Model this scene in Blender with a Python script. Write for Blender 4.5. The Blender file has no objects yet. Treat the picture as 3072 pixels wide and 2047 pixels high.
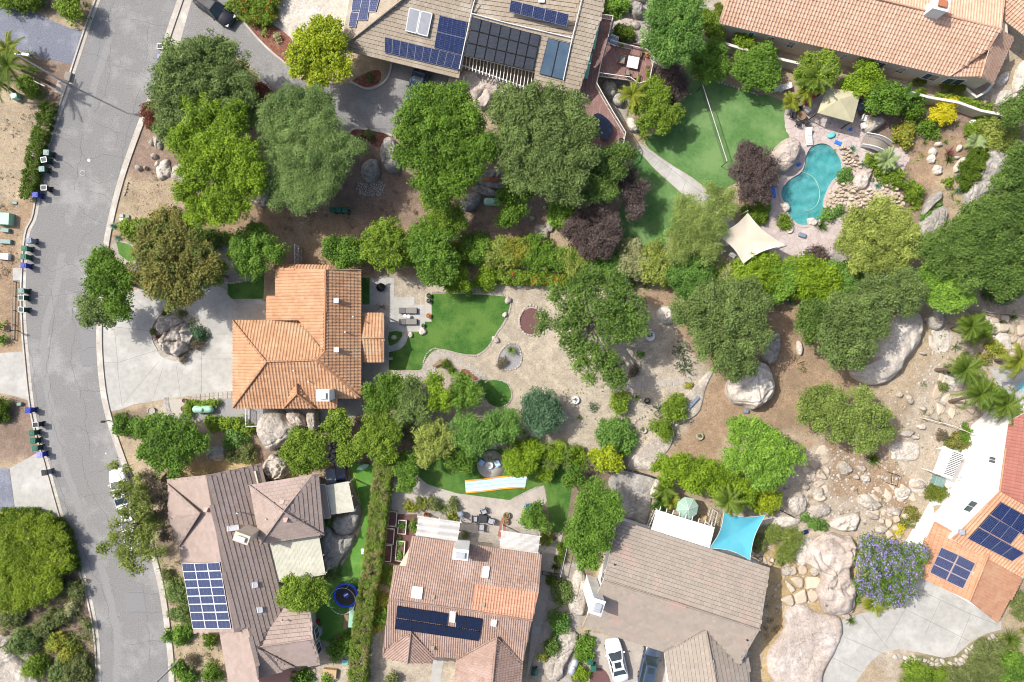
import bpy,bmesh,math,random,re
import numpy as np
from mathutils import Vector,Matrix,noise as mnoise
from mathutils.geometry import tessellate_polygon
random.seed(7); rng=np.random.default_rng(7)
SC=bpy.context.scene; COL=SC.collection
# ------------------------------------------------------------------ camera, sky, sun, exposure
HC=78.0; PXM=27.0                       # drone height (m), photo pixels per metre at ground level
cd=bpy.data.cameras.new('camera'); cam=bpy.data.objects.new('camera',cd); COL.objects.link(cam)
cam.location=(0,0,HC); cam.rotation_euler=(0,0,0)
cd.sensor_width=36; cd.lens=36*HC/(3072/PXM); cd.clip_end=3000; cd.clip_start=1
SC.camera=cam
SUN_EL=math.radians(50); sun_h=Vector((-0.90,0.437,0)).normalized()
sun_dir=(sun_h*math.cos(SUN_EL)+Vector((0,0,math.sin(SUN_EL)))).normalized()
wd=bpy.data.worlds.new('World'); SC.world=wd; wd.use_nodes=True
wt=wd.node_tree; sky=wt.nodes.new('ShaderNodeTexSky'); sky.sky_type='NISHITA'; sky.sun_disc=False
sky.sun_elevation=SUN_EL; sky.sun_rotation=math.atan2(sun_h.x,sun_h.y); sky.altitude=200; sky.dust_density=3.5; sky.air_density=.75; sky.ozone_density=.3
wt.links.new(sky.outputs[0],wt.nodes['Background'].inputs[0]); wt.nodes['Background'].inputs[1].default_value=0.15
sl=bpy.data.lights.new('sun','SUN'); sl.energy=3.3; sl.angle=math.radians(0.7); sl.color=(1,.965,.91)
so=bpy.data.objects.new('sun',sl); COL.objects.link(so); so.rotation_euler=(-sun_dir).to_track_quat('-Z','Y').to_euler()
so.location=(0,0,60)
SC.view_settings.view_transform='Standard'; SC.view_settings.look='None'
SC.view_settings.exposure=0.58; SC.view_settings.gamma=1; SC.view_settings.use_curve_mapping=False
SC.cycles.max_bounces=5; SC.cycles.diffuse_bounces=3; SC.cycles.glossy_bounces=2; SC.cycles.transmission_bounces=3
SC.cycles.transparent_max_bounces=6; SC.cycles.use_denoising=True; SC.cycles.caustics_reflective=False; SC.cycles.caustics_refractive=False
SC.cycles.pixel_filter_type='BLACKMAN_HARRIS'; SC.cycles.filter_width=1.05
SC.cycles.use_adaptive_sampling=True; SC.cycles.adaptive_threshold=0.02
# ------------------------------------------------------------------ photo pixels -> places on the ground
CROP=dict(A=(0,0),B=(760,0),C=(1520,0),D=(2272,0),E=(0,680),F=(760,680),G=(1520,680),H=(2272,680),
            I=(0,1347),J=(760,1347),K=(1520,1347),L=(2272,1347))
CS=60.48                                  # units of the survey strings per metre
def src(c,x,y):
    if c=='Q': return x*1.3056,y*1.3056
    o=CROP[c]; return o[0]+x/2.24,o[1]+y/2.24
def W(p,z=0.0):                            # survey point (px, py) at height z -> world
    k=(HC-z)/HC/PXM
    return Vector(((p[0]-1536)*k,(1023.5-p[1])*k,z))
def pp(s):                                  # 'A 10,20 30,40 B 5,5' -> [(px,py) or (px,py,extra...)]
    out=[]; c=None
    for t in s.split():
        if t.isalpha(): c=t; continue
        v=[float(a)for a in t.split(',')]
        x,y=src(c,v[0],v[1]); sc=1.3056 if c=='Q' else 1/2.24
        out.append((x,y)+tuple(v[2:]))
    return out
def w1(s,z=0.0): return W(pp(s)[0][:2],z)
def wp(s,z=0.0): return[W(p[:2],z)for p in pp(s)]
def smooth(P,n=4,closed=True):
    P=[Vector(p)for p in P]; out=[]; m=len(P)
    R_=range(m if closed else m-1)
    for i in R_:
        if closed: a,b,c,d=P[i-1],P[i],P[(i+1)%m],P[(i+2)%m]
        else: a,b,c,d=P[max(i-1,0)],P[i],P[i+1],P[min(i+2,m-1)]
        for k in range(n):
            t=k/n
            out.append(.5*((2*b)+(c-a)*t+(2*a-5*b+4*c-d)*t*t+(3*b-a-3*c+d)*t**3))
    if not closed: out.append(P[-1])
    return out
def area2(P): return sum(P[i][0]*P[(i+1)%len(P)][1]-P[(i+1)%len(P)][0]*P[i][1]for i in range(len(P)))
def ccw(P): return list(P)if area2(P)>0 else list(P)[::-1]
def inset(P,d):                            # offset a closed outline inwards by d
    P=[Vector((p[0],p[1]))for p in ccw(P)]; n=len(P); out=[]
    for i in range(n):
        a,b,c=P[i-1],P[i],P[(i+1)%n]
        e1=(b-a).normalized(); e2=(c-b).normalized()
        n1=Vector((-e1.y,e1.x)); n2=Vector((-e2.y,e2.x)); m=(n1+n2)
        if m.length<1e-4: m=n1
        m.normalize(); out.append(b+m*(d/max(.35,m.dot(n1))))
    return out
def pip(X,Y,P):                           # numpy point in polygon
    X=np.asarray(X,float); Y=np.asarray(Y,float); ins=np.zeros(X.shape,bool); n=len(P); j=n-1
    for i in range(n):
        xi,yi,xj,yj=P[i][0],P[i][1],P[j][0],P[j][1]
        if yi!=yj:
            c=((yi>Y)!=(yj>Y))&(X<(xj-xi)*(Y-yi)/(yj-yi)+xi); ins^=c
        j=i
    return ins
# ------------------------------------------------------------------ objects
def tag(o,label=None,cat=None,group=None,kind=None):
    if label: o['label']=label
    if cat: o['category']=cat
    if group: o['group']=group
    if kind: o['kind']=kind
    return o
def origin(o):
    v=Vector((0,0,0))
    while o is not None: v+=o.location; o=o.parent
    return v
def thing(name,label,cat,loc=(0,0,0),group=None):
    o=bpy.data.objects.new(name,None); o.empty_display_size=.3; COL.objects.link(o); o.location=loc
    return tag(o,label,cat,group)
def link(name,me,parent=None,mats=(),kind=None,loc=None):
    o=bpy.data.objects.new(name,me); COL.objects.link(o)
    if not me.materials:
        for m in mats: me.materials.append(m)
    if parent: o.parent=parent
    if loc is not None: o.location=loc
    if kind: o['kind']=kind
    return o
def fast(name,V,F,attr=None,mi=None,sm=False):
    V=np.ascontiguousarray(V,np.float32); F=np.ascontiguousarray(F,np.int32); me=bpy.data.meshes.new(name)
    me.vertices.add(len(V)); me.vertices.foreach_set('co',V.ravel())
    n,k=F.shape; me.loops.add(n*k); me.loops.foreach_set('vertex_index',F.ravel())
    me.polygons.add(n); me.polygons.foreach_set('loop_start',np.arange(0,n*k,k,dtype=np.int32))
    if mi is not None: me.polygons.foreach_set('material_index',np.ascontiguousarray(mi,np.int32))
    me.polygons.foreach_set('use_smooth',np.full(n,sm,bool))
    if attr is not None:
        for an,av in attr.items():
            av=np.ascontiguousarray(av,np.float32)
            if av.ndim==1:
                a=me.attributes.new(an,'FLOAT','FACE' if len(av)==n else 'POINT'); a.data.foreach_set('value',av)
            else:
                a=me.attributes.new(an,'FLOAT_COLOR','FACE' if len(av)==n else 'POINT')
                a.data.foreach_set('color',np.hstack([av,np.ones((len(av),1),np.float32)]).ravel())
    me.update(calc_edges=True); me.validate(); return me
class MB:
    def __init__(s): s.v=[]; s.f=[]; s.m=[]; s.mats=[]; s.sm=[]
    def mi(s,mat):
        if mat not in s.mats: s.mats.append(mat)
        return s.mats.index(mat)
    def add(s,V,F,mat,smooth_=False):
        b=len(s.v); s.v+=[tuple(v)for v in V]; i=s.mi(mat)
        for f in F: s.f.append(tuple(b+a for a in f)); s.m.append(i); s.sm.append(smooth_)
    def box(s,c,size,mat,rz=0.0,bev=0.0,taper=1.0,rot=None):
        x,y,z=[a/2 for a in size]; M=rot or Matrix.Rotation(rz,3,'Z'); c=Vector(c)
        if bev<=0:
            V=[c+M@Vector((sx*x*(taper if sz<0 else 1),sy*y*(taper if sz<0 else 1),sz*z))for sz in(-1,1)for sx,sy in((-1,-1),(1,-1),(1,1),(-1,1))]
            F=[(3,2,1,0),(4,5,6,7),(0,1,5,4),(1,2,6,5),(2,3,7,6),(3,0,4,7)]
        else:
            V=[]; b=min(bev,x*.9,y*.9,z*.9)
            def ring(hx,hy,zz,cb):
                return[c+M@Vector(q+(zz,))for q in((-hx+cb,-hy),(hx-cb,-hy),(hx,-hy+cb),(hx,hy-cb),(hx-cb,hy),(-hx+cb,hy),(-hx,hy-cb),(-hx,-hy+cb))]
            tx,ty=x*taper,y*taper
            V=ring(tx,ty,-z,b)+ring(x,y,z-b,b)+ring(x-b,y-b,z,b*.5)
            F=[tuple(range(7,-1,-1)),tuple(range(16,24))]
            for k in(0,8): F+=[(k+i,k+(i+1)%8,k+8+(i+1)%8,k+8+i)for i in range(8)]
        s.add(V,F,mat); return s
    def prism(s,P,z0,z1,mat,side=None):
        P=ccw(P); n=len(P); V=[(p[0],p[1],z0)for p in P]+[(p[0],p[1],z1)for p in P]
        T=tessellate_polygon([[Vector((p[0],p[1],0))for p in P]])
        F=[]
        for t in T:
            a,b,c=[Vector(P[i])for i in t]; up=(b.x-a.x)*(c.y-a.y)-(c.x-a.x)*(b.y-a.y)>0
            F.append(tuple(n+i for i in(t if up else t[::-1])))
        s.add(V,F,mat); s.add(V,[(i,(i+1)%n,n+(i+1)%n,n+i)for i in range(n)],side or mat); return s
    def tube(s,P,r,mat,n=6,cap=True):
        P=[Vector(p)for p in P]; m=len(P); R=r if isinstance(r,(list,tuple))else[r]*m; V=[]; F=[]
        for i,p in enumerate(P):
            d=(P[min(i+1,m-1)]-P[max(i-1,0)]).normalized()
            u=d.cross(Vector((0,0,1))if abs(d.z)<.9 else Vector((1,0,0))).normalized(); w=d.cross(u)
            for k in range(n): a=2*math.pi*k/n; V.append(p+(u*math.cos(a)+w*math.sin(a))*R[i])
        for i in range(m-1):
            for k in range(n): F.append((i*n+k,i*n+(k+1)%n,(i+1)*n+(k+1)%n,(i+1)*n+k))
        s.add(V,F,mat,True)
        if cap: s.add(V,[tuple(range(n))[::-1],tuple((m-1)*n+k for k in range(n))],mat)
        return s
    def lathe(s,c,prof,mat,n=16,sx=1.0,sy=1.0,rz=0.0,smooth_=True):
        V=[]; F=[]; c=Vector(c); cr,sr=math.cos(rz),math.sin(rz)
        for r,z in prof:
            for k in range(n):
                a=2*math.pi*k/n; x,y=r*math.cos(a)*sx,r*math.sin(a)*sy
                V.append((c.x+x*cr-y*sr,c.y+x*sr+y*cr,c.z+z))
        for i in range(len(prof)-1):
            for k in range(n): F.append((i*n+k,i*n+(k+1)%n,(i+1)*n+(k+1)%n,(i+1)*n+k))
        s.add(V,F,mat,smooth_)
        if prof[-1][0]>1e-4: s.add(V,[tuple((len(prof)-1)*n+k for k in range(n))],mat)
        return s
    def quad(s,P,mat,t=0.0):              # a flat board on four corners, thickness t downwards
        P=[Vector(p)for p in P]; n=(P[1]-P[0]).cross(P[2]-P[0]).normalized()
        if n.z<0: P=P[::-1]; n=-n
        if t<=0: s.add(P,[tuple(range(len(P)))],mat); return s
        k=len(P); V=P+[p-n*t for p in P]
        s.add(V,[tuple(range(k)),tuple(range(2*k-1,k-1,-1))]+[((i+1)%k,i,k+i,k+(i+1)%k)for i in range(k)],mat); return s
    def build(s,name,parent=None,kind=None):
        me=bpy.data.meshes.new(name); o=origin(parent)if parent else Vector((0,0,0))
        me.from_pydata([(v[0]-o.x,v[1]-o.y,v[2]-o.z)for v in s.v],[],s.f)
        for m in s.mats: me.materials.append(m)
        me.polygons.foreach_set('material_index',s.m); me.polygons.foreach_set('use_smooth',s.sm); me.update()
        return link(name,me,parent,kind=kind)
    def one(s,name,label,cat,group=None,kind=None):      # the thing is this single mesh, origin at its base
        P=np.array(s.v); c=Vector(((P[:,0].min()+P[:,0].max())/2,(P[:,1].min()+P[:,1].max())/2,P[:,2].min()))
        s.v=[(v[0]-c.x,v[1]-c.y,v[2]-c.z)for v in s.v]; o=s.build(name); o.location=c
        return tag(o,label,cat,group,kind)
def copy_tree(o,parent=None):
    c=o.copy(); COL.objects.link(c); c.parent=parent
    for ch in o.children: copy_tree(ch,c)
    return c
# ------------------------------------------------------------------ materials
MATS={}
def mat(name,c1,c2=None,scale=3.0,rough=.85,bump=0.0,bscale=None,detail=4,c3=None,s3=.3,attr=None,spec=.3,metal=0,trans=0.0,vstr=1.0,w3=.5,stretch=None,veins=0,vw=.02,vd=.55,speck=0):
    if name in MATS: return MATS[name]
    m=bpy.data.materials.new(name); MATS[name]=m; m.use_nodes=True; t=m.node_tree; N=t.nodes; L=t.links
    b=N['Principled BSDF']; b.inputs['Roughness'].default_value=rough; b.inputs['Metallic'].default_value=metal
    b.inputs['Specular IOR Level'].default_value=spec
    if c2 is None: b.inputs['Base Color'].default_value=(*c1,1); col=None
    geo=N.new('ShaderNodeTexCoord'); obj=N.new('ShaderNodeNewGeometry'); P=obj.outputs['Position']
    if stretch:
        mp=N.new('ShaderNodeMapping'); L.new(P,mp.inputs[0]); mp.inputs['Scale'].default_value=stretch[:3]; mp.inputs['Rotation'].default_value=(0,0,stretch[3]); P=mp.outputs[0]
    def nz(sc,de=detail,ro=.6):
        n=N.new('ShaderNodeTexNoise'); n.inputs['Scale'].default_value=sc; n.inputs['Detail'].default_value=de; n.inputs['Roughness'].default_value=ro; L.new(P,n.inputs['Vector']); return n.outputs[0]
    def rmp(x,lo,hi):
        r=N.new('ShaderNodeMapRange'); r.inputs[1].default_value=lo; r.inputs[2].default_value=hi; L.new(x,r.inputs[0]); return r.outputs[0]
    def mix(f,a,b_):
        x=N.new('ShaderNodeMix'); x.data_type='RGBA'; L.new(f,x.inputs[0])
        for k,v in((6,a),(7,b_)):
            if isinstance(v,tuple): x.inputs[k].default_value=(*v[:3],1)
            else: L.new(v,x.inputs[k])
        return x.outputs[2]
    if c2 is not None:
        if attr:
            a=N.new('ShaderNodeAttribute'); a.attribute_name=attr; f=a.outputs['Fac']
            if scale: 
                k=N.new('ShaderNodeMath'); k.operation='MULTIPLY_ADD'; L.new(rmp(nz(scale),.3,.7),k.inputs[0]); k.inputs[1].default_value=.35*vstr
                k2=N.new('ShaderNodeMath'); k2.operation='MULTIPLY'; L.new(f,k2.inputs[0]); k2.inputs[1].default_value=1-.35*vstr; L.new(k2.outputs[0],k.inputs[2]); f=k.outputs[0]
        else: f=rmp(nz(scale),.3,.7)
        col=mix(f,c1,c2)
        if c3 is not None: 
            f3=rmp(nz(s3,5,.7),.62-w3*.25,.75-w3*.2); col=mix(f3,col,c3)
        def scl(c_,f_):
            x=N.new('ShaderNodeVectorMath'); x.operation='SCALE'; L.new(c_,x.inputs[0]); L.new(f_,x.inputs['Scale']); return x.outputs[0]
        if veins:
            v=N.new('ShaderNodeTexVoronoi'); v.feature='DISTANCE_TO_EDGE'; v.inputs['Scale'].default_value=veins; w=N.new('ShaderNodeVectorMath'); w.operation='MULTIPLY_ADD'; nn=N.new('ShaderNodeTexNoise'); nn.inputs['Scale'].default_value=veins*2.5; nn.inputs['Detail'].default_value=5
            L.new(P,nn.inputs['Vector']); L.new(nn.outputs['Color'],w.inputs[0]); w.inputs[1].default_value=(1.1/veins,)*3; L.new(P,w.inputs[2]); L.new(w.outputs[0],v.inputs['Vector'])
            r=N.new('ShaderNodeMapRange'); L.new(v.outputs['Distance'],r.inputs[0]); r.inputs[1].default_value=0; r.inputs[2].default_value=vw; r.inputs[3].default_value=vd; r.inputs[4].default_value=1
            g=N.new('ShaderNodeMath'); g.operation='MAXIMUM'; L.new(r.outputs[0],g.inputs[0]); L.new(rmp(nz(veins*1.3),.42,.5),g.inputs[1]); col=scl(col,g.outputs[0])
        if speck:
            r=N.new('ShaderNodeMapRange'); L.new(nz(speck,3,.8),r.inputs[0]); r.inputs[1].default_value=.3; r.inputs[2].default_value=.7; r.inputs[3].default_value=.74; r.inputs[4].default_value=1.2; col=scl(col,r.outputs[0])
        L.new(col,b.inputs['Base Color'])
    if bump>0:
        bn=N.new('ShaderNodeBump'); bn.inputs['Strength'].default_value=1; bn.inputs['Distance'].default_value=bump
        L.new(nz(bscale or scale*3,5,.65),bn.inputs['Height']); L.new(bn.outputs[0],b.inputs['Normal'])
    if trans>0:
        tl=N.new('ShaderNodeBsdfTranslucent'); mx=N.new('ShaderNodeMixShader'); mx.inputs[0].default_value=trans
        if col is not None: L.new(col,tl.inputs[0])
        L.new(b.outputs[0],mx.inputs[1]); L.new(tl.outputs[0],mx.inputs[2]); L.new(mx.outputs[0],N['Material Output'].inputs[0])
    return m
def M(n): return MATS[n]
# plain paints, metals, cloth
mat('white',(.78,.78,.76),(.68,.67,.64),2,.6); mat('cream_wall',(.62,.54,.43),(.55,.47,.36),1.2,.9,.01,20)
mat('white_wall',(.80,.79,.76),(.70,.68,.64),.8,.9,.01,20); mat('trim',(.66,.62,.55),(.56,.52,.46),2,.7)
mat('dark',(.03,.03,.035),(.05,.05,.055),4,.6); mat('black',(.012,.012,.014),(.025,.025,.028),5,.45)
mat('rubber',(.018,.018,.018),(.03,.03,.03),8,.9); mat('steel',(.45,.46,.48),(.55,.56,.58),6,.35,metal=.8)
mat('galv',(.42,.44,.45),(.52,.53,.54),3,.5,metal=.4); mat('glass',(.02,.03,.035),(.03,.045,.05),2,.08,spec=.8)
mat('window_glass',(.05,.07,.08),(.08,.10,.11),1,.1,spec=.8); mat('skylight',(.72,.74,.76),(.80,.82,.84),2,.25,spec=.6)
mat('carwhite',(.80,.81,.82),(.76,.77,.78),.6,.2,spec=.6); mat('carblack',(.012,.013,.016),(.02,.02,.024),1,.14,spec=.7)
mat('carblue',(.035,.055,.09),(.05,.07,.11),1,.16,spec=.7); mat('headlamp',(.6,.62,.65),(.7,.7,.72),5,.15); mat('taillamp',(.35,.02,.02),(.25,.02,.02),5,.2)
mat('bin_green',(.02,.10,.065),(.03,.13,.085),5,.55); mat('bin_darkgreen',(.008,.045,.03),(.012,.06,.04),5,.5)
mat('bin_blue',(.012,.025,.26),(.02,.04,.34),5,.5); mat('bin_black',(.015,.016,.02),(.03,.03,.035),5,.5); mat('bin_grey',(.16,.20,.26),(.2,.24,.3),5,.5)
mat('bin_pale',(.15,.24,.21),(.20,.30,.27),5,.5); mat('bin_lavender',(.22,.22,.62),(.28,.28,.7),5,.5); mat('tank_green',(.28,.50,.36),(.34,.56,.42),2,.45)
mat('seafoam',(.16,.42,.32),(.2,.48,.38),3,.5); mat('umb_green',(.30,.42,.33),(.26,.38,.30),2,.8); mat('sail_blue',(.13,.50,.60),(.10,.44,.55),.8,.8,trans=.25)
mat('sail_cream',(.72,.64,.50),(.66,.57,.43),.7,.85,trans=.15); mat('canopy_tan',(.50,.46,.30),(.38,.35,.22),.6,.9); mat('cushion_grey',(.20,.18,.165),(.25,.23,.21),6,.9)
mat('blue_pad',(.01,.07,.55),(.02,.10,.6),3,.45); mat('slide_blue',(.42,.60,.80),(.52,.68,.84),1.5,.35); mat('slide_orange',(.72,.33,.04),(.6,.26,.03),2,.5)
mat('pool_toy_blue',(.02,.14,.6),(.04,.22,.7),5,.4); mat('pool_toy_teal',(.10,.50,.48),(.14,.56,.54),5,.4); mat('yellow',(.75,.60,.03),(.70,.5,.02),5,.6)
mat('red_cloth',(.35,.03,.06),(.28,.02,.05),4,.8); mat('terracotta',(.42,.16,.08),(.35,.13,.07),5,.8); mat('cell_blue',(.010,.018,.07),(.017,.03,.10),8,.15,spec=.6)
mat('cell_dark',(.006,.010,.030),(.010,.016,.045),3,.12,spec=.6); mat('collector_grey',(.30,.31,.33),(.36,.37,.39),2,.25,spec=.6)
mat('pool_mat',(.035,.04,.05),(.055,.062,.075),1.2,.3,spec=.6,stretch=(1,6,1,.24)); mat('pool_mat_blue',(.06,.10,.15),(.09,.14,.19),.9,.3,spec=.6)
mat('wood',(.30,.20,.12),(.20,.13,.075),4,.8,stretch=(1,9,1,0)); mat('wood_grey',(.30,.26,.22),(.22,.19,.155),4,.85,stretch=(1,7,1,0)); mat('wood_tan',(.50,.36,.19),(.42,.30,.16),4,.8)
mat('lattice_white',(.76,.75,.72),(.64,.62,.58),5,.8); mat('lattice_cream',(.56,.55,.45),(.44,.43,.34),1.5,.85)
mat('deck_red',(.27,.155,.135),(.20,.115,.10),2.2,.8,c3=(.34,.22,.19),s3=.9,stretch=(6,1,1,.3))
mat('bark',(.13,.095,.065),(.20,.155,.115),6,.95,.02,12); mat('bark_pale',(.36,.32,.27),(.26,.23,.19),5,.9,.02,12)
mat('salmon',(.52,.27,.20),(.46,.24,.18),5,.8); mat('pink_vent',(.62,.38,.34),(.5,.3,.26),5,.7)
# ------------------------------------------------------------------ ground materials
mat('asphalt',(.185,.181,.173),(.245,.239,.228),14,.92,.012,60,c3=(.29,.283,.27),s3=.22,detail=6,veins=.38,vw=.008,vd=.62,speck=9)
mat('asphalt_drive',(.195,.187,.18),(.255,.247,.237),9,.92,.01,50,c3=(.29,.28,.265),s3=.25,veins=.3,vw=.006,vd=.7,speck=6)
mat('asphalt_blue',(.14,.15,.185),(.20,.21,.25),8,.92,.01,50,c3=(.24,.25,.29),s3=.4,veins=.3,vw=.008,speck=6)
mat('concrete',(.42,.408,.37),(.34,.328,.297),1.6,.88,.006,40,c3=(.48,.467,.43),s3=.3)
mat('concrete_tan',(.40,.36,.31),(.33,.29,.25),1.8,.88,.006,40,c3=(.45,.41,.36),s3=.35)
mat('kerb',(.46,.42,.36),(.38,.345,.295),2.5,.88,.008,40,c3=(.54,.51,.45),s3=.6)
mat('joint',(.16,.15,.135),(.22,.205,.185),5,.95); mat('crack',(.10,.10,.10),(.15,.15,.148),5,.95)
mat('road_patch',(.19,.19,.19),(.235,.232,.228),8,.93,.01,60); mat('road_pale',(.265,.26,.25),(.215,.21,.202),5,.93,.01,60)
mat('turf',(.030,.098,.014),(.058,.150,.024),5,.95,.03,40,c3=(.10,.19,.035),s3=.28,w3=.8,speck=12)
mat('turf_light',(.065,.155,.04),(.10,.205,.058),3,.95,.02,40,c3=(.155,.26,.09),s3=.16,w3=.7)
mat('turf_side',(.075,.20,.03),(.11,.25,.04),6,.95,.02,40,c3=(.17,.32,.07),s3=.25)
mat('grass',(.06,.14,.025),(.09,.19,.035),7,.95,.03,40,c3=(.14,.24,.05),s3=.3)
mat('gravel_grey',(.22,.215,.21),(.36,.35,.34),11,.95,.03,25); mat('gravel_pale',(.50,.46,.40),(.36,.33,.28),10,.95,.03,25)
mat('mulch_red',(.30,.115,.075),(.12,.05,.038),5,.95,.05,14,c3=(.24,.16,.11),s3=1.2,speck=9); mat('mulch_plum',(.17,.085,.08),(.11,.06,.055),9,.95,.03,25)
mat('flag_pink',(.42,.34,.31),(.52,.45,.42),1.5,.85,.012,20,attr='v'); mat('flag_grey',(.36,.34,.31),(.52,.50,.47),3,.85,.012,20,attr='v')
mat('brick_red',(.33,.135,.095),(.25,.11,.08),4,.9,attr='v'); mat('plaster',(.17,.45,.45),(.23,.52,.52),1.2,.6)
mat('granite',(.47,.42,.35),(.32,.28,.235),1.1,.9,.09,5,c3=(.56,.505,.43),s3=.5,detail=8,veins=.55,vw=.012,vd=.4,speck=4)
mat('granite_grey',(.36,.335,.295),(.24,.225,.20),1.3,.9,.09,5,c3=(.45,.42,.375),s3=.6,detail=8,veins=.5,vw=.012,vd=.4,speck=4)
mat('granite_pink',(.50,.42,.36),(.38,.32,.27),.9,.9,.09,5,c3=(.58,.51,.455),s3=.35,detail=8,veins=.35,vw=.012,vd=.5,speck=3.5)
mat('granite_white',(.60,.54,.46),(.43,.38,.32),1.0,.9,.09,5,c3=(.68,.625,.545),s3=.5,detail=8,veins=.45,vw=.012,vd=.45,speck=4)
mat('rock_cream',(.58,.49,.375),(.40,.325,.24),1.1,.9,.05,6,attr='v'); mat('stone',(.50,.46,.40),(.34,.30,.26),3,.9,.02,9,attr='v')
mat('dry',(.30,.22,.12),(.20,.14,.08),5,.95)
def water_mat():
    m=bpy.data.materials.new('water'); MATS['water']=m; m.use_nodes=True; t=m.node_tree; N=t.nodes; L=t.links; N.remove(N['Principled BSDF'])
    tr=N.new('ShaderNodeBsdfTransparent'); tr.inputs[0].default_value=(.50,.88,.88,1); gl=N.new('ShaderNodeBsdfGlossy'); gl.inputs['Roughness'].default_value=.05
    df=N.new('ShaderNodeBsdfDiffuse'); df.inputs[0].default_value=(.13,.40,.41,1)
    fr=N.new('ShaderNodeFresnel'); fr.inputs[0].default_value=1.33; bn=N.new('ShaderNodeBump'); nz=N.new('ShaderNodeTexNoise'); nz.inputs['Scale'].default_value=2.2; nz.inputs['Detail'].default_value=3
    g=N.new('ShaderNodeNewGeometry'); L.new(g.outputs['Position'],nz.inputs['Vector']); bn.inputs['Distance'].default_value=.05; L.new(nz.outputs[0],bn.inputs['Height'])
    L.new(bn.outputs[0],fr.inputs['Normal']); L.new(bn.outputs[0],gl.inputs['Normal'])
    m0=N.new('ShaderNodeMixShader'); wn=N.new('ShaderNodeTexNoise'); wn.inputs['Scale'].default_value=.9; wn.inputs['Detail'].default_value=6; L.new(g.outputs['Position'],wn.inputs['Vector']); wr=N.new('ShaderNodeMapRange'); wr.inputs[1].default_value=.35; wr.inputs[2].default_value=.68; wr.inputs[3].default_value=.2; wr.inputs[4].default_value=.7; L.new(wn.outputs[0],wr.inputs[0]); L.new(wr.outputs[0],m0.inputs[0]); L.new(tr.outputs[0],m0.inputs[1]); L.new(df.outputs[0],m0.inputs[2])
    mx=N.new('ShaderNodeMixShader'); L.new(fr.outputs[0],mx.inputs[0]); L.new(m0.outputs[0],mx.inputs[1]); L.new(gl.outputs[0],mx.inputs[2]); L.new(mx.outputs[0],N['Material Output'].inputs[0])
water_mat()
# ------------------------------------------------------------------ ground: one sheet, its soil colours laid out by zone
def fbm(X,Y,seed=0,octv=4):
    r=np.random.default_rng(seed); out=np.zeros(X.shape); a=1; f=.35; tot=0
    for o in range(octv):
        for k in range(3):
            th=r.uniform(0,6.28); ph=r.uniform(0,6.28); q=r.uniform(.7,1.4)*f
            out+=a*np.sin(q*(X*np.cos(th)+Y*np.sin(th))+ph+1.7*np.sin(q*.7*(Y*np.cos(th)-X*np.sin(th))+ph*2))
        tot+=a*1.7; a*=.6; f*=2.1
    return out/tot
SOIL=dict(sand=(.425,.365,.28),pale=(.45,.37,.27),tan=(.385,.305,.205),brown=(.32,.225,.145),red=(.26,.19,.14),dark=(.18,.14,.10),
            grey=(.36,.33,.29),mulch=(.235,.17,.13),rock=(.42,.355,.275),ochre=(.42,.31,.16),olive=(.20,.18,.09),white=(.55,.52,.47))
zones=[]
def zone(col,s,soft=.5): zones.append((SOIL[col],[W(p[:2])for p in pp(s)],soft))
zone('tan','A 0,600 380,700 140,1380 0,1380')
zone('dark','A -200,-100 640,-60 560,200 200,60 -200,20'); zone('mulch','A -200,280 500,440 380,720 250,620 -200,560')
zone('brown','A -200,1370 240,1370 150,1560 130,1900 -200,1900'); zone('brown','E -200,320 150,350 150,840 -200,850'); zone('mulch','E -200,1120 180,1170 300,1568 0,1568 -200,1700')
zone('mulch','I -200,400 400,400 640,1250 660,1700 -200,1700'); zone('grey','I -200,1250 100,1250 280,1568 -200,1700')
zone('red','A 950,800 1700,500 1800,1500 1100,1500 800,1300'); zone('tan','A 820,1200 1250,1200 1260,1400 780,1568 740,1560')
zone('brown','A 1150,1480 1800,1400 1800,1800 700,1760 800,1560'); zone('mulch','A 940,840 1250,1180 880,1120')
zone('red','B 0,1380 600,850 1792,900 1792,1600 0,1600'); zone('brown','B 0,1350 520,1400 1200,1400 1300,1568 1100,1620 0,1620')
zone('mulch','B 600,1000 1050,1150 1130,1500 640,1480 560,1250'); zone('red','C 0,1300 800,1250 800,1700 0,1700'); zone('tan','C 200,1500 480,1568 500,1680 250,1700')
zone('brown','Q 240,540 560,560 900,560 1350,600 1350,640 500,640 240,640'); zone('tan','Q 1240,530 1330,540 1310,580 1250,575')
zone('sand','Q 860,620 1150,660 1270,650 1450,660 1560,760 1640,850 1560,1010 1450,1070 1200,1060 950,1000 880,860 870,700')
zone('grey','Q 260,560 560,560 620,700 520,700 330,640 270,640'); zone('brown','Q 1460,660 1640,660 1900,650 1990,760 1960,960 1700,1000 1620,1080 1500,1080 1560,1010 1640,850 1560,760')
zone('sand','Q 1330,870 1620,850 1560,1000 1450,1060 1300,1060'); zone('tan','Q 1950,800 2150,700 2250,800 2150,960 2050,1000 1960,960')
zone('pale','Q 2080,680 2353,650 2353,1000 2150,960 2150,760'); zone('rock','Q 2150,850 2353,900 2200,1050 2130,1200 2070,1100 2080,960')
zone('brown','Q 1830,1000 2030,1000 2100,1120 2060,1230 1920,1180 1850,1080'); zone('rock','Q 1740,1080 1900,1000 1910,1130 2080,1180 1960,1300 1740,1260')
zone('ochre','Q 1730,1240 1980,1230 1960,1568 1730,1568 1770,1400'); zone('ochre','Q 1770,1300 1830,1300 1860,1568 1740,1568')
zone('rock','Q 2060,1568 2000,1500 2353,1440 2353,1568'); zone('olive','Q 2080,1520 2353,1440 2353,1600 2060,1600')
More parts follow.
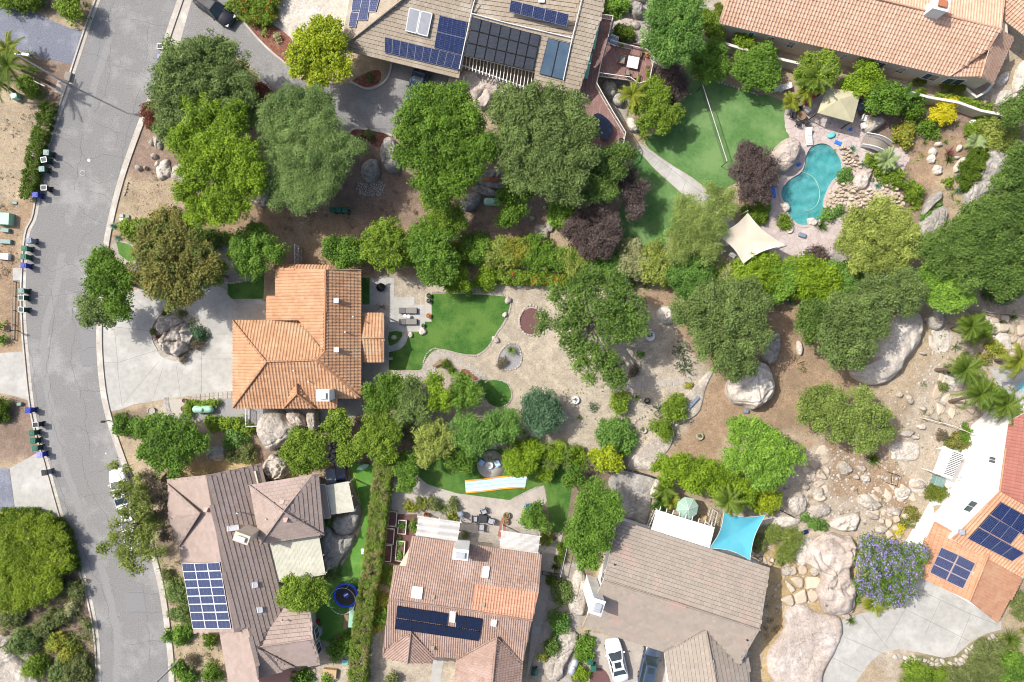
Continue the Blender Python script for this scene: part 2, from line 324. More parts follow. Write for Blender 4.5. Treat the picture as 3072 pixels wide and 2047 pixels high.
zone('tan','Q 240,1060 400,1060 400,1300 330,1250'); zone('ochre','Q 370,1060 640,1050 600,1110 400,1110'); zone('dark','Q 350,1100 400,1100 420,1400 370,1400')
zone('tan','Q 360,1280 560,1250 560,1600 400,1600'); zone('sand','Q 260,960 420,910 540,935 700,950 700,990 300,990'); zone('mulch','Q 255,950 330,930 340,980 258,980')
zone('mulch','Q 560,990 720,950 1000,960 980,1080 600,1080'); zone('grey','Q 880,1100 1260,1100 1260,1260 880,1260'); zone('dark','Q 1250,1050 1440,1030 1440,1120 1380,1300 1330,1450 1230,1568 1210,1568 1240,1250')
zone('grey','Q 1240,1300 1340,1300 1320,1568 1220,1568'); zone('sand','Q 700,1480 900,1450 1100,1500 1100,1600 650,1600'); zone('tan','Q 1680,-20 2353,-20 2353,330 1680,100')
zone('mulch','Q 1900,230 2353,250 2353,600 1920,600'); zone('brown','Q 2080,330 2220,320 2230,450 2080,420'); zone('grey','Q 1400,-20 1680,-20 1560,150 1400,330'); zone('sand','Q 1660,60 2300,190 2350,230 2300,250 1690,110')
zone('tan','Q 2160,380 2353,380 2353,520 2140,520'); zone('grey','Q 1640,520 1930,480 1950,620 1640,610'); zone('white','Q 590,-20 800,-20 790,130 700,110 600,60')
xs=np.concatenate([[-900,-300,-120,-80],np.arange(-63,63.01,.25),[80,120,300,900]]); ys=np.concatenate([[-900,-300,-120,-60],np.arange(-44,44.01,.25),[60,120,300,900]])
GX,GY=np.meshgrid(xs,ys); C=np.zeros(GX.shape+(3,)); C[:]=SOIL['tan']
wx=GX+.9*fbm(GX,GY,3); wy=GY+.9*fbm(GX,GY,4)
for col,P,soft in zones:
    m=pip(wx,wy,P).astype(float)
    for _ in range(3):
        m[1:-1,1:-1]=(m[1:-1,1:-1]*2+m[:-2,1:-1]+m[2:,1:-1]+m[1:-1,:-2]+m[1:-1,2:])/6
    C=C*(1-m[...,None]*.92)+np.array(col)*m[...,None]*.92
C*=(1+.10*fbm(GX*2,GY*2,9,5))[...,None]
POOL=smooth(wp('D 430,965 490,985 545,1050 567,1110 555,1170 500,1220 465,1290 445,1350 440,1440 425,1470 340,1510 270,1505 210,1440 200,1390 165,1330 165,1270 215,1210 290,1160 315,1110 325,1050 360,990'),4)
ny,nx=GX.shape; idx=np.arange(ny*nx).reshape(ny,nx)
F=np.stack([idx[:-1,:-1],idx[:-1,1:],idx[1:,1:],idx[1:,:-1]],-1).reshape(-1,4)
cx=(GX[:-1,:-1]+GX[1:,1:]).ravel()/2; cy=(GY[:-1,:-1]+GY[1:,1:]).ravel()/2
F=F[~pip(cx,cy,inset(POOL,-.35))]
gme=fast('ground',np.stack([GX.ravel(),GY.ravel(),np.zeros(GX.size)],1),F,{'soil': C.reshape(-1,3)})
def ground_mat():
    m=bpy.data.materials.new('soil'); m.use_nodes=True; t=m.node_tree; N=t.nodes; L=t.links; b=N['Principled BSDF']; b.inputs['Roughness'].default_value=.95; b.inputs['Specular IOR Level'].default_value=.15
    a=N.new('ShaderNodeAttribute'); a.attribute_name='soil'; g=N.new('ShaderNodeNewGeometry'); P=g.outputs['Position']
    def nz(s,d=5): n=N.new('ShaderNodeTexNoise'); n.inputs['Scale'].default_value=s; n.inputs['Detail'].default_value=d; n.inputs['Roughness'].default_value=.68; L.new(P,n.inputs['Vector']); return n.outputs[0]
    col=a.outputs['Color']
    for s,lo,hi,mlo,mhi in((.35,.3,.7,.80,1.16),(1.3,.3,.7,.78,1.16),(4.5,.35,.65,.80,1.14),(16,.35,.65,.80,1.16)):
        r=N.new('ShaderNodeMapRange'); L.new(nz(s),r.inputs[0]); r.inputs[1].default_value=lo; r.inputs[2].default_value=hi; r.inputs[3].default_value=mlo; r.inputs[4].default_value=mhi
        x=N.new('ShaderNodeVectorMath'); x.operation='SCALE'; L.new(col,x.inputs[0]); L.new(r.outputs[0],x.inputs['Scale']); col=x.outputs[0]
    L.new(col,b.inputs['Base Color']); bn=N.new('ShaderNodeBump'); bn.inputs['Distance'].default_value=.06; L.new(nz(6,6),bn.inputs['Height']); L.new(bn.outputs[0],b.inputs['Normal'])
    return m
SOILM=ground_mat(); MATS['soil']=SOILM
tag(link('ground',gme,None,[SOILM]),kind='structure')
# ------------------------------------------------------------------ flat sheets, strips, kerbs, stones, paving
LAY=[0]
def sheet(name,P,m,z=None,holes=(),kind='structure',th=0.0,parent=None,label=None):
    if isinstance(P,str): P=wp(P)
    P=ccw(P)
    if z is None: LAY[0]+=1; z=.004*(LAY[0]%12+1)
    loops=[[Vector((p[0],p[1],0))for p in P]]+[[Vector((p[0],p[1],0))for p in h]for h in holes]
    fl=[v for l in loops for v in l]; T=tessellate_polygon(loops); F=[]
    for t in T:
        a,b,c=[fl[i]for i in t]; up=(b.x-a.x)*(c.y-a.y)-(c.x-a.x)*(b.y-a.y)>0
        F.append(tuple(t)if up else tuple(t)[::-1])
    mb=MB(); mb.add([(v.x,v.y,z)for v in fl],F,M(m)if isinstance(m,str)else m)
    b0=0
    for l in loops:
        n=len(l)
        mb.add([(v.x,v.y,z)for v in l]+[(v.x,v.y,min(0,z)-.03)for v in l],[(i,n+i,n+(i+1)%n,(i+1)%n)for i in range(n)],M(m)if isinstance(m,str)else m)
    o=mb.build(name,parent,kind=kind if parent is None else None)
    if label: o['label']=label
    return o
def rough(P,amp=.12,step=.35):             # break an outline up so it does not run dead straight
    out=[]; P=list(P)
    for i in range(len(P)):
        a,b=Vector(P[i]),Vector(P[(i+1)%len(P)]); n=max(1,int((b-a).length/step))
        for k in range(n):
            p=a.lerp(b,k/n); q=mnoise.noise_vector(Vector((p.x*.9,p.y*.9,3.1)))+.5*mnoise.noise_vector(Vector((p.x*3,p.y*3,1.1))); out.append(Vector((p.x+q.x*amp,p.y+q.y*amp,0)))
    return out
def strip(mb,P,w,z,m,h=0.0,off=0.0):   # ribbon of width w along a path (h > 0: a raised bar)
    P=[Vector((p[0],p[1]))for p in P]; n=len(P); Lf=[]; Rt=[]
    for i in range(n):
        d=(P[min(i+1,n-1)]-P[max(i-1,0)]).normalized(); nn=Vector((-d.y,d.x)); Lf.append(P[i]+nn*(off+w/2)); Rt.append(P[i]+nn*(off-w/2))
    if h<=0: mb.add([(p.x,p.y,z)for p in Rt+Lf],[(i,i+1,n+i+1,n+i)for i in range(n-1)],m)
    else:
        V=[(p.x,p.y,z)for p in Rt+Lf]+[(p.x,p.y,z+h)for p in Rt+Lf]; F=[]
        for i in range(n-1): F+=[(2*n+i,2*n+i+1,3*n+i+1,3*n+i),(i,i+1,2*n+i+1,2*n+i),(n+i+1,n+i,3*n+i,3*n+i+1)]
        F+=[(0,2*n,3*n,n),(n-1,2*n-1,4*n-1,3*n-1)]
        mb.add(V,F,m)
def along(P,step):
    P=[Vector((p[0],p[1]))for p in P]; out=[]; acc=0; 
    for a,b in zip(P,P[1:]):
        l=(b-a).length
        while acc<l and l>0: out.append((a.lerp(b,acc/l),math.atan2(b.y-a.y,b.x-a.x))); acc+=step
        acc-=l
    return out
def stone_mesh(seed,n=7):
    r=random.Random(seed); A=[2*math.pi*(i+r.uniform(-.25,.25))/n for i in range(n)]; R=[r.uniform(.8,1.1)for _ in A]
    V=[(math.cos(a)*q,math.sin(a)*q,0)for a,q in zip(A,R)]+[(math.cos(a)*q*.95,math.sin(a)*q*.95,.6)for a,q in zip(A,R)]+[(math.cos(a)*q*.68,math.sin(a)*q*.68,.95+r.uniform(-.1,.1))for a,q in zip(A,R)]
    F=[(i,(i+1)%n,n+(i+1)%n,n+i)for i in range(n)]+[(n+i,n+(i+1)%n,2*n+(i+1)%n,2*n+i)for i in range(n)]+[tuple(range(2*n,3*n))]
    me=bpy.data.meshes.new('stone'); me.from_pydata(V,[],F); a=me.attributes.new('v','FLOAT','FACE'); val=r.random(); a.data.foreach_set('value',[val]*len(F)); me.update(); return me
_stones={}
def stones_of(m):
    if m not in _stones:
        _stones[m]=[]
        for k in range(8): me=stone_mesh(k*13+5); me.materials.append(M(m)); _stones[m].append(me)
    return _stones[m]
def stone(name,parent,x,y,z,a,b,h,rz,m='stone'):
    me=random.choice(stones_of(m)); o=bpy.data.objects.new(name,me); COL.objects.link(o); o.parent=parent
    p=origin(parent)if parent else Vector(); o.location=(x-p.x,y-p.y,z-p.z); o.scale=(a/2,b/2,h); o.rotation_euler=(0,0,rz); return o
def edging(label,P,step=.34,w=.26,h=.14,m='stone',closed=True,cat='stone edging'):
    if isinstance(P,str): P=wp(P)
    if closed: P=list(P)+[P[0]]
    A=along(P,step); t=thing('stone_edging',label,cat,(A[0][0].x,A[0][0].y,0))
    for p,a in A: stone('stone',t,p.x+random.uniform(-.03,.03),p.y+random.uniform(-.03,.03),0,step*random.uniform(.85,1.02),w*random.uniform(.8,1.25),h*random.uniform(.7,1.3),a,m)
    return t
def voronoi(P,sp,seed=1,jit=.42):
    r=np.random.default_rng(seed); P=[Vector((p[0],p[1]))for p in ccw(P)]; xs_=[p.x for p in P]; ys_=[p.y for p in P]
    pts=[]; row=0; y=min(ys_)-sp
    while y<max(ys_)+sp:
        x=min(xs_)-sp+(row%2)*sp/2
        while x<max(xs_)+sp: pts.append((x+r.uniform(-jit,jit)*sp,y+r.uniform(-jit,jit)*sp)); x+=sp
        y+=sp*.87; row+=1
    pts=np.array(pts); ins=pip(pts[:,0],pts[:,1],P); cells=[]
    for i in np.where(ins)[0]:
        c=pts[i]; d=((pts-c)**2).sum(1); nb=np.argsort(d)[1:13]; poly=[c+np.array(q)*sp for q in((-1,-1),(1,-1),(1,1),(-1,1))]
        for j in nb:
            mid=(pts[j]+c)/2; nn=pts[j]-c; out=[]
            for k in range(len(poly)):
                a,b=poly[k],poly[(k+1)%len(poly)]; da,db=(a-mid)@nn,(b-mid)@nn
                if da<=0: out.append(a)
                if da*db<0: out.append(a+(b-a)*(da/(da-db)))
            poly=out
            if len(poly)<3: break
        if len(poly)>=3: cells.append((c,poly))
    return cells
def paving(parent,P,sp,m,name='paving_stone',z=0.0,h=.05,hv=.2,gap=.07,seed=1,jit=.42,limit=300,bev=.1,dome=0.0,keep=None,rnd=False):
    cells=voronoi(P,sp,seed,jit); r=random.Random(seed); rest=MB(); att=[]; o=origin(parent)if parent else Vector(); cells.sort(key=lambda c: c[0][0]**2+c[0][1]**2); nn=0
    for c,poly in cells:
        if keep is not None and not keep(c): continue
        hh=h*r.uniform(1-hv,1+hv); val=r.random()
        if rnd: poly=[q for a,b in zip(poly,poly[1:]+poly[:1])for q in(a*.76+b*.24,a*.24+b*.76)]; c0_=np.mean(poly,0); f_=r.uniform(.72,1.0); poly=[c0_+(q-c0_)*f_*r.uniform(.92,1.04)for q in poly]
        n=len(poly); s=1-gap; c2=np.mean(poly,0)
        dm=dome*min(1,.35/sp); tilt=(r.uniform(-dm,dm),r.uniform(-dm,dm))
        q=[c2+(p-c2)*s for p in poly]; q2=[c2+(p-c2)*(s-bev)for p in poly]
        V=[(p[0],p[1],z)for p in q]+[(p[0],p[1],z+hh*.7)for p in q]+[(p[0],p[1],z+hh*(1+(p[0]-c2[0])*tilt[0]+(p[1]-c2[1])*tilt[1]))for p in q2]
        F=[(i,(i+1)%n,n+(i+1)%n,n+i)for i in range(n)]+[(n+i,n+(i+1)%n,2*n+(i+1)%n,2*n+i)for i in range(n)]+[tuple(range(2*n,3*n))]
        if nn<limit:
            me=bpy.data.meshes.new(name); V=[(v[0]-c2[0],v[1]-c2[1],v[2]-z)for v in V]; me.from_pydata(V,[],F); me.materials.append(M(m))
            a=me.attributes.new('v','FLOAT','FACE'); a.data.foreach_set('value',[val]*len(F)); ob=link(name,me,parent); ob.location=(c2[0]-o.x,c2[1]-o.y,z-o.z)
        else: rest.add(V,F,M(m)); att+=[val]*len(F)
        nn+=1
    if rest.v:
        ob=rest.build(name,parent,kind='stuff'); a=ob.data.attributes.new('v','FLOAT','FACE'); a.data.foreach_set('value',att)
    return nn
# ------------------------------------------------------------------ boulders
def boulder(label,P,h,m='granite',flat=2.4,z0=0.0,seed=None,amp=.10,name='boulder',cat='boulder',group=None,rings=14,crack=0.0,ztop=None):
    if isinstance(P,str):
        q=pp(P)
        if len(q)==1:
            x,y,rx,ry,rz=(list(q[0])+[0,0,0])[:5]; c=W((x,y),h*.3); rx/=CS; ry=(ry or rx*CS)/CS; rz=-math.radians(rz)
            P=[Vector((c.x+rx*math.cos(a)*math.cos(rz)-ry*math.sin(a)*math.sin(rz),c.y+rx*math.cos(a)*math.sin(rz)+ry*math.sin(a)*math.cos(rz)))for a in[2*math.pi*i/12 for i in range(12)]]
            r_=random.Random(int(x+y)); P=[c.xy+(p-c.xy)*r_.uniform(.86,1.1)for p in P]
        else: P=[W(a[:2],h*.25).xy for a in q]
    P=ccw(P); P=smooth([Vector((p[0],p[1],0))for p in P],(5 if len(P)<14 else 3)*(2 if abs(area2(P))>10 else 1)); c=sum(P,Vector())/len(P); n=len(P); V=[]; F=[]
    seed=seed if seed is not None else len(bpy.data.objects); sv=Vector((seed*1.7,seed*.9,0)); size=math.sqrt(abs(area2(P))/2)
    rings=30 if size>2.2 else rings
    for j in range(rings+1):
        t=j/rings
        if t<.2: rr=1.0+.02*math.sin(t*15); zz=-.25+t/.2*(h*.35+.25)
        else:
            u=(t-.2)/.8; rr=(1-u**1.5); zz=h*.35+h*.65*(1-rr**(flat*1.5))**(.75)
        for i in range(n):
            p=c+(P[i]-c)*rr; q=Vector((p.x,p.y,zz))/max(size,.4)*2.2+sv
            vd=mnoise.voronoi(q*.62+Vector((0,0,5)))[0]; cr=max(0,1-(vd[1]-vd[0])/.07)
            d=-.75*cr+mnoise.noise(q)*.8-abs(mnoise.noise(q*1.6+Vector((3,1,7))))*1.5+.3+mnoise.noise(q*4)*.3+mnoise.noise(q*9)*.16
            rg=abs(mnoise.noise(q*1.1+Vector((9,4,2))))
            if crack and rg<.05: d-=crack*(1-rg/.05)
            dz=d*amp*min(size,4)*(1 if t>.15 else .4); dxy=mnoise.noise(q*1.9+Vector((5,5,5)))*amp*.5*min(size,4)*rr
            out=(P[i]-c).normalized()
            V.append((p.x+out.x*dxy,p.y+out.y*dxy,zz+dz+z0))
            if j==rings: V[-1]=(c.x,c.y,zz+z0)
    for j in range(rings):
        for i in range(n): F.append((j*n+i,j*n+(i+1)%n,(j+1)*n+(i+1)%n,(j+1)*n+i))
    mb=MB(); mb.add(V,F,M(m),True); o=mb.one(name,label,cat,group); return o
# ------------------------------------------------------------------ roofs
mat('row_shadow',(.085,.06,.048),(.12,.09,.07),3,.95)  # dark colour painted in for the shadow line between tile courses
def roofmat(name,c1,c2,c3=None): return mat(name,c1,c2,.7,.85,.004,30,attr='v',vstr=.8,c3=c3,s3=.35,w3=.35,detail=5)
roofmat('tile_orange',(.37,.19,.10),(.55,.33,.19),(.45,.31,.19)); roofmat('tile_tan',(.30,.245,.18),(.40,.335,.255),(.44,.39,.31))
roofmat('tile_salmon',(.49,.29,.19),(.64,.43,.31),(.60,.42,.31)); roofmat('tile_mauve',(.29,.222,.185),(.39,.31,.262),(.38,.29,.26))
roofmat('tile_brown',(.29,.19,.148),(.41,.295,.235),(.42,.31,.26)); roofmat('tile_patch',(.45,.225,.14),(.56,.31,.205),(.6,.3,.2))
roofmat('tile_greybrown',(.28,.235,.19),(.38,.325,.265),(.40,.28,.225)); roofmat('tile_rust',(.43,.215,.125),(.58,.33,.20),(.55,.33,.2)); roofmat('tile_darkred',(.27,.105,.08),(.36,.15,.12),(.3,.13,.1))
def plane3(pts):
    a,b,c=[W(p[:2],p[2])for p in pts]; n=(b-a).cross(c-a).normalized()
    return a,(n if n.z>0 else-n)
def onplane(p,a,n):                        # where the sight line of a survey point meets a roof plane
    o=Vector((0,0,HC)); d=W(p[:2],0)-o; return o+d*((a-o).dot(n)/d.dot(n))
_tm={}
def tile_base(kind,pw,pl):
    if kind=='barrel':
        prof=[(-.5,0),(-.34,.0),(-.22,.045),(-.02,.075),(.18,.045),(.30,0),(.5,0)]
        q=[(x*pw,z)for x,z in prof]
    elif kind=='flat': q=[(-.485*pw,.012),(.485*pw,.012)]
    n=len(q); V=[]; F=[]
    up,lo=.02,.052 if kind=='barrel' else .05
    e=.405 if kind=='flat' else .45
    V+=[(x,-pl*.5,z*.8+up-.01)for x,z in q]; V+=[(x,pl*e,z+lo)for x,z in q]; V+=[(x,pl*e,.004)for x,z in q]   # +y is downslope
    for i in range(n-1): F+=[(i,n+i,n+i+1,i+1),(n+i,2*n+i,2*n+i+1,n+i+1)]
    b=len(V); V+=[(x,y,.008)for x,y in((-pw*.5,pl*e),(pw*.5,pl*e),(pw*.5,pl*.5),(-pw*.5,pl*.5))]; F.append((b,b+3,b+2,b+1))   # shadow painted as a dark strip in the gap below each tile
    return np.array(V,np.float32),np.array([f[::-1]for f in F],np.int32)
def roof_face(parent,roof,px,ref,kind,pw,pl,m,budget,seed=0,th=.14,deck=None,near=None):
    """one slope: slab, tile courses; px outline survey string, ref three points with heights"""
    a,n=plane3(pp(ref)); P=[onplane(p,a,n)for p in pp(px)]
    P2=ccw(P); roof['mb'].quad([p-n*.03 for p in P2],M(deck or m),0)if False else None
    V=[p-n*.02 for p in P2]; k=len(V); T=tessellate_polygon([[Vector((p.x,p.y,0))for p in V]]); F=[]
    for t in T:
        A,B,C_=[V[i]for i in t]; up=(B.x-A.x)*(C_.y-A.y)-(C_.x-A.x)*(B.y-A.y)>0; F.append(tuple(t)if up else tuple(t)[::-1])
    roof['mb'].add(V,F,M(m)); roof['mb'].add(V+[v-Vector((0,0,th))for v in V],[(i,k+i,k+(i+1)%k,(i+1)%k)for i in range(k)],M('trim'))
    roof['mb'].add([v-Vector((0,0,th))for v in V],[f[::-1]for f in F],M('trim'))
    if kind is None: return
    d=Vector((n.x,n.y,0)); d=(d-n*d.dot(n)); d=d.normalized()if d.length>1e-5 else Vector((0,-1,0)); s=d.cross(n); 
    O=V[0]; U=np.array([[(p-O).dot(s),(p-O).dot(d)]for p in V]); e0,e1=U.min(0),U.max(0)
    xs_=np.arange(e0[0]+pw*.3,e1[0],pw); ys_=np.arange(e1[1]-pl*.45,e0[1],-pl); X,Y=np.meshgrid(xs_,ys_); X=X.ravel(); Y=Y.ravel()
    if kind=='flat': X=X+np.repeat(np.arange(len(ys_))%2*pw*.5,len(xs_))
    ok=pip(X,Y,U)&pip(X+pw*.25,Y,U)&pip(X-pw*.25,Y,U); X=X[ok]; Y=Y[ok]; c=np.array(O)[None]+X[:,None]*np.array(s)+Y[:,None]*np.array(d)
    Bv,Bf=tile_base(kind,pw,pl); R=np.array([list(s),list(d),list(n)]); off=Bv@R
    r=np.random.default_rng(seed+11); N=len(X); V3=(c[:,None,:]+off[None]+r.normal(0,.004,(N,1,1))*np.array(n)).astype(np.float32)
    row=np.round(Y/pl).astype(int); val=np.clip(r.beta(2.2,2.2,N)*.8+.2*r.random(200)[row%200],0,1)
    roof['tiles'].append((V3,Bf,val,m,(tuple(s),tuple(d),tuple(n)),c,(kind,pw,pl)))
def caps(roof,s,m,r=.11,z=.06):
    """ridge and hip caps along lines given as survey points with heights"""
    P=[W(p[:2],p[2])+Vector((0,0,z))for p in pp(s)]
    for a,b in zip(P,P[1:]):
        L_=(b-a).length; n=max(1,int(L_/.42)); 
        for k in range(n):
            p=a.lerp(b,k/n); q=a.lerp(b,(k+1.12)/n); roof['mb'].tube([p+Vector((0,0,.02)),q],[r,r*.8],M(m),6)
def roof_done(parent,roof):
    R=roof['mb'].build('roof',parent); o=origin(R); tot=sum(len(t[2])for t in roof['tiles'])
    allc=np.concatenate([t[5]for t in roof['tiles']]); dist=np.hypot(allc[:,0],allc[:,1]); cut=np.sort(dist)[min(299,tot-1)]if tot>300 else 1e9
    Vs={}; base=0
    for V3,Bf,val,m,fr,c,key in roof['tiles']:
        dd=np.hypot(c[:,0],c[:,1]); sel=dd<=cut; s,d,n=fr; Mx=Matrix(((s[0],d[0],n[0]),(s[1],d[1],n[1]),(s[2],d[2],n[2])))
        for i in np.where(sel)[0]:
            q=int(val[i]*5.99); kk=key+(m,q)
            if kk not in _tm:
                bv,bf=tile_base(*key); me=fast('roof_tile',bv,bf,{'v': np.full(len(bf),(q+.5)/6)},[0]*(len(bf)-1)+[1]); me.materials.append(M(m)); me.materials.append(M('row_shadow')); _tm[kk]=me
            t=bpy.data.objects.new('roof_tile',_tm[kk]); COL.objects.link(t); t.parent=R; t.matrix_local=Matrix.Translation(Vector(c[i])-o)@Mx.to_4x4()
        k=~sel
        if k.any():
            nv=V3.shape[1]; Vv=V3[k]; g=Vs.setdefault(m,[[],[],[],0,[]]); cnt=len(Vv)
            g[0].append(Vv.reshape(-1,3)-np.array(o,np.float32)); g[1].append((Bf[None]+(np.arange(cnt)*nv)[:,None,None]).reshape(-1,4)+g[3]); g[2].append(np.repeat(val[k],len(Bf))); g[3]+=cnt*nv; g[4].append(np.tile([0]*(len(Bf)-1)+[1],cnt))
    for m,g in Vs.items(): link('roof_tile',fast('roof_tile',np.concatenate(g[0]),np.concatenate(g[1]),{'v': np.concatenate(g[2])},np.concatenate(g[4])),R,[M(m),M('row_shadow')],kind='stuff')
    return R
def new_roof(): return{'mb': MB(),'tiles':[]}
def wall_block(parent,foot,z1,m='cream_wall',name='wall',z0=0.0):
    mb=MB(); mb.prism(foot,z0,z1,M(m)); return mb.build(name,parent)
def window_on(parent,a,b,z0,z1,name='window',m='window_glass',out=.03):
    """window on the wall between ground points a, b (outward = right of a->b)"""
    a=Vector((a[0],a[1])); b=Vector((b[0],b[1])); d=(b-a).normalized(); n=Vector((d.y,-d.x)); rz=math.atan2(d.y,d.x); L_=(b-a).length; c=(a+b)/2
    mb=MB(); t=.07
    for sx,sz,w,h in((0,1,L_,t),(0,-1,L_,t),(1,0,t,z1-z0-2*t),(-1,0,t,z1-z0-2*t)):
        p=c+d*sx*(L_/2-t/2)+n*out; mb.box((p.x,p.y,(z0+z1)/2+sz*((z1-z0)/2-t/2)),(w,.09,h),M('white'),rz)
    p=c+n*out; mb.box((p.x,p.y,(z0+z1)/2),(.04,.07,z1-z0-2*t),M('white'),rz); f=mb.build(name,parent)
    g=MB(); g.box((p.x,p.y,(z0+z1)/2),(L_-2*t,.04,z1-z0-2*t),M(m),rz); g.build('pane',f); return f
def slab_on(parent,name,s,ref,h,m,frame=None,fw=.05,lift=.05,grid=None,gm='galv'):
    """a flat panel lying on a roof plane; s = 4 survey corners"""
    a,n=plane3(pp(ref)); P=[onplane(p,a+n*lift,n)for p in pp(s)]; P=ccw(P); mb=MB(); mb.quad([p+n*h for p in P],M(m),h+lift*.8)
    if frame:
        for i in range(4):
            p,q=P[i],P[(i+1)%4]; ins=(sum(P,Vector())/4-(p+q)/2).normalized()*fw
            mb.quad([p+n*(h+.012),q+n*(h+.012),q+ins+n*(h+.012),p+ins+n*(h+.012)],M(frame),.03)
    if grid:
        for k in range(1,grid[0]):
            p=P[0].lerp(P[1],k/grid[0]); q=P[3].lerp(P[2],k/grid[0]); e=(P[1]-P[0]).normalized()*grid[2]; mb.add([p-e+n*(h+.004),p+e+n*(h+.004),q+e+n*(h+.004),q-e+n*(h+.004)],[(0,1,2,3)],M(gm))
        for k in range(1,grid[1]):
            p=P[0].lerp(P[3],k/grid[1]); q=P[1].lerp(P[2],k/grid[1]); e=(P[3]-P[0]).normalized()*grid[2]; mb.add([p-e+n*(h+.006),q-e+n*(h+.006),q+e+n*(h+.006),p+e+n*(h+.006)],[(0,1,2,3)],M(gm))
    return mb.build(name,parent)
def array_on(parent,s,ref,nx_,ny_,m='cell_blue',frame='steel',gap=.012,fw=.025,cells=(6,10),name='solar_panel',skip=(),lift=.12,gw=.006,gm='galv'):
    q=pp(s); A,B,C_,D_=[Vector(p[:2])for p in q]
    for i in range(nx_):
        for j in range(ny_):
            if(i,j)in skip: continue
            def pt(u,v): p=A.lerp(B,u).lerp(D_.lerp(C_,u),v); return p
            g=gap; c=[pt((i+g)/nx_,(j+g)/ny_),pt((i+1-g)/nx_,(j+g)/ny_),pt((i+1-g)/nx_,(j+1-g)/ny_),pt((i+g)/nx_,(j+1-g)/ny_)]
            t='Z '+' '.join('%f,%f'%(p.x,p.y)for p in c); slab_on(parent,name,t,ref,.04,m,frame,fw,lift,(cells[0],cells[1],gw)if cells else None,gm)
CROP['Z']=(0,0); _src0=src
def src(c,x,y): return(x,y)if c=='Z' else _src0(c,x,y)
def vent(parent,s,z,m='galv',kind='box',size=.4,name='roof_vent'):
    p=w1(s,z); mb=MB()
    if kind=='pipe': mb.lathe(p-Vector((0,0,.2)),[(.06,0),(.06,.5),(.09,.5),(.09,.56)],M(m),8)
    elif kind=='dormer':
        x,y,zz=p; w=size; mb.add([(x-w/2,y-w*.4,zz-.1),(x+w/2,y-w*.4,zz-.1),(x+w/2,y+w*.5,zz+.05),(x-w/2,y+w*.5,zz+.05),(x-w*.3,y-w*.3,zz+.3),(x+w*.3,y-w*.3,zz+.3)],[(0,1,5,4),(1,2,5),(2,3,4,5),(3,0,4)],M(m))
    else: mb.box(p+Vector((0,0,.1)),(size,size,.4),M(m),0,.03); mb.box(p+Vector((0,0,.32)),(size*1.3,size*1.3,.06),M(m),0,.02)
    return mb.build(name,parent)
def chimney(parent,s,z0,z1,w,d,m='white_wall',rz=0,cap='galv',pot=True):
    p=w1(s,z1); mb=MB(); mb.box((p.x,p.y,(z0+z1)/2),(w,d,z1-z0),M(m),rz,.02); mb.box((p.x,p.y,z1+.05),(w+.12,d+.12,.1),M(m),rz,.02); c=mb.build('chimney',parent)
    if pot:
        q=MB(); q.box((p.x,p.y,z1+.2),(w*.5,d*.5,.2),M(cap),rz,.02); q.box((p.x,p.y,z1+.34),(w*.62,d*.62,.05),M(cap),rz,.01); q.build('chimney_cap',c)
    return c
# ------------------------------------------------------------------ foliage
STY={}
def style(name,c1,c2,leaf=.22,puff=.62,cov=2.4,asp=1.5,sc=.25,up=.55,tr=.25,c3=None,flat=.8,jag=.36):
    mat('leaf_'+name,c1,c2,sc,.55,0,None,3,attr='v',vstr=1.0,trans=tr,c3=c3,s3=.8,spec=.25); STY[name]=dict(m='leaf_'+name,leaf=leaf,puff=puff,cov=cov,asp=asp,up=up,flat=flat,jag=jag)
def leaves(cen,rad,S,seed,zmin=0.03,squash=.85):
    """leaf blades over a set of foliage puffs (centres, radii)"""
    r=np.random.default_rng(seed); lf=S['leaf']; area=lf*lf/S['asp']*1.0
    cnt=np.maximum(3,(S['cov']*2*np.pi*rad**2*.75/area*.5)).astype(int); idx=np.repeat(np.arange(len(rad)),cnt); N=len(idx)
    u=r.normal(size=(N,3)); u/=np.linalg.norm(u,axis=1)[:,None]; u[:,2]=np.where(u[:,2]<-.25,-u[:,2],u[:,2])
    rr=rad[idx]*(1-.45*r.random(N)**1.6)*(1+S['jag']*r.normal(size=N)*.5); p=cen[idx]+u*rr[:,None]*np.array([1,1,squash]); p[:,2]=np.maximum(p[:,2],zmin)
    nrm=u*.55+np.array([0,0,S['up']])+r.normal(size=(N,3))*.55; nrm/=np.linalg.norm(nrm,axis=1)[:,None]
    t=np.cross(nrm,r.normal(size=(N,3))); t/=np.linalg.norm(t,axis=1)[:,None]; b=np.cross(nrm,t); L_=lf*(.6+.8*r.random(N))[:,None]*.5; Wd=L_/S['asp']
    V=np.stack([p-t*L_,p+b*Wd-nrm*Wd*.25,p+t*L_,p-b*Wd-nrm*Wd*.25],1).reshape(-1,3); V[:,2]=np.maximum(V[:,2],.01)
    pv=r.random(len(rad)); v=np.clip(.62*pv[idx]+.38*r.random(N),0,1); return V,np.arange(N*4).reshape(-1,4),v
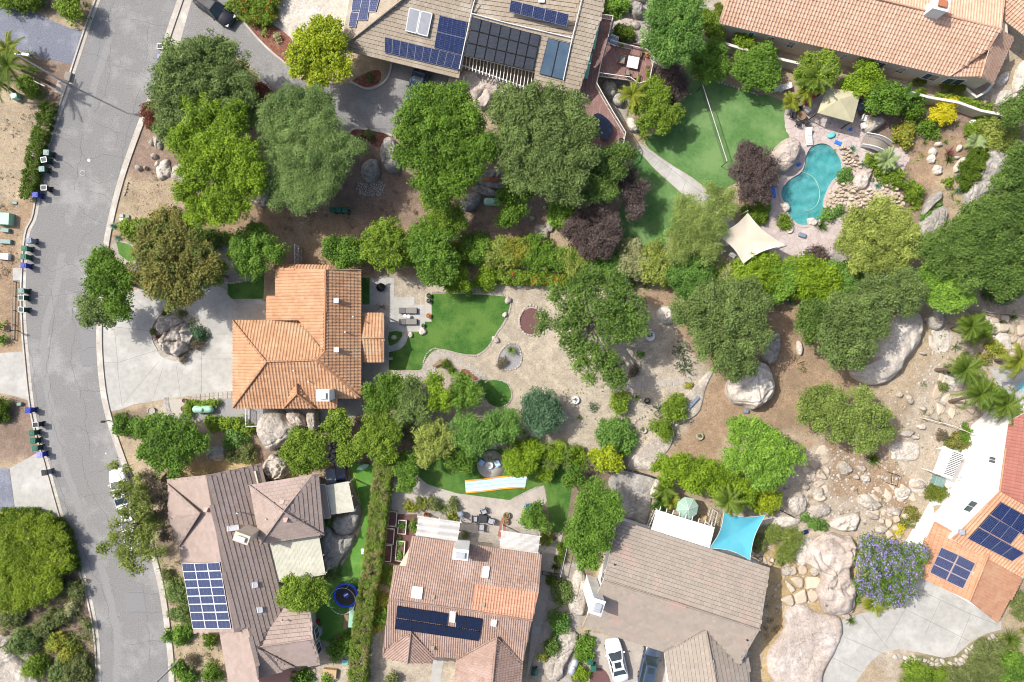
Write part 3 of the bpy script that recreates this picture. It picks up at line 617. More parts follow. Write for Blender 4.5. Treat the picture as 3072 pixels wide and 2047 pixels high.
def crown_puffs(L3,S,seed):
    """puffs over the upper shells of the lobes; those buried deep inside another lobe are dropped"""
    r=np.random.default_rng(seed); cs=[]; rs=[]; LC=np.array([l[:3]for l in L3]); LR=np.array([l[3]for l in L3])
    for c,R in zip(LC,LR):
        pr=min(S['puff'],R*.6); n=max(4,int(3.6*(R/pr)**2)); u=r.normal(size=(n,3)); u/=np.linalg.norm(u,axis=1)[:,None]; u[:,2]=np.where(u[:,2]<-.15,-u[:,2],u[:,2])
        q=c+u*np.array([1,1,S['flat']])*(R-pr*.8)*(.58+.52*r.random(n)+.24*(r.random(n)<.12))[:,None]; cs.append(q); rs.append(pr*(.6+.75*r.random(n)))
    cs=np.concatenate(cs); rs=np.concatenate(rs); keep=np.ones(len(cs),bool)
    for c,R in zip(LC,LR): dd=np.linalg.norm((cs-c)/np.array([1,1,S['flat']]),axis=1); keep&=~(dd<R*.52)
    cs,rs=cs[keep],rs[keep]; ex=[]; er=[]
    for c,R in zip(LC,LR):                  # a thinner inner layer, so that the crown has depth
        if R>.5: k=int(3+2.2*(R/S['puff'])**2); u=r.normal(size=(k,3)); u/=np.linalg.norm(u,axis=1)[:,None]; u[:,2]*=.35; ex.append(c+u*(R*(.1+.62*r.random(k)))[:,None]); er.append(np.full(k,min(S['puff'],R*.5)*.9))
    return(np.concatenate([cs]+ex),np.concatenate([rs]+er))if ex else(cs,rs)
TCOUNT=[0]; GL={}
def limb(mb,a,b,r0,r1,m,seg=5,wob=.12):
    a=Vector(a); b=Vector(b); L_=(b-a).length; P=[]
    for i in range(seg+1):
        t=i/seg; p=a.lerp(b,t); 
        if 0<i<seg: p+=Vector([random.uniform(-1,1)*wob*L_*.5 for _ in range(3)])
        p.z+=math.sin(t*math.pi)*L_*.06; P.append(p)
    mb.tube(P,[r0+(r1-r0)*i/seg for i in range(seg+1)],M(m),6)
def tree(name,label,sty,spec,z0=1.6,z1=6.0,bark='bark',cat='tree',group=None,limbs=True,twigs=0,blossoms=None,trunk_r=None,base=None):
    S=STY[sty]; q=pp(spec); TCOUNT[0]+=1; seed=1000+TCOUNT[0]*7; cxp=sum(p[0]*p[2]for p in q)/sum(p[2]for p in q); cyp=sum(p[1]*p[2]for p in q)/sum(p[2]for p in q)
    sk=1.3056 if spec.strip()[0]=='Q' else 1/2.24; ext=max(math.hypot(p[0]-cxp,p[1]-cyp)+p[2]*sk for p in q); L3=[]
    for p in q:
        R=p[2]*sk; rm=R/PXM*(1.12 if z0>.6 else 1.38 if 'boundary' in name else 1.25); dd=math.hypot(p[0]-cxp,p[1]-cyp)/ext
        zt=(p[3]if len(p)>3 else z1-(z1-z0)*.35*dd**1.5); rm*=(HC-zt*.8)/HC; zc=max(z0+rm*S['flat']*.35,zt-rm*S['flat']); zc=max(zc,.02); w=W(p[:2],zc); L3.append((w.x,w.y,zc,rm))
    c=np.array([l[:3]for l in L3]); g=W((cxp,cyp),(z0+z1)/2); g.z=0
    if base: g=w1(base,0)
    T=thing(name,label,cat,g,group); cs,rs=crown_puffs(L3,S,seed)
    if z0<.6: # shrubs: fill down to the ground
        r=np.random.default_rng(seed+1); ex=[]; er=[]
        for l in L3:
            k=max(3,int(l[3]*6)); a=r.random(k)*6.28; rr=l[3]*.8; ex+=[(l[0]+math.cos(t)*rr,l[1]+math.sin(t)*rr,max(.1,l[2]*r.uniform(.2,.8)))for t in a]; er+=[min(S['puff'],l[3]*.5)*r.uniform(.6,1)for _ in a]
        cs=np.concatenate([cs,np.array(ex)]); rs=np.concatenate([rs,er])
    V,F,v=leaves(cs,rs,S,seed+3); o=np.array(g,np.float32); link('crown' if z0>.6 else 'foliage',fast('crown',V-o,F,{'v': v}),T,[M(S['m'])])
    H=z1-z0; mb=MB(); big=max(l[3]for l in L3); tr=trunk_r or max(.05,min(.38,big*.11)); top=Vector((sum(l[0]for l in L3)/len(L3),sum(l[1]for l in L3)/len(L3),max(.3,z0+H*.15)))
    mb.tube([g-Vector((0,0,.2)),g.lerp(top,.5)+Vector((.1*tr,.2*tr,0)),top],[tr*1.25,tr,tr*.8],M(bark),8)
    if limbs:
        for l in L3: limb(mb,top,(l[0],l[1],l[2]+l[3]*.35),tr*.55,tr*.12,bark)
    for k in range(twigs):
        l=random.choice(L3); a=random.uniform(0,6.28); e=random.uniform(.1,1.1); p=Vector((l[0],l[1],l[2])); d=Vector((math.cos(a)*math.cos(e),math.sin(a)*math.cos(e),math.sin(e)*S['flat']))
        limb(mb,p.lerp(p+d*l[3],.35),p+d*l[3]*random.uniform(.98,1.1),.035,.012,bark,4,.2)
    mb.build('trunk' if z0>.6 else 'stem',T)
    if blossoms:
        r=np.random.default_rng(seed+9); k=r.random(len(rs))<blossoms[1]; S2=dict(STY[blossoms[0]]); V,F,v=leaves(cs[k]+np.array([0,0,.08]),rs[k]*.8,S2,seed+5); link('blossom',fast('blossom',V-o,F,{'v': v}),T,[M(S2['m'])])
    return T
def shrub(label,sty,spec,h=1.2,name='shrub',**k): return tree(name,label,sty,spec,0.1,h,cat=k.pop('cat','shrub'),limbs=False,**k)
def hedge(label,P,w,h,sty,name='hedge',group=None,blossoms=None):
    """clipped hedge along a path"""
    S=STY[sty]; TCOUNT[0]+=1; seed=5000+TCOUNT[0]; r=np.random.default_rng(seed)
    P=[Vector((p[0],p[1]))for p in(wp(P,h*.8)if isinstance(P,str)else P)]; pr=S['puff']; cs=[]; rs=[]
    for(a,b)in zip(P,P[1:]):
        d=(b-a); L_=d.length; d.normalize(); n=Vector((-d.y,d.x)); k=int(L_*(w+2*h)/(pr*pr)*.9)
        for _ in range(k):
            t=r.random()*L_; s=r.random()*(w+2*h)-h
            if s<0: off,z=-w/2,h+s
            elif s>w: off,z=w/2,h-(s-w)
            else: off,z=s-w/2,h
            q=a+d*t+n*(off*(1-pr*.5/max(w,.3))); cs.append((q.x,q.y,max(.15,z-pr*.55+r.normal()*.05))); rs.append(pr*(.7+.5*r.random()))
    cs=np.array(cs); rs=np.array(rs); g=Vector((P[0].x,P[0].y,0)); T=thing(name,label,'hedge',g,group); V,F,v=leaves(cs,rs,S,seed); link('foliage',fast('foliage',V-np.array(g,np.float32),F,{'v': v}),T,[M(S['m'])])
    mb=MB()
    for p,a in along(P,1.2): limb(mb,(p.x,p.y,-.1),(p.x+random.uniform(-.2,.2),p.y+random.uniform(-.2,.2),h*.75),.05,.02,'bark',3)
    mb.build('stem',T)
    if blossoms:
        k=r.random(len(rs))<blossoms[1]; S2=STY[blossoms[0]]; V,F,v=leaves(cs[k]+np.array([0,0,.1]),rs[k]*.8,S2,seed+5); link('blossom',fast('blossom',V-np.array(g,np.float32),F,{'v': v}),T,[M(S2['m'])])
    return T
def blade(n_seg,L_,w,rise,droop,mb=None,m=None,base=(0,0,0),az=0.0,roll=.0,fold=.25):
    """one strap leaf rising from base along azimuth az"""
    V=[]; F=[]; ca,sa=math.cos(az),math.sin(az)
    for i in range(n_seg+1):
        t=i/n_seg; x=L_*t*math.cos(rise)*(1-.1*droop*t); z=L_*(t*math.sin(rise)-droop*t*t*.8); ww=w*(1-t)**.6*(.55+.45*min(1,t*5))/2+.004
        for s,dz in((-1,fold*ww),(0,0),(1,fold*ww)): V.append((base[0]+x*ca-s*ww*sa,base[1]+x*sa+s*ww*ca,base[2]+max(z+dz,-base[2]+.02)))
    for i in range(n_seg): F+=[(3*i,3*i+3,3*i+4,3*i+1),(3*i+1,3*i+4,3*i+5,3*i+2)]
    mb.add(V,F,m)
def rosette(label,s,sty,n=28,h=.4,name='agave',cat='plant',w=.09,group=None,stem=.0,heads=1,parts=False):
    """spiky plant: s = 'A x,y,r' """
    p=pp(s)[0]; R=p[2]/CS; m=M('leaf_'+sty); z=stem; g=W(p[:2],z+h*.4); g.z=0; T=thing(name,label,cat,g,group); mb=MB()
    for k in range(n):
        az=k*2.39996+random.uniform(-.2,.2); t=k/n; rise=.15+1.15*(1-t)*random.uniform(.85,1.1)if k>2 else 1.3; L_=R*(.75+.4*random.random())*(1.02 if t>.3 else .8)
        one=MB()if parts else mb; blade(4,L_,w*random.uniform(.8,1.2),rise if t>.1 else 1.2,.3*t,one,m,(g.x,g.y,z+.05),az)
        if parts: one.build('leaf',T)
    if not parts: mb.build('leaf',T)
    if stem>.1: q=MB(); q.tube([g-Vector((0,0,.1)),g+Vector((0,0,stem+.08))],[.11,.09],M('bark'),7); q.build('trunk',T)
    return T
def frond(L_,rise,droop,w,m,mb,base,az,nl=24,lw=.026,rachis='leaf_palm'):
    """feather palm frond"""
    base=Vector(base); ca,sa=math.cos(az),math.sin(az); P=[]
    for i in range(nl+1):
        t=i/nl; P.append(base+Vector((L_*t*math.cos(rise*(1-t*.5))*ca,L_*t*math.cos(rise*(1-t*.5))*sa,L_*(t*math.sin(rise)-droop*t*t))))
    mb.tube(P[::2],[.03*(1-i/(nl/2+1))+.008 for i in range(len(P[::2]))],m,4,False)
    for i in range(2,nl+1):
        t=i/nl; d=(P[i]-P[i-1]).normalized(); side=Vector((-sa,ca,0)); l=w*(math.sin(min(1,t*1.25+.12)*math.pi*.85))*random.uniform(.65,1.2)+.05
        for s in(-1,1):
            for dd in(0,.5):
                o=P[i].lerp(P[i-1],dd); tip=o+side*s*l*.8+d*l*random.uniform(.4,.9)-Vector((0,0,l*random.uniform(.1,.6))); e=d*lw
                mb.add([o-e,o+e,tip],[(0,1,2)]if s<0 else[(2,1,0)],m)
def palm(label,base,top,z,L_,sty='palm',n=18,name='palm_tree',w=.55,trunk=.16,lw=.028,group=None,bark='bark',droop=.55):
    g=w1(base,0); t=w1(top,z); T=thing(name,label,'palm' if 'palm' in name else 'plant',g,group); mb=MB(); P=[g-Vector((0,0,.2)),g.lerp(t,.5)+Vector((.05,.08,0)),t]; mb.tube(P,[trunk*1.3,trunk,trunk*.85],M(bark),8); mb.build('trunk',T)
    for k in range(n):
        f=MB(); az=k*2.39996+random.uniform(-.45,.45); a=k/n; frond(L_*random.uniform(.6,1.15),1.15-1.05*a,droop*(.6+.5*a),w,M('leaf_'+sty),f,t,az,lw=lw); f.build('frond',T)
    return T
def fanpalm(label,s,z,sty,n=34,w=.14,name='fan_palm',cat='palm',group=None):
    return rosette(label,s,sty,n,z*.5,name,cat,w,group,stem=z,parts=True)
def cactus(label,s,n=26,pad=.26,h=1.0,name='cactus'):
    p=pp(s)[0]; R=p[2]/CS; g=W(p[:2],h*.4); g.z=0; T=thing(name,label,'cactus',g); 
    for k in range(n):
        a=random.uniform(0,6.28); rr=R*math.sqrt(random.random()); mb=MB(); x,y=g.x+math.cos(a)*rr,g.y+math.sin(a)*rr; zz=random.uniform(.15,h*(1.1-rr/R*.6)); az=random.uniform(0,3.14); tl=random.uniform(-.6,.6)
        V=[]; nn=8; Mx=Matrix.Rotation(az,3,'Z')@Matrix.Rotation(tl,3,'X')
        for s_,rr2 in((-.03,.7),(-.03,1),(.03,1),(.03,.7)):
            for i in range(nn): t=2*math.pi*i/nn; q=Mx@Vector((math.cos(t)*pad*.36*rr2,s_*(1.5 if rr2<1 else .7),math.sin(t)*pad*.55*rr2)); V.append((x+q.x,y+q.y,zz+q.z+.05))
        F=[tuple(range(nn))]+[(j*nn+i,j*nn+(i+1)%nn,(j+1)*nn+(i+1)%nn,(j+1)*nn+i)for j in range(3)for i in range(nn)]+[tuple(range(3*nn,4*nn))[::-1]]
        mb.add(V,F,M('leaf_cactus'),True); mb.build('pad',T)
    mb=MB();[limb(mb,(g.x+random.uniform(-R,R)*.3,g.y+random.uniform(-R,R)*.3,-.1),(g.x+math.cos(a)*R*.7,g.y+math.sin(a)*R*.7,h*.5),.07,.05,'leaf_cactus',3)for a in np.arange(0,6.28,.9)]; mb.build('stem',T); return T
# ------------------------------------------------------------------ vehicles
def car(label,front,rear,paint,kind='sedan',W_=1.86,name='parked_car',z=0.0,sunroof=True):
    """front and rear = survey points of the bumpers"""
    f=w1(front,.6); r=w1(rear,.6); d=(f-r); Ln=4.75 if kind=='sedan' else 4.8; c=(f+r)/2; c.z=z; rz=math.atan2(d.y,d.x); T=thing(name,label,'car',c)
    Hh=1.44 if kind=='sedan' else 1.72; R=Matrix.Rotation(rz,3,'Z'); hl=Ln/2; P=M(paint)
    def put(mb,V,F,m,s=False): mb.add([R@Vector(v)+c for v in V],F,m,s)
    # body: stations (x, half width, sill z, belt z, deck z)
    St=[(-hl,.62,.34,.70,.78),(-hl+.10,.80,.26,.82,.95),(-hl+.45,.90,.22,.88,1.02 if kind=='sedan' else 1.05),(-hl+1.1,.925,.20,.92,1.04),(-.3,.93,.20,.93,1.02),(.55,.93,.20,.92,1.0),(hl-1.25,.92,.20,.88,.98),(hl-.55,.88,.22,.80,.90),(hl-.15,.76,.26,.66,.76),(hl,.55,.34,.55,.62)]
    V=[]; n=9
    for x,hw,zs,zb,zd in St:
        q=[(-hw*.96,zs),(-hw,zs+.2),(-hw*.985,zb),(-hw*.86,zd),(0,zd+.035),(hw*.86,zd),(hw*.985,zb),(hw,zs+.2),(hw*.96,zs)]; V+=[(x,y*W_/1.86,zz)for y,zz in q]
    F=[(i*n+j,(i+1)*n+j,(i+1)*n+j+1,i*n+j+1)for i in range(len(St)-1)for j in range(n-1)]+[tuple(range(n)),tuple((len(St)-1)*n+k for k in range(n))[::-1],]
    mb=MB(); put(mb,V,[f_[::-1]for f_ in F],P,True); mb.build('body',T)
    # cabin
    zb=1.0; xr0,xr1,xf1,xf0=((-hl+.75,-hl+1.55,.25,1.05)if kind=='sedan' else(-hl+.22,-hl+.75,.3,1.1)); wb,wt=.80*W_/1.86,.60*W_/1.86; zt=Hh
    B_=[(xr0,-wb,zb),(xf0,-wb,zb),(xf0,wb,zb),(xr0,wb,zb)]; Tt=[(xr1,-wt,zt-.03),(xf1,-wt,zt-.03),(xf1,wt,zt-.03),(xr1,wt,zt-.03)]
    g=MB(); put(g,B_+Tt,[(0,1,5,4),(1,2,6,5),(2,3,7,6),(3,0,4,7)],M('glass')); g.build('windows',T)
    rf=MB(); put(rf,[(xr1-.03,-wt-.02,zt-.04),(xf1+.03,-wt-.02,zt-.04),(xf1+.03,wt+.02,zt-.04),(xr1-.03,wt+.02,zt-.04),(xr1+.1,-wt+.08,zt+.02),(xf1-.1,-wt+.08,zt+.02),(xf1-.1,wt-.08,zt+.02),(xr1+.1,wt-.08,zt+.02)],[(4,5,6,7),(0,1,5,4),(1,2,6,5),(2,3,7,6),(3,0,4,7)],P)
    for a,b in(((xr0,1),(xr1,1)),((xf0,1),(xf1,1))):
        for s in(-1,1): rf.tube([R@Vector((a[0],s*wb,zb))+c,R@Vector((b[0],s*wt,zt-.02))+c],.045,P,5)
    for s in(-1,1): rf.tube([R@Vector((-.35,s*wb,zb))+c,R@Vector((-.4,s*wt,zt-.02))+c],.035,P,5)
    ro=rf.build('car_roof',T)
    if sunroof: sr=MB(); put(sr,[(-.55,-.36,zt+.028),(.1,-.36,zt+.028),(.1,.36,zt+.028),(-.55,.36,zt+.028)],[(0,1,2,3)],M('glass')); sr.build('sunroof',ro)
    for x in(-hl+.95,hl-.95):
        for s in(-1,1):
            w=MB(); k=16; y=s*(.93*W_/1.86); V=[(x+math.cos(2*math.pi*i/k)*rr,y+yy,.33+math.sin(2*math.pi*i/k)*rr)for rr,yy in((.33,-.2*s),(.33,0),(.22,.012*s))for i in range(k)]
            put(w,V,[(j*k+i,j*k+(i+1)%k,(j+1)*k+(i+1)%k,(j+1)*k+i)for j in range(2)for i in range(k)],M('rubber'),True); put(w,V,[tuple(range(2*k,3*k))],M('steel')); w.build('wheel',T)
    for s in(-1,1):
        h=MB(); h.box(R@Vector((hl-.20,s*.62,.74))+c,(.30,.30,.08),M('headlamp'),rz+s*-.35,.02); h.build('headlight',T); h=MB(); h.box(R@Vector((-hl+.13,s*.66,.86))+c,(.14,.30,.1),M('taillamp'),rz+s*.3,.02); h.build('taillight',T)
        h=MB(); h.box(R@Vector((.82,s*1.0,1.0))+c,(.16,.2,.12),P,rz,.03); h.build('wing_mirror',T)
    l=MB()
    for x in(xf0+.05,): l.tube([R@Vector((x,-.7,1.015))+c,R@Vector((x-.25,.0,1.12))+c],.012,M('black'),4)
    l.build('wiper',T); return T
def bin_(label,s,m,lid=None,rz=None,open_=False,group='wheelie bins along the kerb',h=1.02,z=0):
    p=w1(s,h); p.z=z; rz=rz if rz is not None else random.uniform(-.15,.15); T=thing('wheelie_bin',label,'bin',p,group); R=Matrix.Rotation(rz,3,'Z')
    mb=MB(); mb.box(p+Vector((0,0,h*.5+.03)),(.58,.56,h*.94),M(m),rz,.05,.78); mb.build('bin_body',T)
    l=MB(); L_=M(lid or m)
    if open_:
        for dx,dy,sx,sy in((0,.27,.62,.05),(0,-.27,.62,.05),(.29,0,.05,.5),(-.29,0,.05,.5)): q=p+R@Vector((dx,dy,h+.02)); l.box(q,(sx,sy,.07),M('galv'),rz)
        l.box(p+Vector((0,0,h-.03)),(.5,.48,.04),M('black'),rz); l.build('rim',T)
    else: l.box(p+Vector((0,0,h+.05)),(.66,.62,.1),L_,rz,.05); l.box(p+R@Vector((0,0,h+.115)),(.34,.3,.03),L_,rz,.012); l.build('lid',T)
    hd=MB(); q=R@Vector((.34,0,h*.96)); hd.tube([p+q+R@Vector((0,-.22,0)),p+q+R@Vector((0,.22,0))],.022,M(m),6); hd.build('handle',T)
    for s_ in(-1,1):
        w=MB(); q=p+R@Vector((.27,s_*.25,.12)); w.tube([q-R@Vector((0,.035,0)),q+R@Vector((0,.035,0))],.12,M('rubber'),10); w.build('wheel',T)
    return T
# ================================================================== ROAD, DRIVES, LAWNS, PATHS
KL=smooth(wp('A 690,-120 A 650,0 590,160 500,430 430,650 340,900 280,1100 230,1440 E 175,60 150,400 155,650 170,850 215,1250 300,1568 I 420,500 560,880 640,1250 655,1568 665,1750'),5,False)
KR=smooth(wp('A 1250,-120 A 1215,0 1115,300 1080,500 950,830 820,1200 730,1568 E 700,300 670,700 690,1050 740,1300 830,1568 I 930,340 1040,740 1100,1000 1150,1400 1160,1750'),5,False)
sheet('road',list(KL)+list(KR)[::-1],'asphalt',.006)
mb=MB(); strip(mb,KL,.42,.02,M('kerb'),.0,.18); strip(mb,KL,.17,0,M('kerb'),.13,-.1); mb.build('kerb',kind='structure')
mb=MB(); strip(mb,KR,.42,.02,M('kerb'),.0,-.18); strip(mb,KR,.3,0,M('kerb'),.13,.15); mb.build('kerb',kind='structure')
mb=MB()
for K,s in((KL,1),(KR,-1)):
    for p,a in along(K,2.6):
        n=Vector((-math.sin(a),math.cos(a))); strip(mb,[p+n*.02*s,p+n*.4*s],.025,.025,M('joint'))
mb.build('kerb_joint',kind='structure')
def wander(P,amp,seed,step=.25,closed=False):
    out=[]
    for a,b in zip(P,P[1:]):
        a=Vector((a[0],a[1])); b=Vector((b[0],b[1])); n=max(2,int((b-a).length/step))
        for k in range(n):
            p=a.lerp(b,k/n); q=mnoise.noise_vector(Vector((p.x*.8,p.y*.8,seed)))+.6*mnoise.noise_vector(Vector((p.x*2.6,p.y*2.6,seed))); out.append(p+Vector((q.x,q.y))*amp)
    out.append(Vector((P[-1][0],P[-1][1]))); return out
mb=MB()
CR=['A 560,340 850,470 1000,530','A 1000,150 990,300 980,400','A 880,130 1020,160 1170,180','A 650,830 800,890 940,950','A 380,1060 480,1120 660,1230 760,1200','A 600,1070 720,1045 870,1065','A 590,1080 500,980 400,920',
      'A 560,900 540,1080 500,1280','A 600,1280 680,1300 770,1370','A 520,1360 580,1450 700,1500','A 740,300 730,560 640,760','E 210,460 360,470 560,440','E 350,440 360,640 300,1050','E 480,500 500,700 480,900 540,1150','E 490,560 560,690 670,700','E 540,830 660,820','E 560,940 620,930 670,905',
      'E 530,1100 700,1110','E 560,1150 580,1300 600,1500','E 330,1050 350,1300 420,1500','E 500,1330 620,1390 780,1330','E 640,20 560,80 520,200','E 260,200 330,300 480,260 560,340','I 600,170 720,130 780,80','I 560,320 720,300','I 530,20 600,250 720,480 800,700','I 660,740 900,760 1040,760','I 860,960 1080,980','I 850,1110 1110,1100','I 870,1305 1130,1290','I 640,1080 680,1400','I 420,320 560,700 700,980 760,1300','I 330,60 420,300 520,560','I 960,900 1000,1200 1010,1500','E 200,800 240,1100 300,1400','A 760,20 700,200 640,420','A 940,600 860,900 780,1200']
for i,c in enumerate(CR): strip(mb,wander(smooth(wp(c),4,False),.28,i*3.3),.035,.012,M('crack'))
mb.build('road_crack',kind='structure')
sheet('road_patch',rough(wp('A 625,265 700,265 690,470 570,480'),.05),'road_patch',.010); sheet('road_patch',rough(wp('E 540,690 665,690 690,900 555,950'),.06),'road_patch',.010); sheet('road_patch',rough(wp('I 840,960 960,950 980,1080 850,1110'),.06),'road_patch',.010)
mb=MB()
for c in('I 420,60 540,430 650,720 740,1000 790,1300 780,1568','E 420,180 380,420 300,700 310,1050 400,1500','A 760,190 640,560 600,720'): strip(mb,wander(smooth(wp(c),5,False),0.12,7.7),.75,.0105,M('road_pale'))
mb.build('worn_wheel_track',kind='structure')
def disc(label,s,r,m,ring=None,name='manhole_cover',h=.012,cat='manhole cover'):
    p=w1(s,0); mb=MB(); mb.lathe(p+Vector((0,0,.004)),[(r,0),(r,h),(r*.82,h),(r*.8,h-.004)],M(ring or m),20); mb.lathe(p+Vector((0,0,.004)),[(r*.8,h-.006),(r*.8,h-.003)],M(m),20); return mb.one(name,label,cat)
disc('round white-rimmed manhole cover in the road below the white survey dot','A 555,1165',.33,'road_patch','concrete'); disc('small white disc painted round a valve cap on the road','A 597,1078',.17,'white','white','valve_cover',cat='valve cover')
disc('small manhole cover low on the bend, near the parked white cars','E 711,1524',.07,'white','white','valve_cover',cat='valve cover')
# drives
sheet('driveway',rough(wp('A -200,-40 0,20 200,60 330,130 470,190 565,215 500,430 430,425 360,410 200,370 0,285 -200,230'),.08),'asphalt_blue',.008)
sheet('driveway',smooth(wp('A 1290,-100 1620,-100 A 1560,70 1680,200 1792,330 B 100,320 220,425 330,540 530,560 640,560 760,590 860,560 935,430 1350,300 1350,560 1180,640 1010,770 930,910 800,880 680,870 570,870 420,760 300,650 100,570 0,470 A 1640,400 1400,330 1200,305'),3),'asphalt_drive',.008)
sheet('driveway_apron','A 1215,-60 1300,-60 1290,0 1205,305 1115,305','kerb',.016)
D1=wp('E 668,668 690,1050 735,1242 900,1195 1300,1135 1600,1112 1840,1112 1840,520 1600,520 1560,470 1450,385 1200,350 850,450 700,620')
sheet('driveway',smooth(D1,2),'concrete',.012)
mb=MB()
for c in('E 795,960 770,690 700,640','E 785,915 820,1200','E 690,915 790,915 1060,830','E 820,1200 1070,905','E 1030,1150 1095,950','E 1215,1145 1185,940','E 1355,1120 1355,720','E 1340,890 1565,890','E 1390,722 1565,722','E 770,675 1010,700','E 910,500 1060,610','E 1565,520 1600,640','E 1460,390 1600,520'): strip(mb,wp(c),.03,.014,M('joint'))
mb.build('driveway_joint',kind='structure')
sheet('driveway','E -200,860 0,850 155,840 175,1000 192,1168 100,1140 -200,1080','concrete',.012); sheet('driveway','I 65,130 255,25 300,60 412,478 290,440 105,420','concrete',.012); sheet('driveway',rough(wp('I -200,130 62,132 103,418 -200,415'),.05),'asphalt_blue',.016)
sheet('driveway','K 480,1250 560,1230 1100,1330 1110,1700 700,1700 640,1470 570,1420','concrete_tan',.012)
D7=wp('L 565,1150 700,1105 860,1080 980,1065 1030,830 1500,800 1640,1120 1640,1215 1540,1240 1430,1300 1330,1390 1250,1405 1100,1370 950,1345 840,1370 760,1430 640,1600 410,1600 500,1400 575,1240'); sheet('driveway',D7,'concrete',.012)
mb=MB()
for c in('L 700,1115 880,1345','L 580,1262 870,1385','L 990,1075 1420,1290','L 1060,935 1430,1110 1610,1180','L 860,1300 990,1085','L 1130,1240 1230,1020','L 1320,1390 1430,1120','L 500,1400 700,1500'): strip(mb,wp(c),.035,.014,M('joint'))
mb.build('driveway_joint',kind='structure')
sheet('walkway','E 1555,520 1840,520 1840,640 1560,640','concrete_tan',.018); sheet('patio','F 783,348 948,348 948,475 1083,475 1083,525 1153,525 1153,706 912,706 912,525 783,525','concrete',.020)
sheet('patio','F 700,525 912,525 912,970 880,1090 700,1090','concrete_tan',.012); sheet('walkway',smooth(wp('F 905,800 960,790 1000,750 1020,706 1042,706 1025,780 985,825 905,842'),3),'concrete',.022)
sheet('patio','F 1155,450 1198,450 1198,638 1155,638','gravel_pale',.014); sheet('patio','J 1378,300 1725,345 1715,460 1660,585 1500,570 1378,540','concrete_tan',.016); sheet('patio','J 1725,345 K 20,350 250,245 270,350 150,520 -60,540','concrete_tan',.012)
sheet('walkway','J 1212,1380 1280,1385 1245,1700 1175,1700','concrete',.02); sheet('patio','J -60,1545 250,1480 255,1700 -60,1700','salmon',.016)
sheet('gravel_bed',rough(wp('E 1290,1180 1450,1120 1792,1150 1792,1300 1400,1310 1200,1290 1240,1240'),.08),'gravel_grey',.006)
sheet('gravel_bed',rough(wp('F -200,1220 720,1150 760,1250 500,1330 60,1330 -150,1300'),.1),'gravel_grey',.005)
# the long pale path across the light lawn and the patio round the pool
sheet('walkway','C 870,975 900,965 1060,1080 1250,1200 1500,1420 1560,1568 1480,1600 1400,1500 1200,1320 1000,1140 880,1010','concrete',.024)
mb=MB()
for c in('C 905,985 1460,1410','C 990,1120 1030,1070','C 1080,1190 1110,1130','C 1180,1280 1210,1205','C 960,1075 1000,1045','C 1270,1360 1310,1280','C 1360,1440 1400,1370'): strip(mb,wp(c),.03,.026,M('joint'))
mb.build('walkway_joint',kind='structure')
# lawns
LA=smooth(wp('F 1198,450 1450,455 1690,470 1722,510 1712,570 1680,640 1640,700 1600,770 1560,820 1495,860 1380,850 1290,825 1220,830 1160,890 1130,965'),2,False)+wp('F 912,965 912,845 985,825 1025,790 1050,706 1153,706 1153,640 1198,640')
sheet('lawn',LA,'turf',.030,kind='structure'); LB=smooth(wp('F 1510,1040 1600,1030 1690,1045 1730,1100 1725,1170 1670,1212 1600,1200 1550,1150 1530,1110'),3); sheet('lawn',LB,'turf',.030)
sheet('lawn','F 700,345 780,345 780,520 700,520','turf',.024); sheet('lawn',smooth(wp('F 912,710 1000,710 985,760 950,790 912,798'),2),'turf',.024)
sheet('lawn','E 1530,385 1620,372 1700,352 1735,300 1775,290 1770,485 1558,487 1530,455','turf',.024); sheet('lawn',rough(wp('E 780,100 870,120 960,210 860,240 800,180'),.1),'grass',.016)
sheet('lawn',smooth(wp('C 1225,415 1290,490 1400,540 1640,610 D 0,640 60,640 170,680 200,700 180,770 190,860 215,930 180,960 120,1010 40,1100 C 1600,1200 1500,1250 1400,1300 1250,1195 1070,1080 930,965 1000,880 1100,700'),3),'turf_light',.020)
sheet('lawn',smooth(wp('C 860,1020 900,1030 1000,1145 1200,1325 1300,1420 1200,1568 G 1100,20 1040,170 740,170 700,60 C 800,1300'),3),'turf_light',.020)
sheet('lawn',smooth(wp('J 655,110 815,110 795,300 775,520 745,800 705,1000 680,1270 600,1285 440,1285 380,1150 430,1000 500,880 590,800 690,620 735,470 728,380 670,250'),2),'turf_side',.020)
sheet('lawn',smooth(wp('J 1080,0 1500,0 K 300,20 480,60 440,250 400,500 355,560 300,540 270,350 250,245 120,290 10,350 J 1720,348 1560,335 1380,302 1180,240 1110,190'),2),'turf',.010)
sheet('gravel_bed',rough(wp('J 1110,190 1180,245 1380,302 1378,440 1170,360 1000,440 930,410 930,300 1100,290'),.06),'gravel_pale',.018); sheet('mulch_bed',smooth(wp('B 0,215 60,150 170,190 290,310 215,425 100,330'),3),'mulch_red',.012)
sheet('mulch_bed',smooth(wp('A 1560,20 1640,90 1792,250 1792,330 1680,190'),3),'mulch_red',.018); sheet('mulch_bed',smooth(wp('B 660,550 760,490 840,470 860,510 840,560 740,590'),3),'mulch_red',.02)
sheet('mulch_bed',smooth(wp('B 660,900 720,865 850,890 940,920 870,1000 780,960'),3),'mulch_red',.012); sheet('mulch_bed',smooth(wp('G 95,600 150,550 210,570 215,700 160,725 100,690'),3),'mulch_plum',.016)
sheet('mulch_bed',smooth(wp('F 1400,960 1480,970 1520,1020 1440,1040 1400,1000'),3),'mulch_red',.012); sheet('mulch_bed',smooth(wp('K 570,1490 650,1480 700,1568 690,1700 570,1650'),3),'mulch_plum',.016)
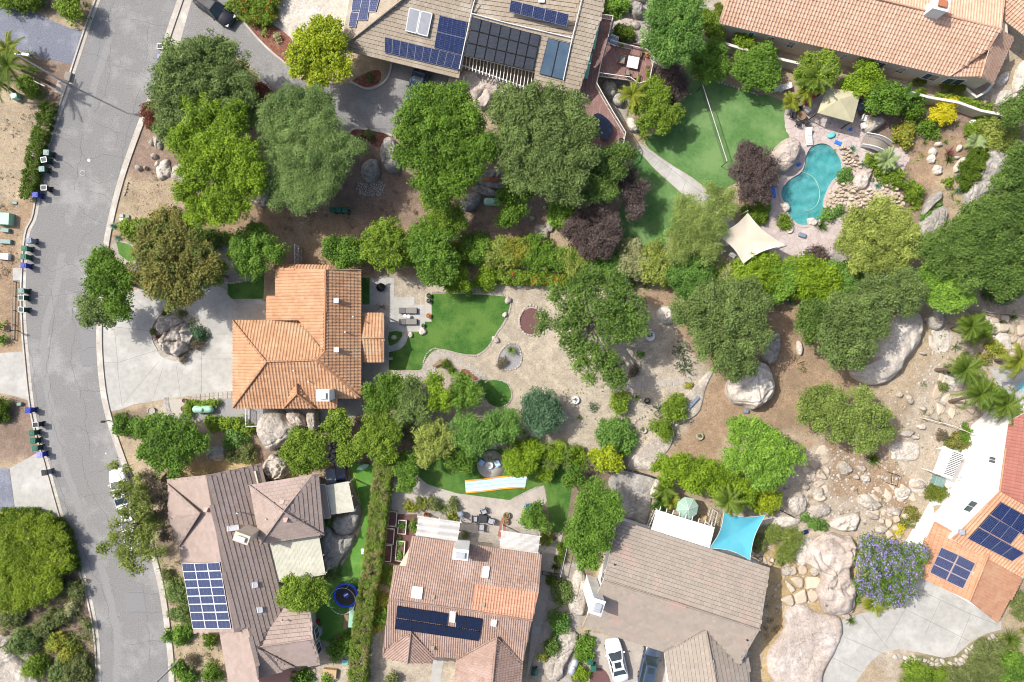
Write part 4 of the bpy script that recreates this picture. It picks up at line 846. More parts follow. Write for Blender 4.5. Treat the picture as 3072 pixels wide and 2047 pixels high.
sheet('planting_bed',rough(wp('J 960,440 1100,440 1090,600 1030,780 870,760 900,430'),.03),'mulch_plum',.012); sheet('brick_border','J 1640,585 1670,460 1700,470 1690,600','brick_red',.024); sheet('patio','E 1100,1165 1240,1160 1230,1290 1180,1300 1100,1230','gravel_pale',.006)
sheet('side_path','K 235,700 380,560 300,900 210,1290 130,1568 160,1300','concrete_tan',.008)
# kerbed edges of the upper drive
mb=MB()
for c in('A 1545,20 1680,200 B 100,330 220,430','B 930,430 905,520 850,575 770,600 690,570 650,545','B 640,900 690,865 850,885 935,915','B 60,540 150,640 250,720'): strip(mb,smooth(wp(c),4,False),.22,0,M('kerb'),.12)
mb.build('drive_edge',kind='structure')
# ================================================================== POOL
bz=MB(); PB=[Vector((p.x,p.y))for p in POOL]; n=len(PB); c0=sum(PB,Vector((0,0)))/n
V=[(p.x,p.y,.03)for p in PB]+[(p.x,p.y,-.9)for p in inset(POOL,.12)]+[(p.x,p.y,-1.3)for p in inset(POOL,.9)]; V=V[:2*n]if len(V)!=3*n else V
PBc=ccw([(p.x,p.y)for p in PB]); V=[(p[0],p[1],.03)for p in PBc]+[(p.x,p.y,-1.0)for p in inset(PBc,.10)]
bz.add(V,[((i+1)%n,i,n+i,n+(i+1)%n)for i in range(n)],M('plaster')); T_=tessellate_polygon([[Vector(v)for v in V[n:]]]); bz.add(V[n:],[tuple(t)for t in T_],M('plaster'))
pt=thing('swimming_pool','kidney shaped turquoise swimming pool with a curved underwater ledge','swimming pool',(PBc[0][0],PBc[0][1],0)); bz.build('pool_basin',pt)
wm=MB(); T_=tessellate_polygon([[Vector((p[0],p[1],0))for p in PBc]]); wm.add([(p[0],p[1],-.10)for p in PBc],[tuple(t)for t in T_],M('water')); wm.build('pool_water',pt)
cp=MB(); strip(cp,[Vector(p)for p in PBc]+[Vector(PBc[0])],.3,.0,M('flag_pink'),.07,-.14); cp.build('pool_coping',pt)
st=MB(); st.prism(smooth(wp('D 205,1385 300,1400 350,1420 335,1510 270,1505 215,1450'),3),-.95,-.35,M('plaster')); st.build('pool_step',pt)
PATIO=smooth(wp('D 200,700 330,640 560,640 700,800 760,900 700,980 1000,1000 990,1130 940,1230 900,1340 700,1420 600,1520 560,1568 H 520,100 480,270 300,290 150,230 60,130 0,60 D 0,1480 90,1400 100,1250 200,1130 270,1000 215,930 190,860 180,770'),2)
pc=thing('pool_patio','pinkish flagstone patio paving laid round the turquoise pool','patio',w1('D 300,900')); sheet('paving_bed',PATIO,'concrete_tan',.006,holes=[[(p.x,p.y)for p in inset(POOL,-.2)]],parent=pc)
PIN=inset(POOL,-.28); nf=paving(pc,PATIO,.62,'flag_pink','flagstone',.01,.035,.25,.05,4,.36,keep=lambda c: not pip([c[0]],[c[1]],PIN)[0])
hz=MB(); hz.tube([p+Vector((0,0,-.04))for p in smooth(wp('D 290,1150 380,1195 420,1290 405,1370 360,1410 325,1415'),5,False)],.035,M('tank_green'),6); hz.one('pool_hose','pale floating cleaner hose curling across the turquoise pool water','hose')
# cream rockwork and waterfall beside the pool
def rockery(label,P,sp,m='rock_cream',h=.45,hv=.7,z=0,name='rock_pile',cat='rockery',seed=3,dome=.5,gap=.04):
    P=smooth(wp(P),2)if isinstance(P,str)else P; t=thing(name,label,cat,(P[0][0],P[0][1],0)); paving(t,P,sp,m,'rock',z-.1,h,hv,gap,seed,.48,300,.28,dome,rnd=True); return t
rockery('cream rockwork waterfall spilling along the right side of the pool','D 480,1290 640,1200 700,1290 830,1260 880,1240 990,1330 960,1400 800,1400 720,1440 600,1420 520,1440 445,1400',.46)
rockery('cream rock ledge at the top right rim of the pool','D 560,1040 640,1020 690,1070 680,1130 600,1140 570,1100',.42,seed=5)
rockery('low heap of flat cream rocks above the pool hose end','D 550,990 600,990 640,1020 570,1040',.36,seed=6)
rockery('broken pale flagstones piled under the boulder in the mulch yard','B 700,1230 860,1210 890,1270 840,1320 720,1310',.26,'stone',.22,.6,seed=8)
# ================================================================== HOUSES
ORI=[]
# --- 1: the orange tiled house in the middle
h1=thing('house','L-shaped house with orange barrel tile roof and grey curved driveway','house',w1('F 400,700')); r=new_roof()
wall_block(h1,inset(wp('F 145,262 722,290 722,1145 560,1150 560,1215 -137,1218 -137,632 88,632 88,465 145,465',3.0),.5),2.85)
mo='tile_orange'; bp,bl=.34,.40
RF=lambda px,ref,m=mo,kind='barrel',pw=bp,pl=bl,sd=0: roof_face(h1,r,px,ref,kind,pw,pl,m,0,sd)
RF('F 145,278 487,288 480,838 302,630 88,630 88,465 145,465','F 88,465,2.9 88,630,2.9 487,500,5.4',sd=1)
RF('F 141,254 522,260 520,280 487,289 190,289 145,280','F 141,254,2.9 522,260,2.9 330,289,3.5',sd=2)
RF('F 487,289 723,292 721,1147 428,895 480,838','F 722,292,3.3 722,1145,3.3 487,500,5.4',sd=3)
RF('F -137,630 302,630 480,845 428,897 90,907','F -137,630,3.0 302,630,3.0 260,900,5.1',sd=4)
RF('F -137,630 90,912 -137,1218','F -137,630,3.0 -137,1218,3.0 90,912,5.1',sd=5)
RF('F -137,1218 90,910 428,898 716,1147 565,1152 562,1222 430,1222 -137,1220','F -137,1218,3.0 560,1218,3.0 260,902,5.1',sd=6)
RF('F 205,1218 290,1056 293,1125','F 205,1218,3.2 290,1056,4.25 293,1125,4.3',sd=7); RF('F 293,1125 290,1056 413,1218','F 293,1125,4.3 290,1056,4.25 413,1218,3.2',sd=8); RF('F 205,1220 293,1125 413,1220','F 205,1220,3.2 413,1220,3.2 293,1125,4.3',sd=9)
RF('F 728,580 878,580 878,748 728,748','F 728,580,2.6 878,580,2.6 800,748,3.35',sd=10); RF('F 728,748 878,748 878,912 728,912','F 728,912,2.6 878,912,2.6 800,748,3.35',sd=11)
caps(r,'F 487,289,5.4 484,560,5.4 480,835,5.4',mo); caps(r,'F 480,838,5.38 428,897,5.12 90,908,5.12',mo); caps(r,'F 90,910,5.12 -137,632,3.05',mo); caps(r,'F 90,910,5.12 -137,1216,3.05',mo)
caps(r,'F 428,897,5.12 718,1146,3.35',mo); caps(r,'F 730,748,3.4 876,748,3.4',mo); caps(r,'F 205,1218,3.25 293,1125,4.32 413,1218,3.25',mo); caps(r,'F 293,1125,4.32 290,1056,4.3',mo); caps(r,'F 500,289,5.2 722,292,3.35',mo,.07)
roof_done(h1,r); chimney(h1,'F 468,1135',2.5,6.0,1.25,1.1)
vent(h1,'F 562,498',4.9,'white'); vent(h1,'F 563,828',4.9,'white'); 
for s in('F 275,968','F 620,710','F 673,606','F 530,785','F 375,1042'): vent(h1,s,4.4,kind='pipe')
mb=MB();[mb.tube([w1(s,0),w1(s,2.5)],.09,M('white'),8)for s in('F 872,600','F 872,745','F 872,895')]; mb.build('porch_post',h1)
window_on(h1,w1('F 735,500',0),w1('F 735,410',0),.6,2.2)if False else None
# --- 2: tan flat tiled house with the solar panels
h2=thing('house','large house with tan flat tile roof carrying many solar panels','house',w1('B 1300,200')); r=new_roof(); mt='tile_tan'; R2='B 585,330,3.2 1380,525,3.2 1250,60,6.1'
RF=lambda px,ref,m=mt,kind='flat',pw=.40,pl=.43,sd=0: roof_face(h2,r,px,ref,kind,pw,pl,m,0,sd)
RF('B 583,332 1000,0 1240,-180 1480,-180 1470,95 C 0,158 440,265 535,-180 700,-180 640,100 488,628 170,598 190,488 B 1410,372 1380,527',R2,sd=1)
RF('B 583,332 680,-180 1240,-180 1000,0','B 583,332,3.2 680,-180,3.2 1000,0,6.35',sd=2)
RF('B 1480,-180 1470,95 C 0,158 440,265 535,-180','B 1480,-180,6.8 1470,95,6.1 C 440,265,5.9',kind='flat',sd=3)
caps(r,'B 583,332,3.2 1000,0,6.35 1240,-180,7.6',mt,.1); roof_done(h2,r)
wall_block(h2,wp('B 640,300 B 720,-170 C 600,-170 590,80 470,540 175,470 B 1410,300 1380,420 1300,400 1300,330 950,250 820,330',0),2.9)
R2b='B 585,330,3.2 1380,525,3.2 1250,60,6.1'
for q,nx_,ny_ in(('B 885,248 1410,375 1378,472 882,355',10,1),('B 1250,103 1437,145 1412,375 1212,322',1,2),('C 28,0 420,97 403,180 15,80',5,1)): array_on(h2,q,R2b,nx_,ny_,cells=(6,8),gw=.002)
RW='B 583,332,3.2 680,-180,3.2 1000,0,6.35'
for q in('B 672,-30 735,-30 718,78 660,78','B 738,-30 790,-30 768,140 700,140','B 792,-30 855,-30 825,80 775,82','B 655,82 712,85 690,188 640,183'): array_on(h2,q,RW,1,1,cells=(5,8),gw=.002)
array_on(h2,'B 1048,48 1207,88 1173,250 1020,210',R2b,2,1,'collector_grey','white',fw=.09,cells=None,name='solar_collector',lift=.22)
array_on(h2,'B 1470,112 C 228,238 178,478 B 1418,375',R2b,7,3,'pool_mat','black',fw=.03,cells=None,name='pool_heating_panel',gap=.03,lift=.16); array_on(h2,'C 278,253 432,290 382,542 218,500',R2b,2,1,'pool_mat_blue','black',fw=.03,cells=None,name='pool_heating_panel',gap=.015,lift=.1)
mb=MB(); a_,n_=plane3(pp(R2b))
for c in('B 1465,97 C 0,160 440,262','C 440,262 380,545','C 440,262 520,-60','B 1465,97 1385,470','B 1465,97 1490,0'):
    P=[onplane(p,a_,n_)+Vector((0,0,.2))for p in pp(c)]; mb.tube(P,.055,M('white'),6)
mb.build('gutter_pipe',h2); chimney(h2,'C 600,5',3.5,7.2,1.3,1.2,'cream_wall',-.22,'galv'); chimney(h2,'C 235,0',5.5,6.6,.5,.5,'white',0,'white',False)
# the pergola let into its eave
pg=thing('pergola','white slatted pergola at the solar roof above the pale boulder','pergola',w1('B 1600,480',0)); 
e0,e1,f0,f1=[w1(s,z)for s,z in(('B 1400,370',3.15),('C 185,492',3.15),('B 1392,425',3.0),('C 160,595',3.0))]; g0=w1('B 1392,432',3.0); g1=w1('C 168,600',3.0)
for k in range(21):
    t=(k+.5)/21; a=e0.lerp(e1,t); b=g0.lerp(g1,t)+Vector((0,-.35,0)); m_=MB(); m_.box((a+b)/2,((b-a).length,.07,.14),M('white'),math.atan2(b.y-a.y,b.x-a.x)); m_.build('rafter',pg)
m_=MB(); m_.box((g0+g1)/2-Vector((0,0,.14)),((g1-g0).length,.1,.16),M('white'),math.atan2(g1.y-g0.y,g1.x-g0.x)); m_.build('beam',pg)
m_=MB();[m_.tube([Vector((p.x,p.y,0)),p],.07,M('white'),8)for p in(g0,g0.lerp(g1,.5),g1)]; m_.build('post',pg)
# --- 3: terracotta house top right
h3=thing('house','long cream walled house with pinkish terracotta barrel tile roof','house',w1('D 600,100')); r=new_roof(); ms='tile_salmon'; R3='C 1425,155,3.4 D 1290,512,3.4 1000,45,6.4'
RF=lambda px,ref,m=ms,kind='barrel',pw=.355,pl=.45,sd=0: roof_face(h3,r,px,ref,kind,pw,pl,m,0,sd)
RF('C 1510,-200 1475,0 1425,157 D 1290,513 1560,330 1640,200 830,0 100,-180',R3,sd=1); RF('D 1288,515 1560,330 1508,514','D 1288,515,3.4 1508,514,3.4 1560,330,4.6',sd=2)
RF('D 1508,514 1562,328 1640,198 1728,250 1582,566','D 1582,566,3.2 1728,250,3.2 1600,260,5.2',sd=3); RF('D 100,-180 830,0 1640,198 1668,0 1690,-180','D 830,0,6.4 1640,198,6.2 1300,-180,4.6',pw=.3,pl=.36,sd=4)
RF('D 1668,0 1655,130 1792,240 1900,320 1900,-180 1690,-180','D 1655,130,3.6 1900,320,3.6 1800,-100,5.8',pw=.33,sd=5)
caps(r,'D 100,-180,6.65 830,0,6.45 1640,198,6.25',ms,.13); caps(r,'D 1640,198,5.6 1562,328,4.75 1508,514,3.45',ms,.12); caps(r,'D 1562,328,4.65 1290,513,3.45',ms,.12); roof_done(h3,r)
FW=wp('C 1470,150 D 1290,500 1500,520 1570,540 1690,250 1660,-180 C 1560,-180',3.4); wall_block(h3,[Vector((p.x,p.y))for p in FW],3.3)
q0,q1=FW[0],FW[1]
for a,b in((.12,.145),(.205,.235),(.30,.335),(.47,.505),(.545,.565),(.70,.74),(.80,.835),(.92,.985)):
    pa=Vector(q0).lerp(Vector(q1),a); pb=Vector(q0).lerp(Vector(q1),b); window_on(h3,pa,pb,1.3,2.7)
window_on(h3,FW[1].lerp(FW[2],.12),FW[1].lerp(FW[2],.75),1.0,2.5); chimney(h3,'D 1235,32',4,7.8,1.5,1.1,'white_wall',-.24,'terracotta')
for s in('D 665,8','D 1008,102','D 1345,186'): vent(h3,s,5.0,'pink_vent','dormer',.7)
# --- 4: mauve roofed house bottom left
h4=thing('house','mauve tiled house with a tall blue solar array facing the road','house',w1('J 0,900')); r=new_roof(); mm='tile_mauve'
RF=lambda px,ref,m=mm,kind='flat',pw=.45,pl=.42,sd=0: roof_face(h4,r,px,ref,kind,pw,pl,m,0,sd)
R4W='I 1120,205,3.0 1300,1235,3.0 1430,420,5.2'; R4E='J -200,400,5.3 -60,900,5.2 150,900,3.3'
RF('I 1118,204 1387,178 1410,300 1480,700 1577,1232 1300,1236 1205,655 1130,470 1125,232',R4W,sd=1); RF('I 1125,234 1345,432 1130,470','I 1125,234,3.1 1345,432,5.2 1130,470,3.9',sd=2); RF('I 1130,470 1345,432 1205,655','I 1130,470,3.9 1345,432,5.2 1205,655,3.1',sd=3)
RF('I 1387,178 1755,98 1775,215 J 110,620 165,890 210,1072 25,1332 35,1540 I 1735,1545 1672,1205 1577,1232 1480,700',R4E,pw=.45,pl=.47,sd=4)
RF('J 25,1332 205,1070 383,1082 402,1276','J 25,1332,5.0 205,1070,3.7 402,1276,4.9',sd=5); RF('J 25,1332 402,1276 452,1450 275,1466','J 25,1332,5.0 402,1276,4.9 452,1450,3.1',sd=6); RF('J 25,1332 275,1466 35,1542','J 25,1332,5.0 275,1466,3.4 35,1542,3.3',sd=7)
RF('I 1475,1236 1672,1205 1735,1545 1738,1700 1560,1700 1535,1540','I 1475,1236,3.0 1560,1700,3.0 1672,1205,5.0',sd=8)
RF('J -28,242 400,172 205,418','J -28,242,4.1 400,172,4.1 205,418,6.3',sd=9); RF('J 400,172 440,168 476,577 222,420 205,418','J 440,168,4.1 476,577,4.1 205,418,6.3',pl=.47,sd=10)
RF('J 476,577 48,642 200,424 222,420','J 476,577,4.1 48,642,4.1 205,420,6.3',sd=11); RF('J 48,642 -28,242 205,418','J 48,642,4.1 -28,242,4.1 205,418,6.3',pl=.47,sd=12)
for c in('J -28,242,4.15 205,418,6.35 400,172,4.15','J 48,642,4.15 205,420,6.35 476,577,4.15','J 25,1332,5.05 402,1276,4.95','J 25,1332,5.05 275,1466,3.45','I 1125,234,3.15 1345,432,5.25 1205,655,3.15','I 1387,178,5.3 1480,700,5.3 1577,1232,5.2','I 1672,1205,5.05 1735,1545,5.05'): caps(r,c,mm,.09,.05)
roof_done(h4,r); wall_block(h4,inset(wp('I 1120,205 1740,110 J 70,240 430,180 476,577 165,890 383,1082 452,1450 35,1540 I 1560,1700 1475,1236 1300,1236 1205,655',3.0),.55),2.9,'cream_wall')
wall_block(h4,inset(wp('J -28,242 440,168 476,577 48,642',4.0),.5),4.0,'cream_wall',z0=2.5)
array_on(h4,'I 1222,770 1478,762 1556,1206 1297,1208',R4W,3,8,cells=(3,12),fw=.04,gw=.0025,frame='white',gap=.008)
chimney(h4,'I 1625,600',4,7.0,1.5,.85,'cream_wall',-.35,'galv'); slab_on(h4,'skylight','I 1525,520 1600,508 1605,545 1528,556',R4E,.14,'skylight','white',.08); slab_on(h4,'skylight','I 1692,898 1726,892 1732,930 1698,936',R4E,.14,'skylight','white',.07); slab_on(h4,'skylight','I 1725,1065 1760,1060 1765,1098 1731,1104',R4E,.14,'skylight','white',.07)
for s,z in(('J 195,358',5.6),('J 218,478',5.8),('I 1385,410',5.2)): vent(h4,s,z,'pink_vent','dormer',.5)
for s in('I 1600,428','I 1712,1152','J 195,1150','J 90,468','I 1535,486'): vent(h4,s,4.8,kind='pipe')
slab_on(h4,'side_roof','J 430,240 485,235 522,465 478,468','J 430,240,2.9 485,235,2.7 522,465,2.7',.05,'tile_mauve','trim')
for k,(a,b)in enumerate((('J 415,1200','J 430,1270'),('J 425,1300','J 445,1370'))): p,q=w1(a,1.5),w1(b,1.5); window_on(h4,q,p,.9,2.3,out=.1)
def ribbed_cover(name,label,s,z,m,posts,ribs=34,cat='patio cover',lattice=False,beams=3,dz=0):
    q=[W(p[:2],z+(dz if i in(2,3)else 0))for i,p in enumerate(pp(s))]; A,B,C_,D_=q; T=thing(name,label,cat,(A.x,A.y,0)); n_=ribs
    for k in range(n_):
        t=(k+.5)/n_; a=A.lerp(B,t); b=D_.lerp(C_,t); L_=(b-a).length; mb=MB(); w=(B-A).length/n_*(.55 if lattice else .93)
        mb.box((a+b)/2+Vector((0,0,random.uniform(-.006,.006))),(L_,w,.035),M(m),math.atan2(b.y-a.y,b.x-a.x),rot=(b-a).to_track_quat('X','Z').to_matrix()); mb.build('slat',T)
    for k in range(beams):
        t=(k+.1)/(beams-.8)if beams>1 else .5; a=A.lerp(D_,t); b=B.lerp(C_,t); mb=MB(); mb.box((a+b)/2-Vector((0,0,.1)),((b-a).length+.3,.07,.14),M(m),math.atan2(b.y-a.y,b.x-a.x)); mb.build('beam',T)
    for s_ in posts: p=w1(s_,z); mb=MB(); mb.box((p.x,p.y,z/2-.08),(.11,.11,z-.16),M(m)); mb.build('post',T)
    return T
ribbed_cover('patio_cover','cream ribbed patio cover between the mauve hip roofs','J 108,636 442,585 487,845 150,897',3.0,'lattice_cream',('J 440,600','J 480,835','J 300,870'),40); ribbed_cover('patio_cover','small weathered cream patio cover beside the dark spa cover','J 487,245 640,218 680,420 525,442',2.6,'lattice_cream',('J 640,230','J 672,410','J 530,430'),26)
# --- 5: brown tiled house bottom centre
h5=thing('house','brown barrel tiled house with an orange replaced roof patch','house',w1('J 1400,1000')); r=new_roof(); mb5='tile_brown'; R5N='J 1065,588,3.1 K 235,712,3.1 J 1300,1060,5.7'; R5S='J 865,1400,3.1 1210,1440,3.0 1300,1063,5.7'
RF=lambda px,ref,m=mb5,kind='barrel',pw=.235,pl=.36,sd=0: roof_face(h5,r,px,ref,kind,pw,pl,m,0,sd)
RF('J 1065,586 1450,640 K 236,712 215,965 J 1490,910 1462,1086 910,1010 945,785 1025,790',R5N,sd=1); RF('J 1490,910 K 215,965 172,1152 J 1462,1086',R5N,'tile_patch',pw=.3,sd=2)
RF('J 910,1010 1462,1086 K 170,1152 105,1455 J 1800,1430 1637,1266 1365,1412 1215,1390 1060,1230 892,1340 865,1402',R5S,sd=3)
RF('J 865,1402 892,1340 1060,1230 1035,1442','J 865,1402,3.0 1035,1442,3.6 1060,1230,4.6',pw=.24,sd=4); RF('J 1035,1442 1060,1230 1215,1390 1205,1442','J 1035,1442,3.6 1060,1230,4.6 1210,1430,3.0',pw=.24,sd=5)
RF('J 1365,1412 1637,1266 1595,1700 1340,1700','J 1365,1412,3.0 1340,1700,3.0 1637,1266,4.9',pw=.27,sd=6); RF('J 1637,1266 K 108,1455 80,1700 J 1595,1700','J 1637,1266,4.9 1595,1700,4.9 K 108,1455,3.0','tile_brown',pw=.27,sd=7)
caps(r,'J 910,1010,5.75 1462,1086,5.75 K 170,1152,5.75',mb5,.1); caps(r,'J 1060,1230,4.65 1035,1442,3.7',mb5,.09); caps(r,'J 1637,1266,4.95 1595,1700,4.95',mb5,.09); caps(r,'J 892,1340,3.3 1060,1230,4.62 1212,1392,3.3',mb5,.07); caps(r,'J 1365,1412,3.1 1637,1266,4.95 1800,1430,3.5',mb5,.07)
roof_done(h5,r); wall_block(h5,inset(wp('J 1065,586 K 236,712 105,1455 80,1700 J 1340,1700 1365,1412 1205,1440 1035,1442 865,1402 945,785',3.1),.5),2.95)
R5Sx=R5S; array_on(h5,'J 967,1056 1312,1108 1300,1186 960,1132',R5S,6,1,'cell_dark','black',cells=None,gap=.006); array_on(h5,'J 958,1140 1530,1228 1512,1290 950,1208',R5S,10,1,'cell_dark','black',cells=None,gap=.006); array_on(h5,'J 1366,1118 1540,1143 1530,1222 1360,1196',R5S,3,1,'cell_dark','black',cells=None,gap=.006)
slab_on(h5,'skylight','J 1068,922 1142,930 1132,1012 1057,1002',R5N,.18,'skylight','trim',.07); slab_on(h5,'skylight','J 1543,788 1590,792 1578,873 1532,866',R5N,.18,'skylight','trim',.07); slab_on(h5,'skylight','J 1322,1090 1362,1094 1356,1158 1315,1152',R5S,.25,'skylight','trim',.06); slab_on(h5,'skylight','J 1597,1146 1637,1150 1632,1186 1594,1182',R5S,.18,'skylight','white',.06)
for s,z in(('J 1208,995',5.4),('J 1545,1047',5.4),('J 1752,1080',5.2),('J 965,945',5.0),('J 1205,1338',4.0)): vent(h5,s,z,'tile_tan','dormer',.45)
chimney(h5,'J 1393,710',2.8,6.2,1.5,1.0,'white_wall',-.1)
for a,b in((('J 1100,600'),('J 1180,610')),(('J 1500,655'),('J 1600,668'))): pass
ribbed_cover('pergola','white slatted pergola beside the raised beds and shrubs','J 1112,450 1392,490 1372,626 1092,580',2.7,'lattice_white',('J 1112,455','J 1390,492','J 1250,470'),42,'pergola',True,3); ribbed_cover('pergola','white slatted pergola right of the four patio chairs','K -35,548 225,585 210,706 -50,680',2.7,'lattice_white',('K -30,552','K 222,590'),42,'pergola',True,3)
# --- 6: grey brown house bottom right
h6=thing('house','grey brown tiled house with white gable chimney above two parked cars','house',w1('K 1200,1000')); r=new_roof(); mg='tile_greybrown'; R6N='K 750,475,3.3 1770,800,3.3 1200,1050,6.1'; R6S='K 510,1192,3.2 1062,1367,3.2 1200,1052,6.1'
RF=lambda px,ref,m=mg,kind='flat',pw=.42,pl=.42,sd=0: roof_face(h6,r,px,ref,kind,pw,pl,m,0,sd)
RF('K 750,474 1771,800 1702,1216 650,884',R6N,sd=1); RF('K 650,884 1702,1216 1562,1458 1340,1216 1240,1266 1062,1367 510,1192',R6S,sd=2)
RF('K 1340,1216 1562,1458 1620,1376 1650,1700 1430,1700','K 1340,1216,5.0 1430,1700,5.0 1620,1500,3.1',pl=.55,sd=3); RF('K 1062,1367 1240,1266 1340,1216 1430,1700 1110,1700','K 1062,1367,3.2 1110,1700,3.2 1340,1216,5.0',sd=4)
caps(r,'K 650,884,6.15 1200,1052,6.15 1702,1216,6.15',mg,.1); caps(r,'K 1340,1216,5.05 1430,1700,5.05',mg,.1); caps(r,'K 1340,1216,5.0 1562,1458,3.3',mg,.06); roof_done(h6,r)
FP6=[w1(s,z)for s,z in(('K 770,500',3.3),('K 1740,805',3.3),('K 1680,1200',3.3),('K 1610,1400',3.1),('K 1640,1700',3.1),('K 1120,1700',3.2),('K 1085,1345',3.2),('K 560,1185',3.2))]
wall_block(h6,FP6,3.05,'white_wall'); mb=MB(); A=w1('K 770,505',3.3); B=w1('K 560,1180',3.2); Cc=w1('K 668,892',5.9)
mb.add([(A.x,A.y,3.0),(B.x,B.y,3.0),tuple(Cc),(A.x+.2,A.y,3.0),(B.x+.2,B.y,3.0),(Cc.x+.2,Cc.y,Cc.z)],[(0,2,1),(3,4,5),(0,3,5,2),(1,2,5,4)],M('white_wall')); mb.build('gable_wall',h6)
p,q=A.lerp(B,.50),A.lerp(B,.60); window_on(h6,p,q,2.0,3.4,out=.08); chimney(h6,'K 608,1062',0,7.2,1.2,1.5,'white_wall',-.32)
for s in('K 722,772','K 1295,1056','K 1610,1240','K 1610,1278'): vent(h6,s,5.2,'black',kind='pipe')
wc=thing('patio_cover','bright white solid patio cover in front of the green umbrella','patio cover',w1('K 1200,540')); mb=MB(); P=[W(p[:2],z)for p,z in zip(pp('K 1008,410 1398,528 1362,672 970,546'),(2.75,2.75,3.05,3.05))]; mb.quad(P,M('white'),.1); mb.build('cover_panel',wc)
for k in range(9): t=(k+.5)/9; a=P[0].lerp(P[1],t); b=P[3].lerp(P[2],t); d_=(a-b).normalized(); mb=MB(); mb.tube([a+d_*.45-Vector((0,0,.12)),b-Vector((0,0,.12))],.05,M('white'),4); mb.build('rafter',wc)
for k in range(12): t=(k+.5)/12; a=P[0].lerp(P[1],t)+Vector((0,0,.012)); b=P[3].lerp(P[2],t)+Vector((0,0,.012)); mb=MB(); mb.tube([a,b],.018,M('white'),4); mb.build('seam',wc)
mb=MB();[mb.box((p_.x,p_.y,1.3),(.1,.1,2.6),M('white'))for p_ in(P[0].lerp(P[2],.03),P[1].lerp(P[3],.03))]; mb.build('post',wc)
# --- 7: white house with orange roof far right
h7=thing('house','tall white walled house with orange tiles and two solar arrays','house',w1('L 1500,600')); r=new_roof(); mr='tile_rust'
RF=lambda px,ref,m=mr,kind='barrel',pw=.34,pl=.42,sd=0: roof_face(h7,r,px,ref,kind,pw,pl,m,0,sd)
R7A='L 1305,603,5.4 1792,872,5.4 1792,420,7.3'; R7T='L 1625,285,5.9 1665,0,5.9 1792,150,7.2'; R7B='L 1190,490,3.5 1055,845,3.4 1545,730,5.6'; R7C='L 1615,1170,3.5 1770,860,3.5 1545,730,5.6'
RF('L 1305,603 1370,545 1625,287 1900,440 1900,930 1792,872',R7A,sd=1); RF('L 1625,287 1665,0 H 1680,1380 1710,1300 L 1900,-300 1900,440',R7T,'tile_darkred',sd=2); RF('L 1190,490 1555,700 1425,1022 1055,845 1095,690',R7B,sd=3); RF('L 1555,700 1792,850 1615,1172 1425,1022',R7C,pl=.42,sd=4)
caps(r,'L 1190,490,3.55 1555,700,5.4 1900,925,5.4',mr,.08); caps(r,'L 1552,705,5.7 1425,1022,5.6',mr,.11); caps(r,'L 1305,603,5.45 1370,545,5.5 1627,285,5.95 1668,0,5.95',mr,.1); roof_done(h7,r)
FP7=[w1(s,z)for s,z in(('H 1690,1385',5.9),('L 1640,290',5.9),('L 1375,560',5.6),('L 1330,620',5.4),('L 1900,930',5.4),('L 1900,-300',5.9))]; wall_block(h7,FP7,5.3,'white_wall')
wall_block(h7,inset(wp('L 1190,490 1790,850 1615,1172 1055,845 1095,690',3.4),.35),3.2,'white_wall')
window_on(h7,FP7[0].lerp(FP7[1],.45),FP7[0].lerp(FP7[1],.57),3.6,4.7,out=.08); window_on(h7,FP7[1].lerp(FP7[2],.35),FP7[1].lerp(FP7[2],.6),3.4,4.6,out=.08)
array_on(h7,'L 1640,358 1900,500 1840,610 1565,440',R7A,4,1,cells=(6,9),gw=.0025,gm='steel'); array_on(h7,'L 1562,443 1830,598 1770,680 1490,525',R7A,4,1,cells=(6,9),gw=.0025,skip=((3,0),)); array_on(h7,'L 1488,528 1795,700 1712,755 1418,605',R7A,4,1,cells=(6,9),gw=.0025); array_on(h7,'L 1235,660 1352,712 1267,885 1158,830',R7B,1,3,cells=(8,6),gw=.0025); array_on(h7,'L 1356,714 1466,770 1382,940 1270,887',R7B,1,3,cells=(8,6),gw=.0025)
vent(h7,'L 1365,555',6.2,'galv'); vent(h7,'L 1722,298',6.2,kind='pipe'); vent(h7,'L 1450,838',5.0,'white')
sheet('terrace','L 1180,380 1290,370 1420,200 1560,0 H 1560,1500 1460,1400 L 1200,0 1260,0 1170,330 1050,560 970,640 1090,690 1190,490','white_wall',.03)
mb=MB(); P7=wp('L 1240,0 1385,40 1305,205 1180,160',0); sh=thing('patio_cover','white flat shade roof with a dark grille beside the white house','patio cover',(P7[0].x,P7[0].y,0)); mb.prism([(p.x,p.y)for p in wp('L 1250,-20 1390,40 1305,205 1180,160',2.6)],2.5,2.62,M('white')); mb.build('cover_panel',sh)
for k in range(14): t=(k+.5)/14; a=w1('L 1318,15',2.68).lerp(w1('L 1252,168',2.68),t); b=w1('L 1388,42',2.68).lerp(w1('L 1314,188',2.68),t); mb=MB(); mb.tube([a,b],.035,M('dark'),4); mb.build('grille_bar',sh)
mb=MB();[mb.box((p_.x,p_.y,1.25),(.1,.1,2.5),M('white'))for p_ in wp('L 1200,160 1300,190 1370,50',2.6)]; mb.build('post',sh)
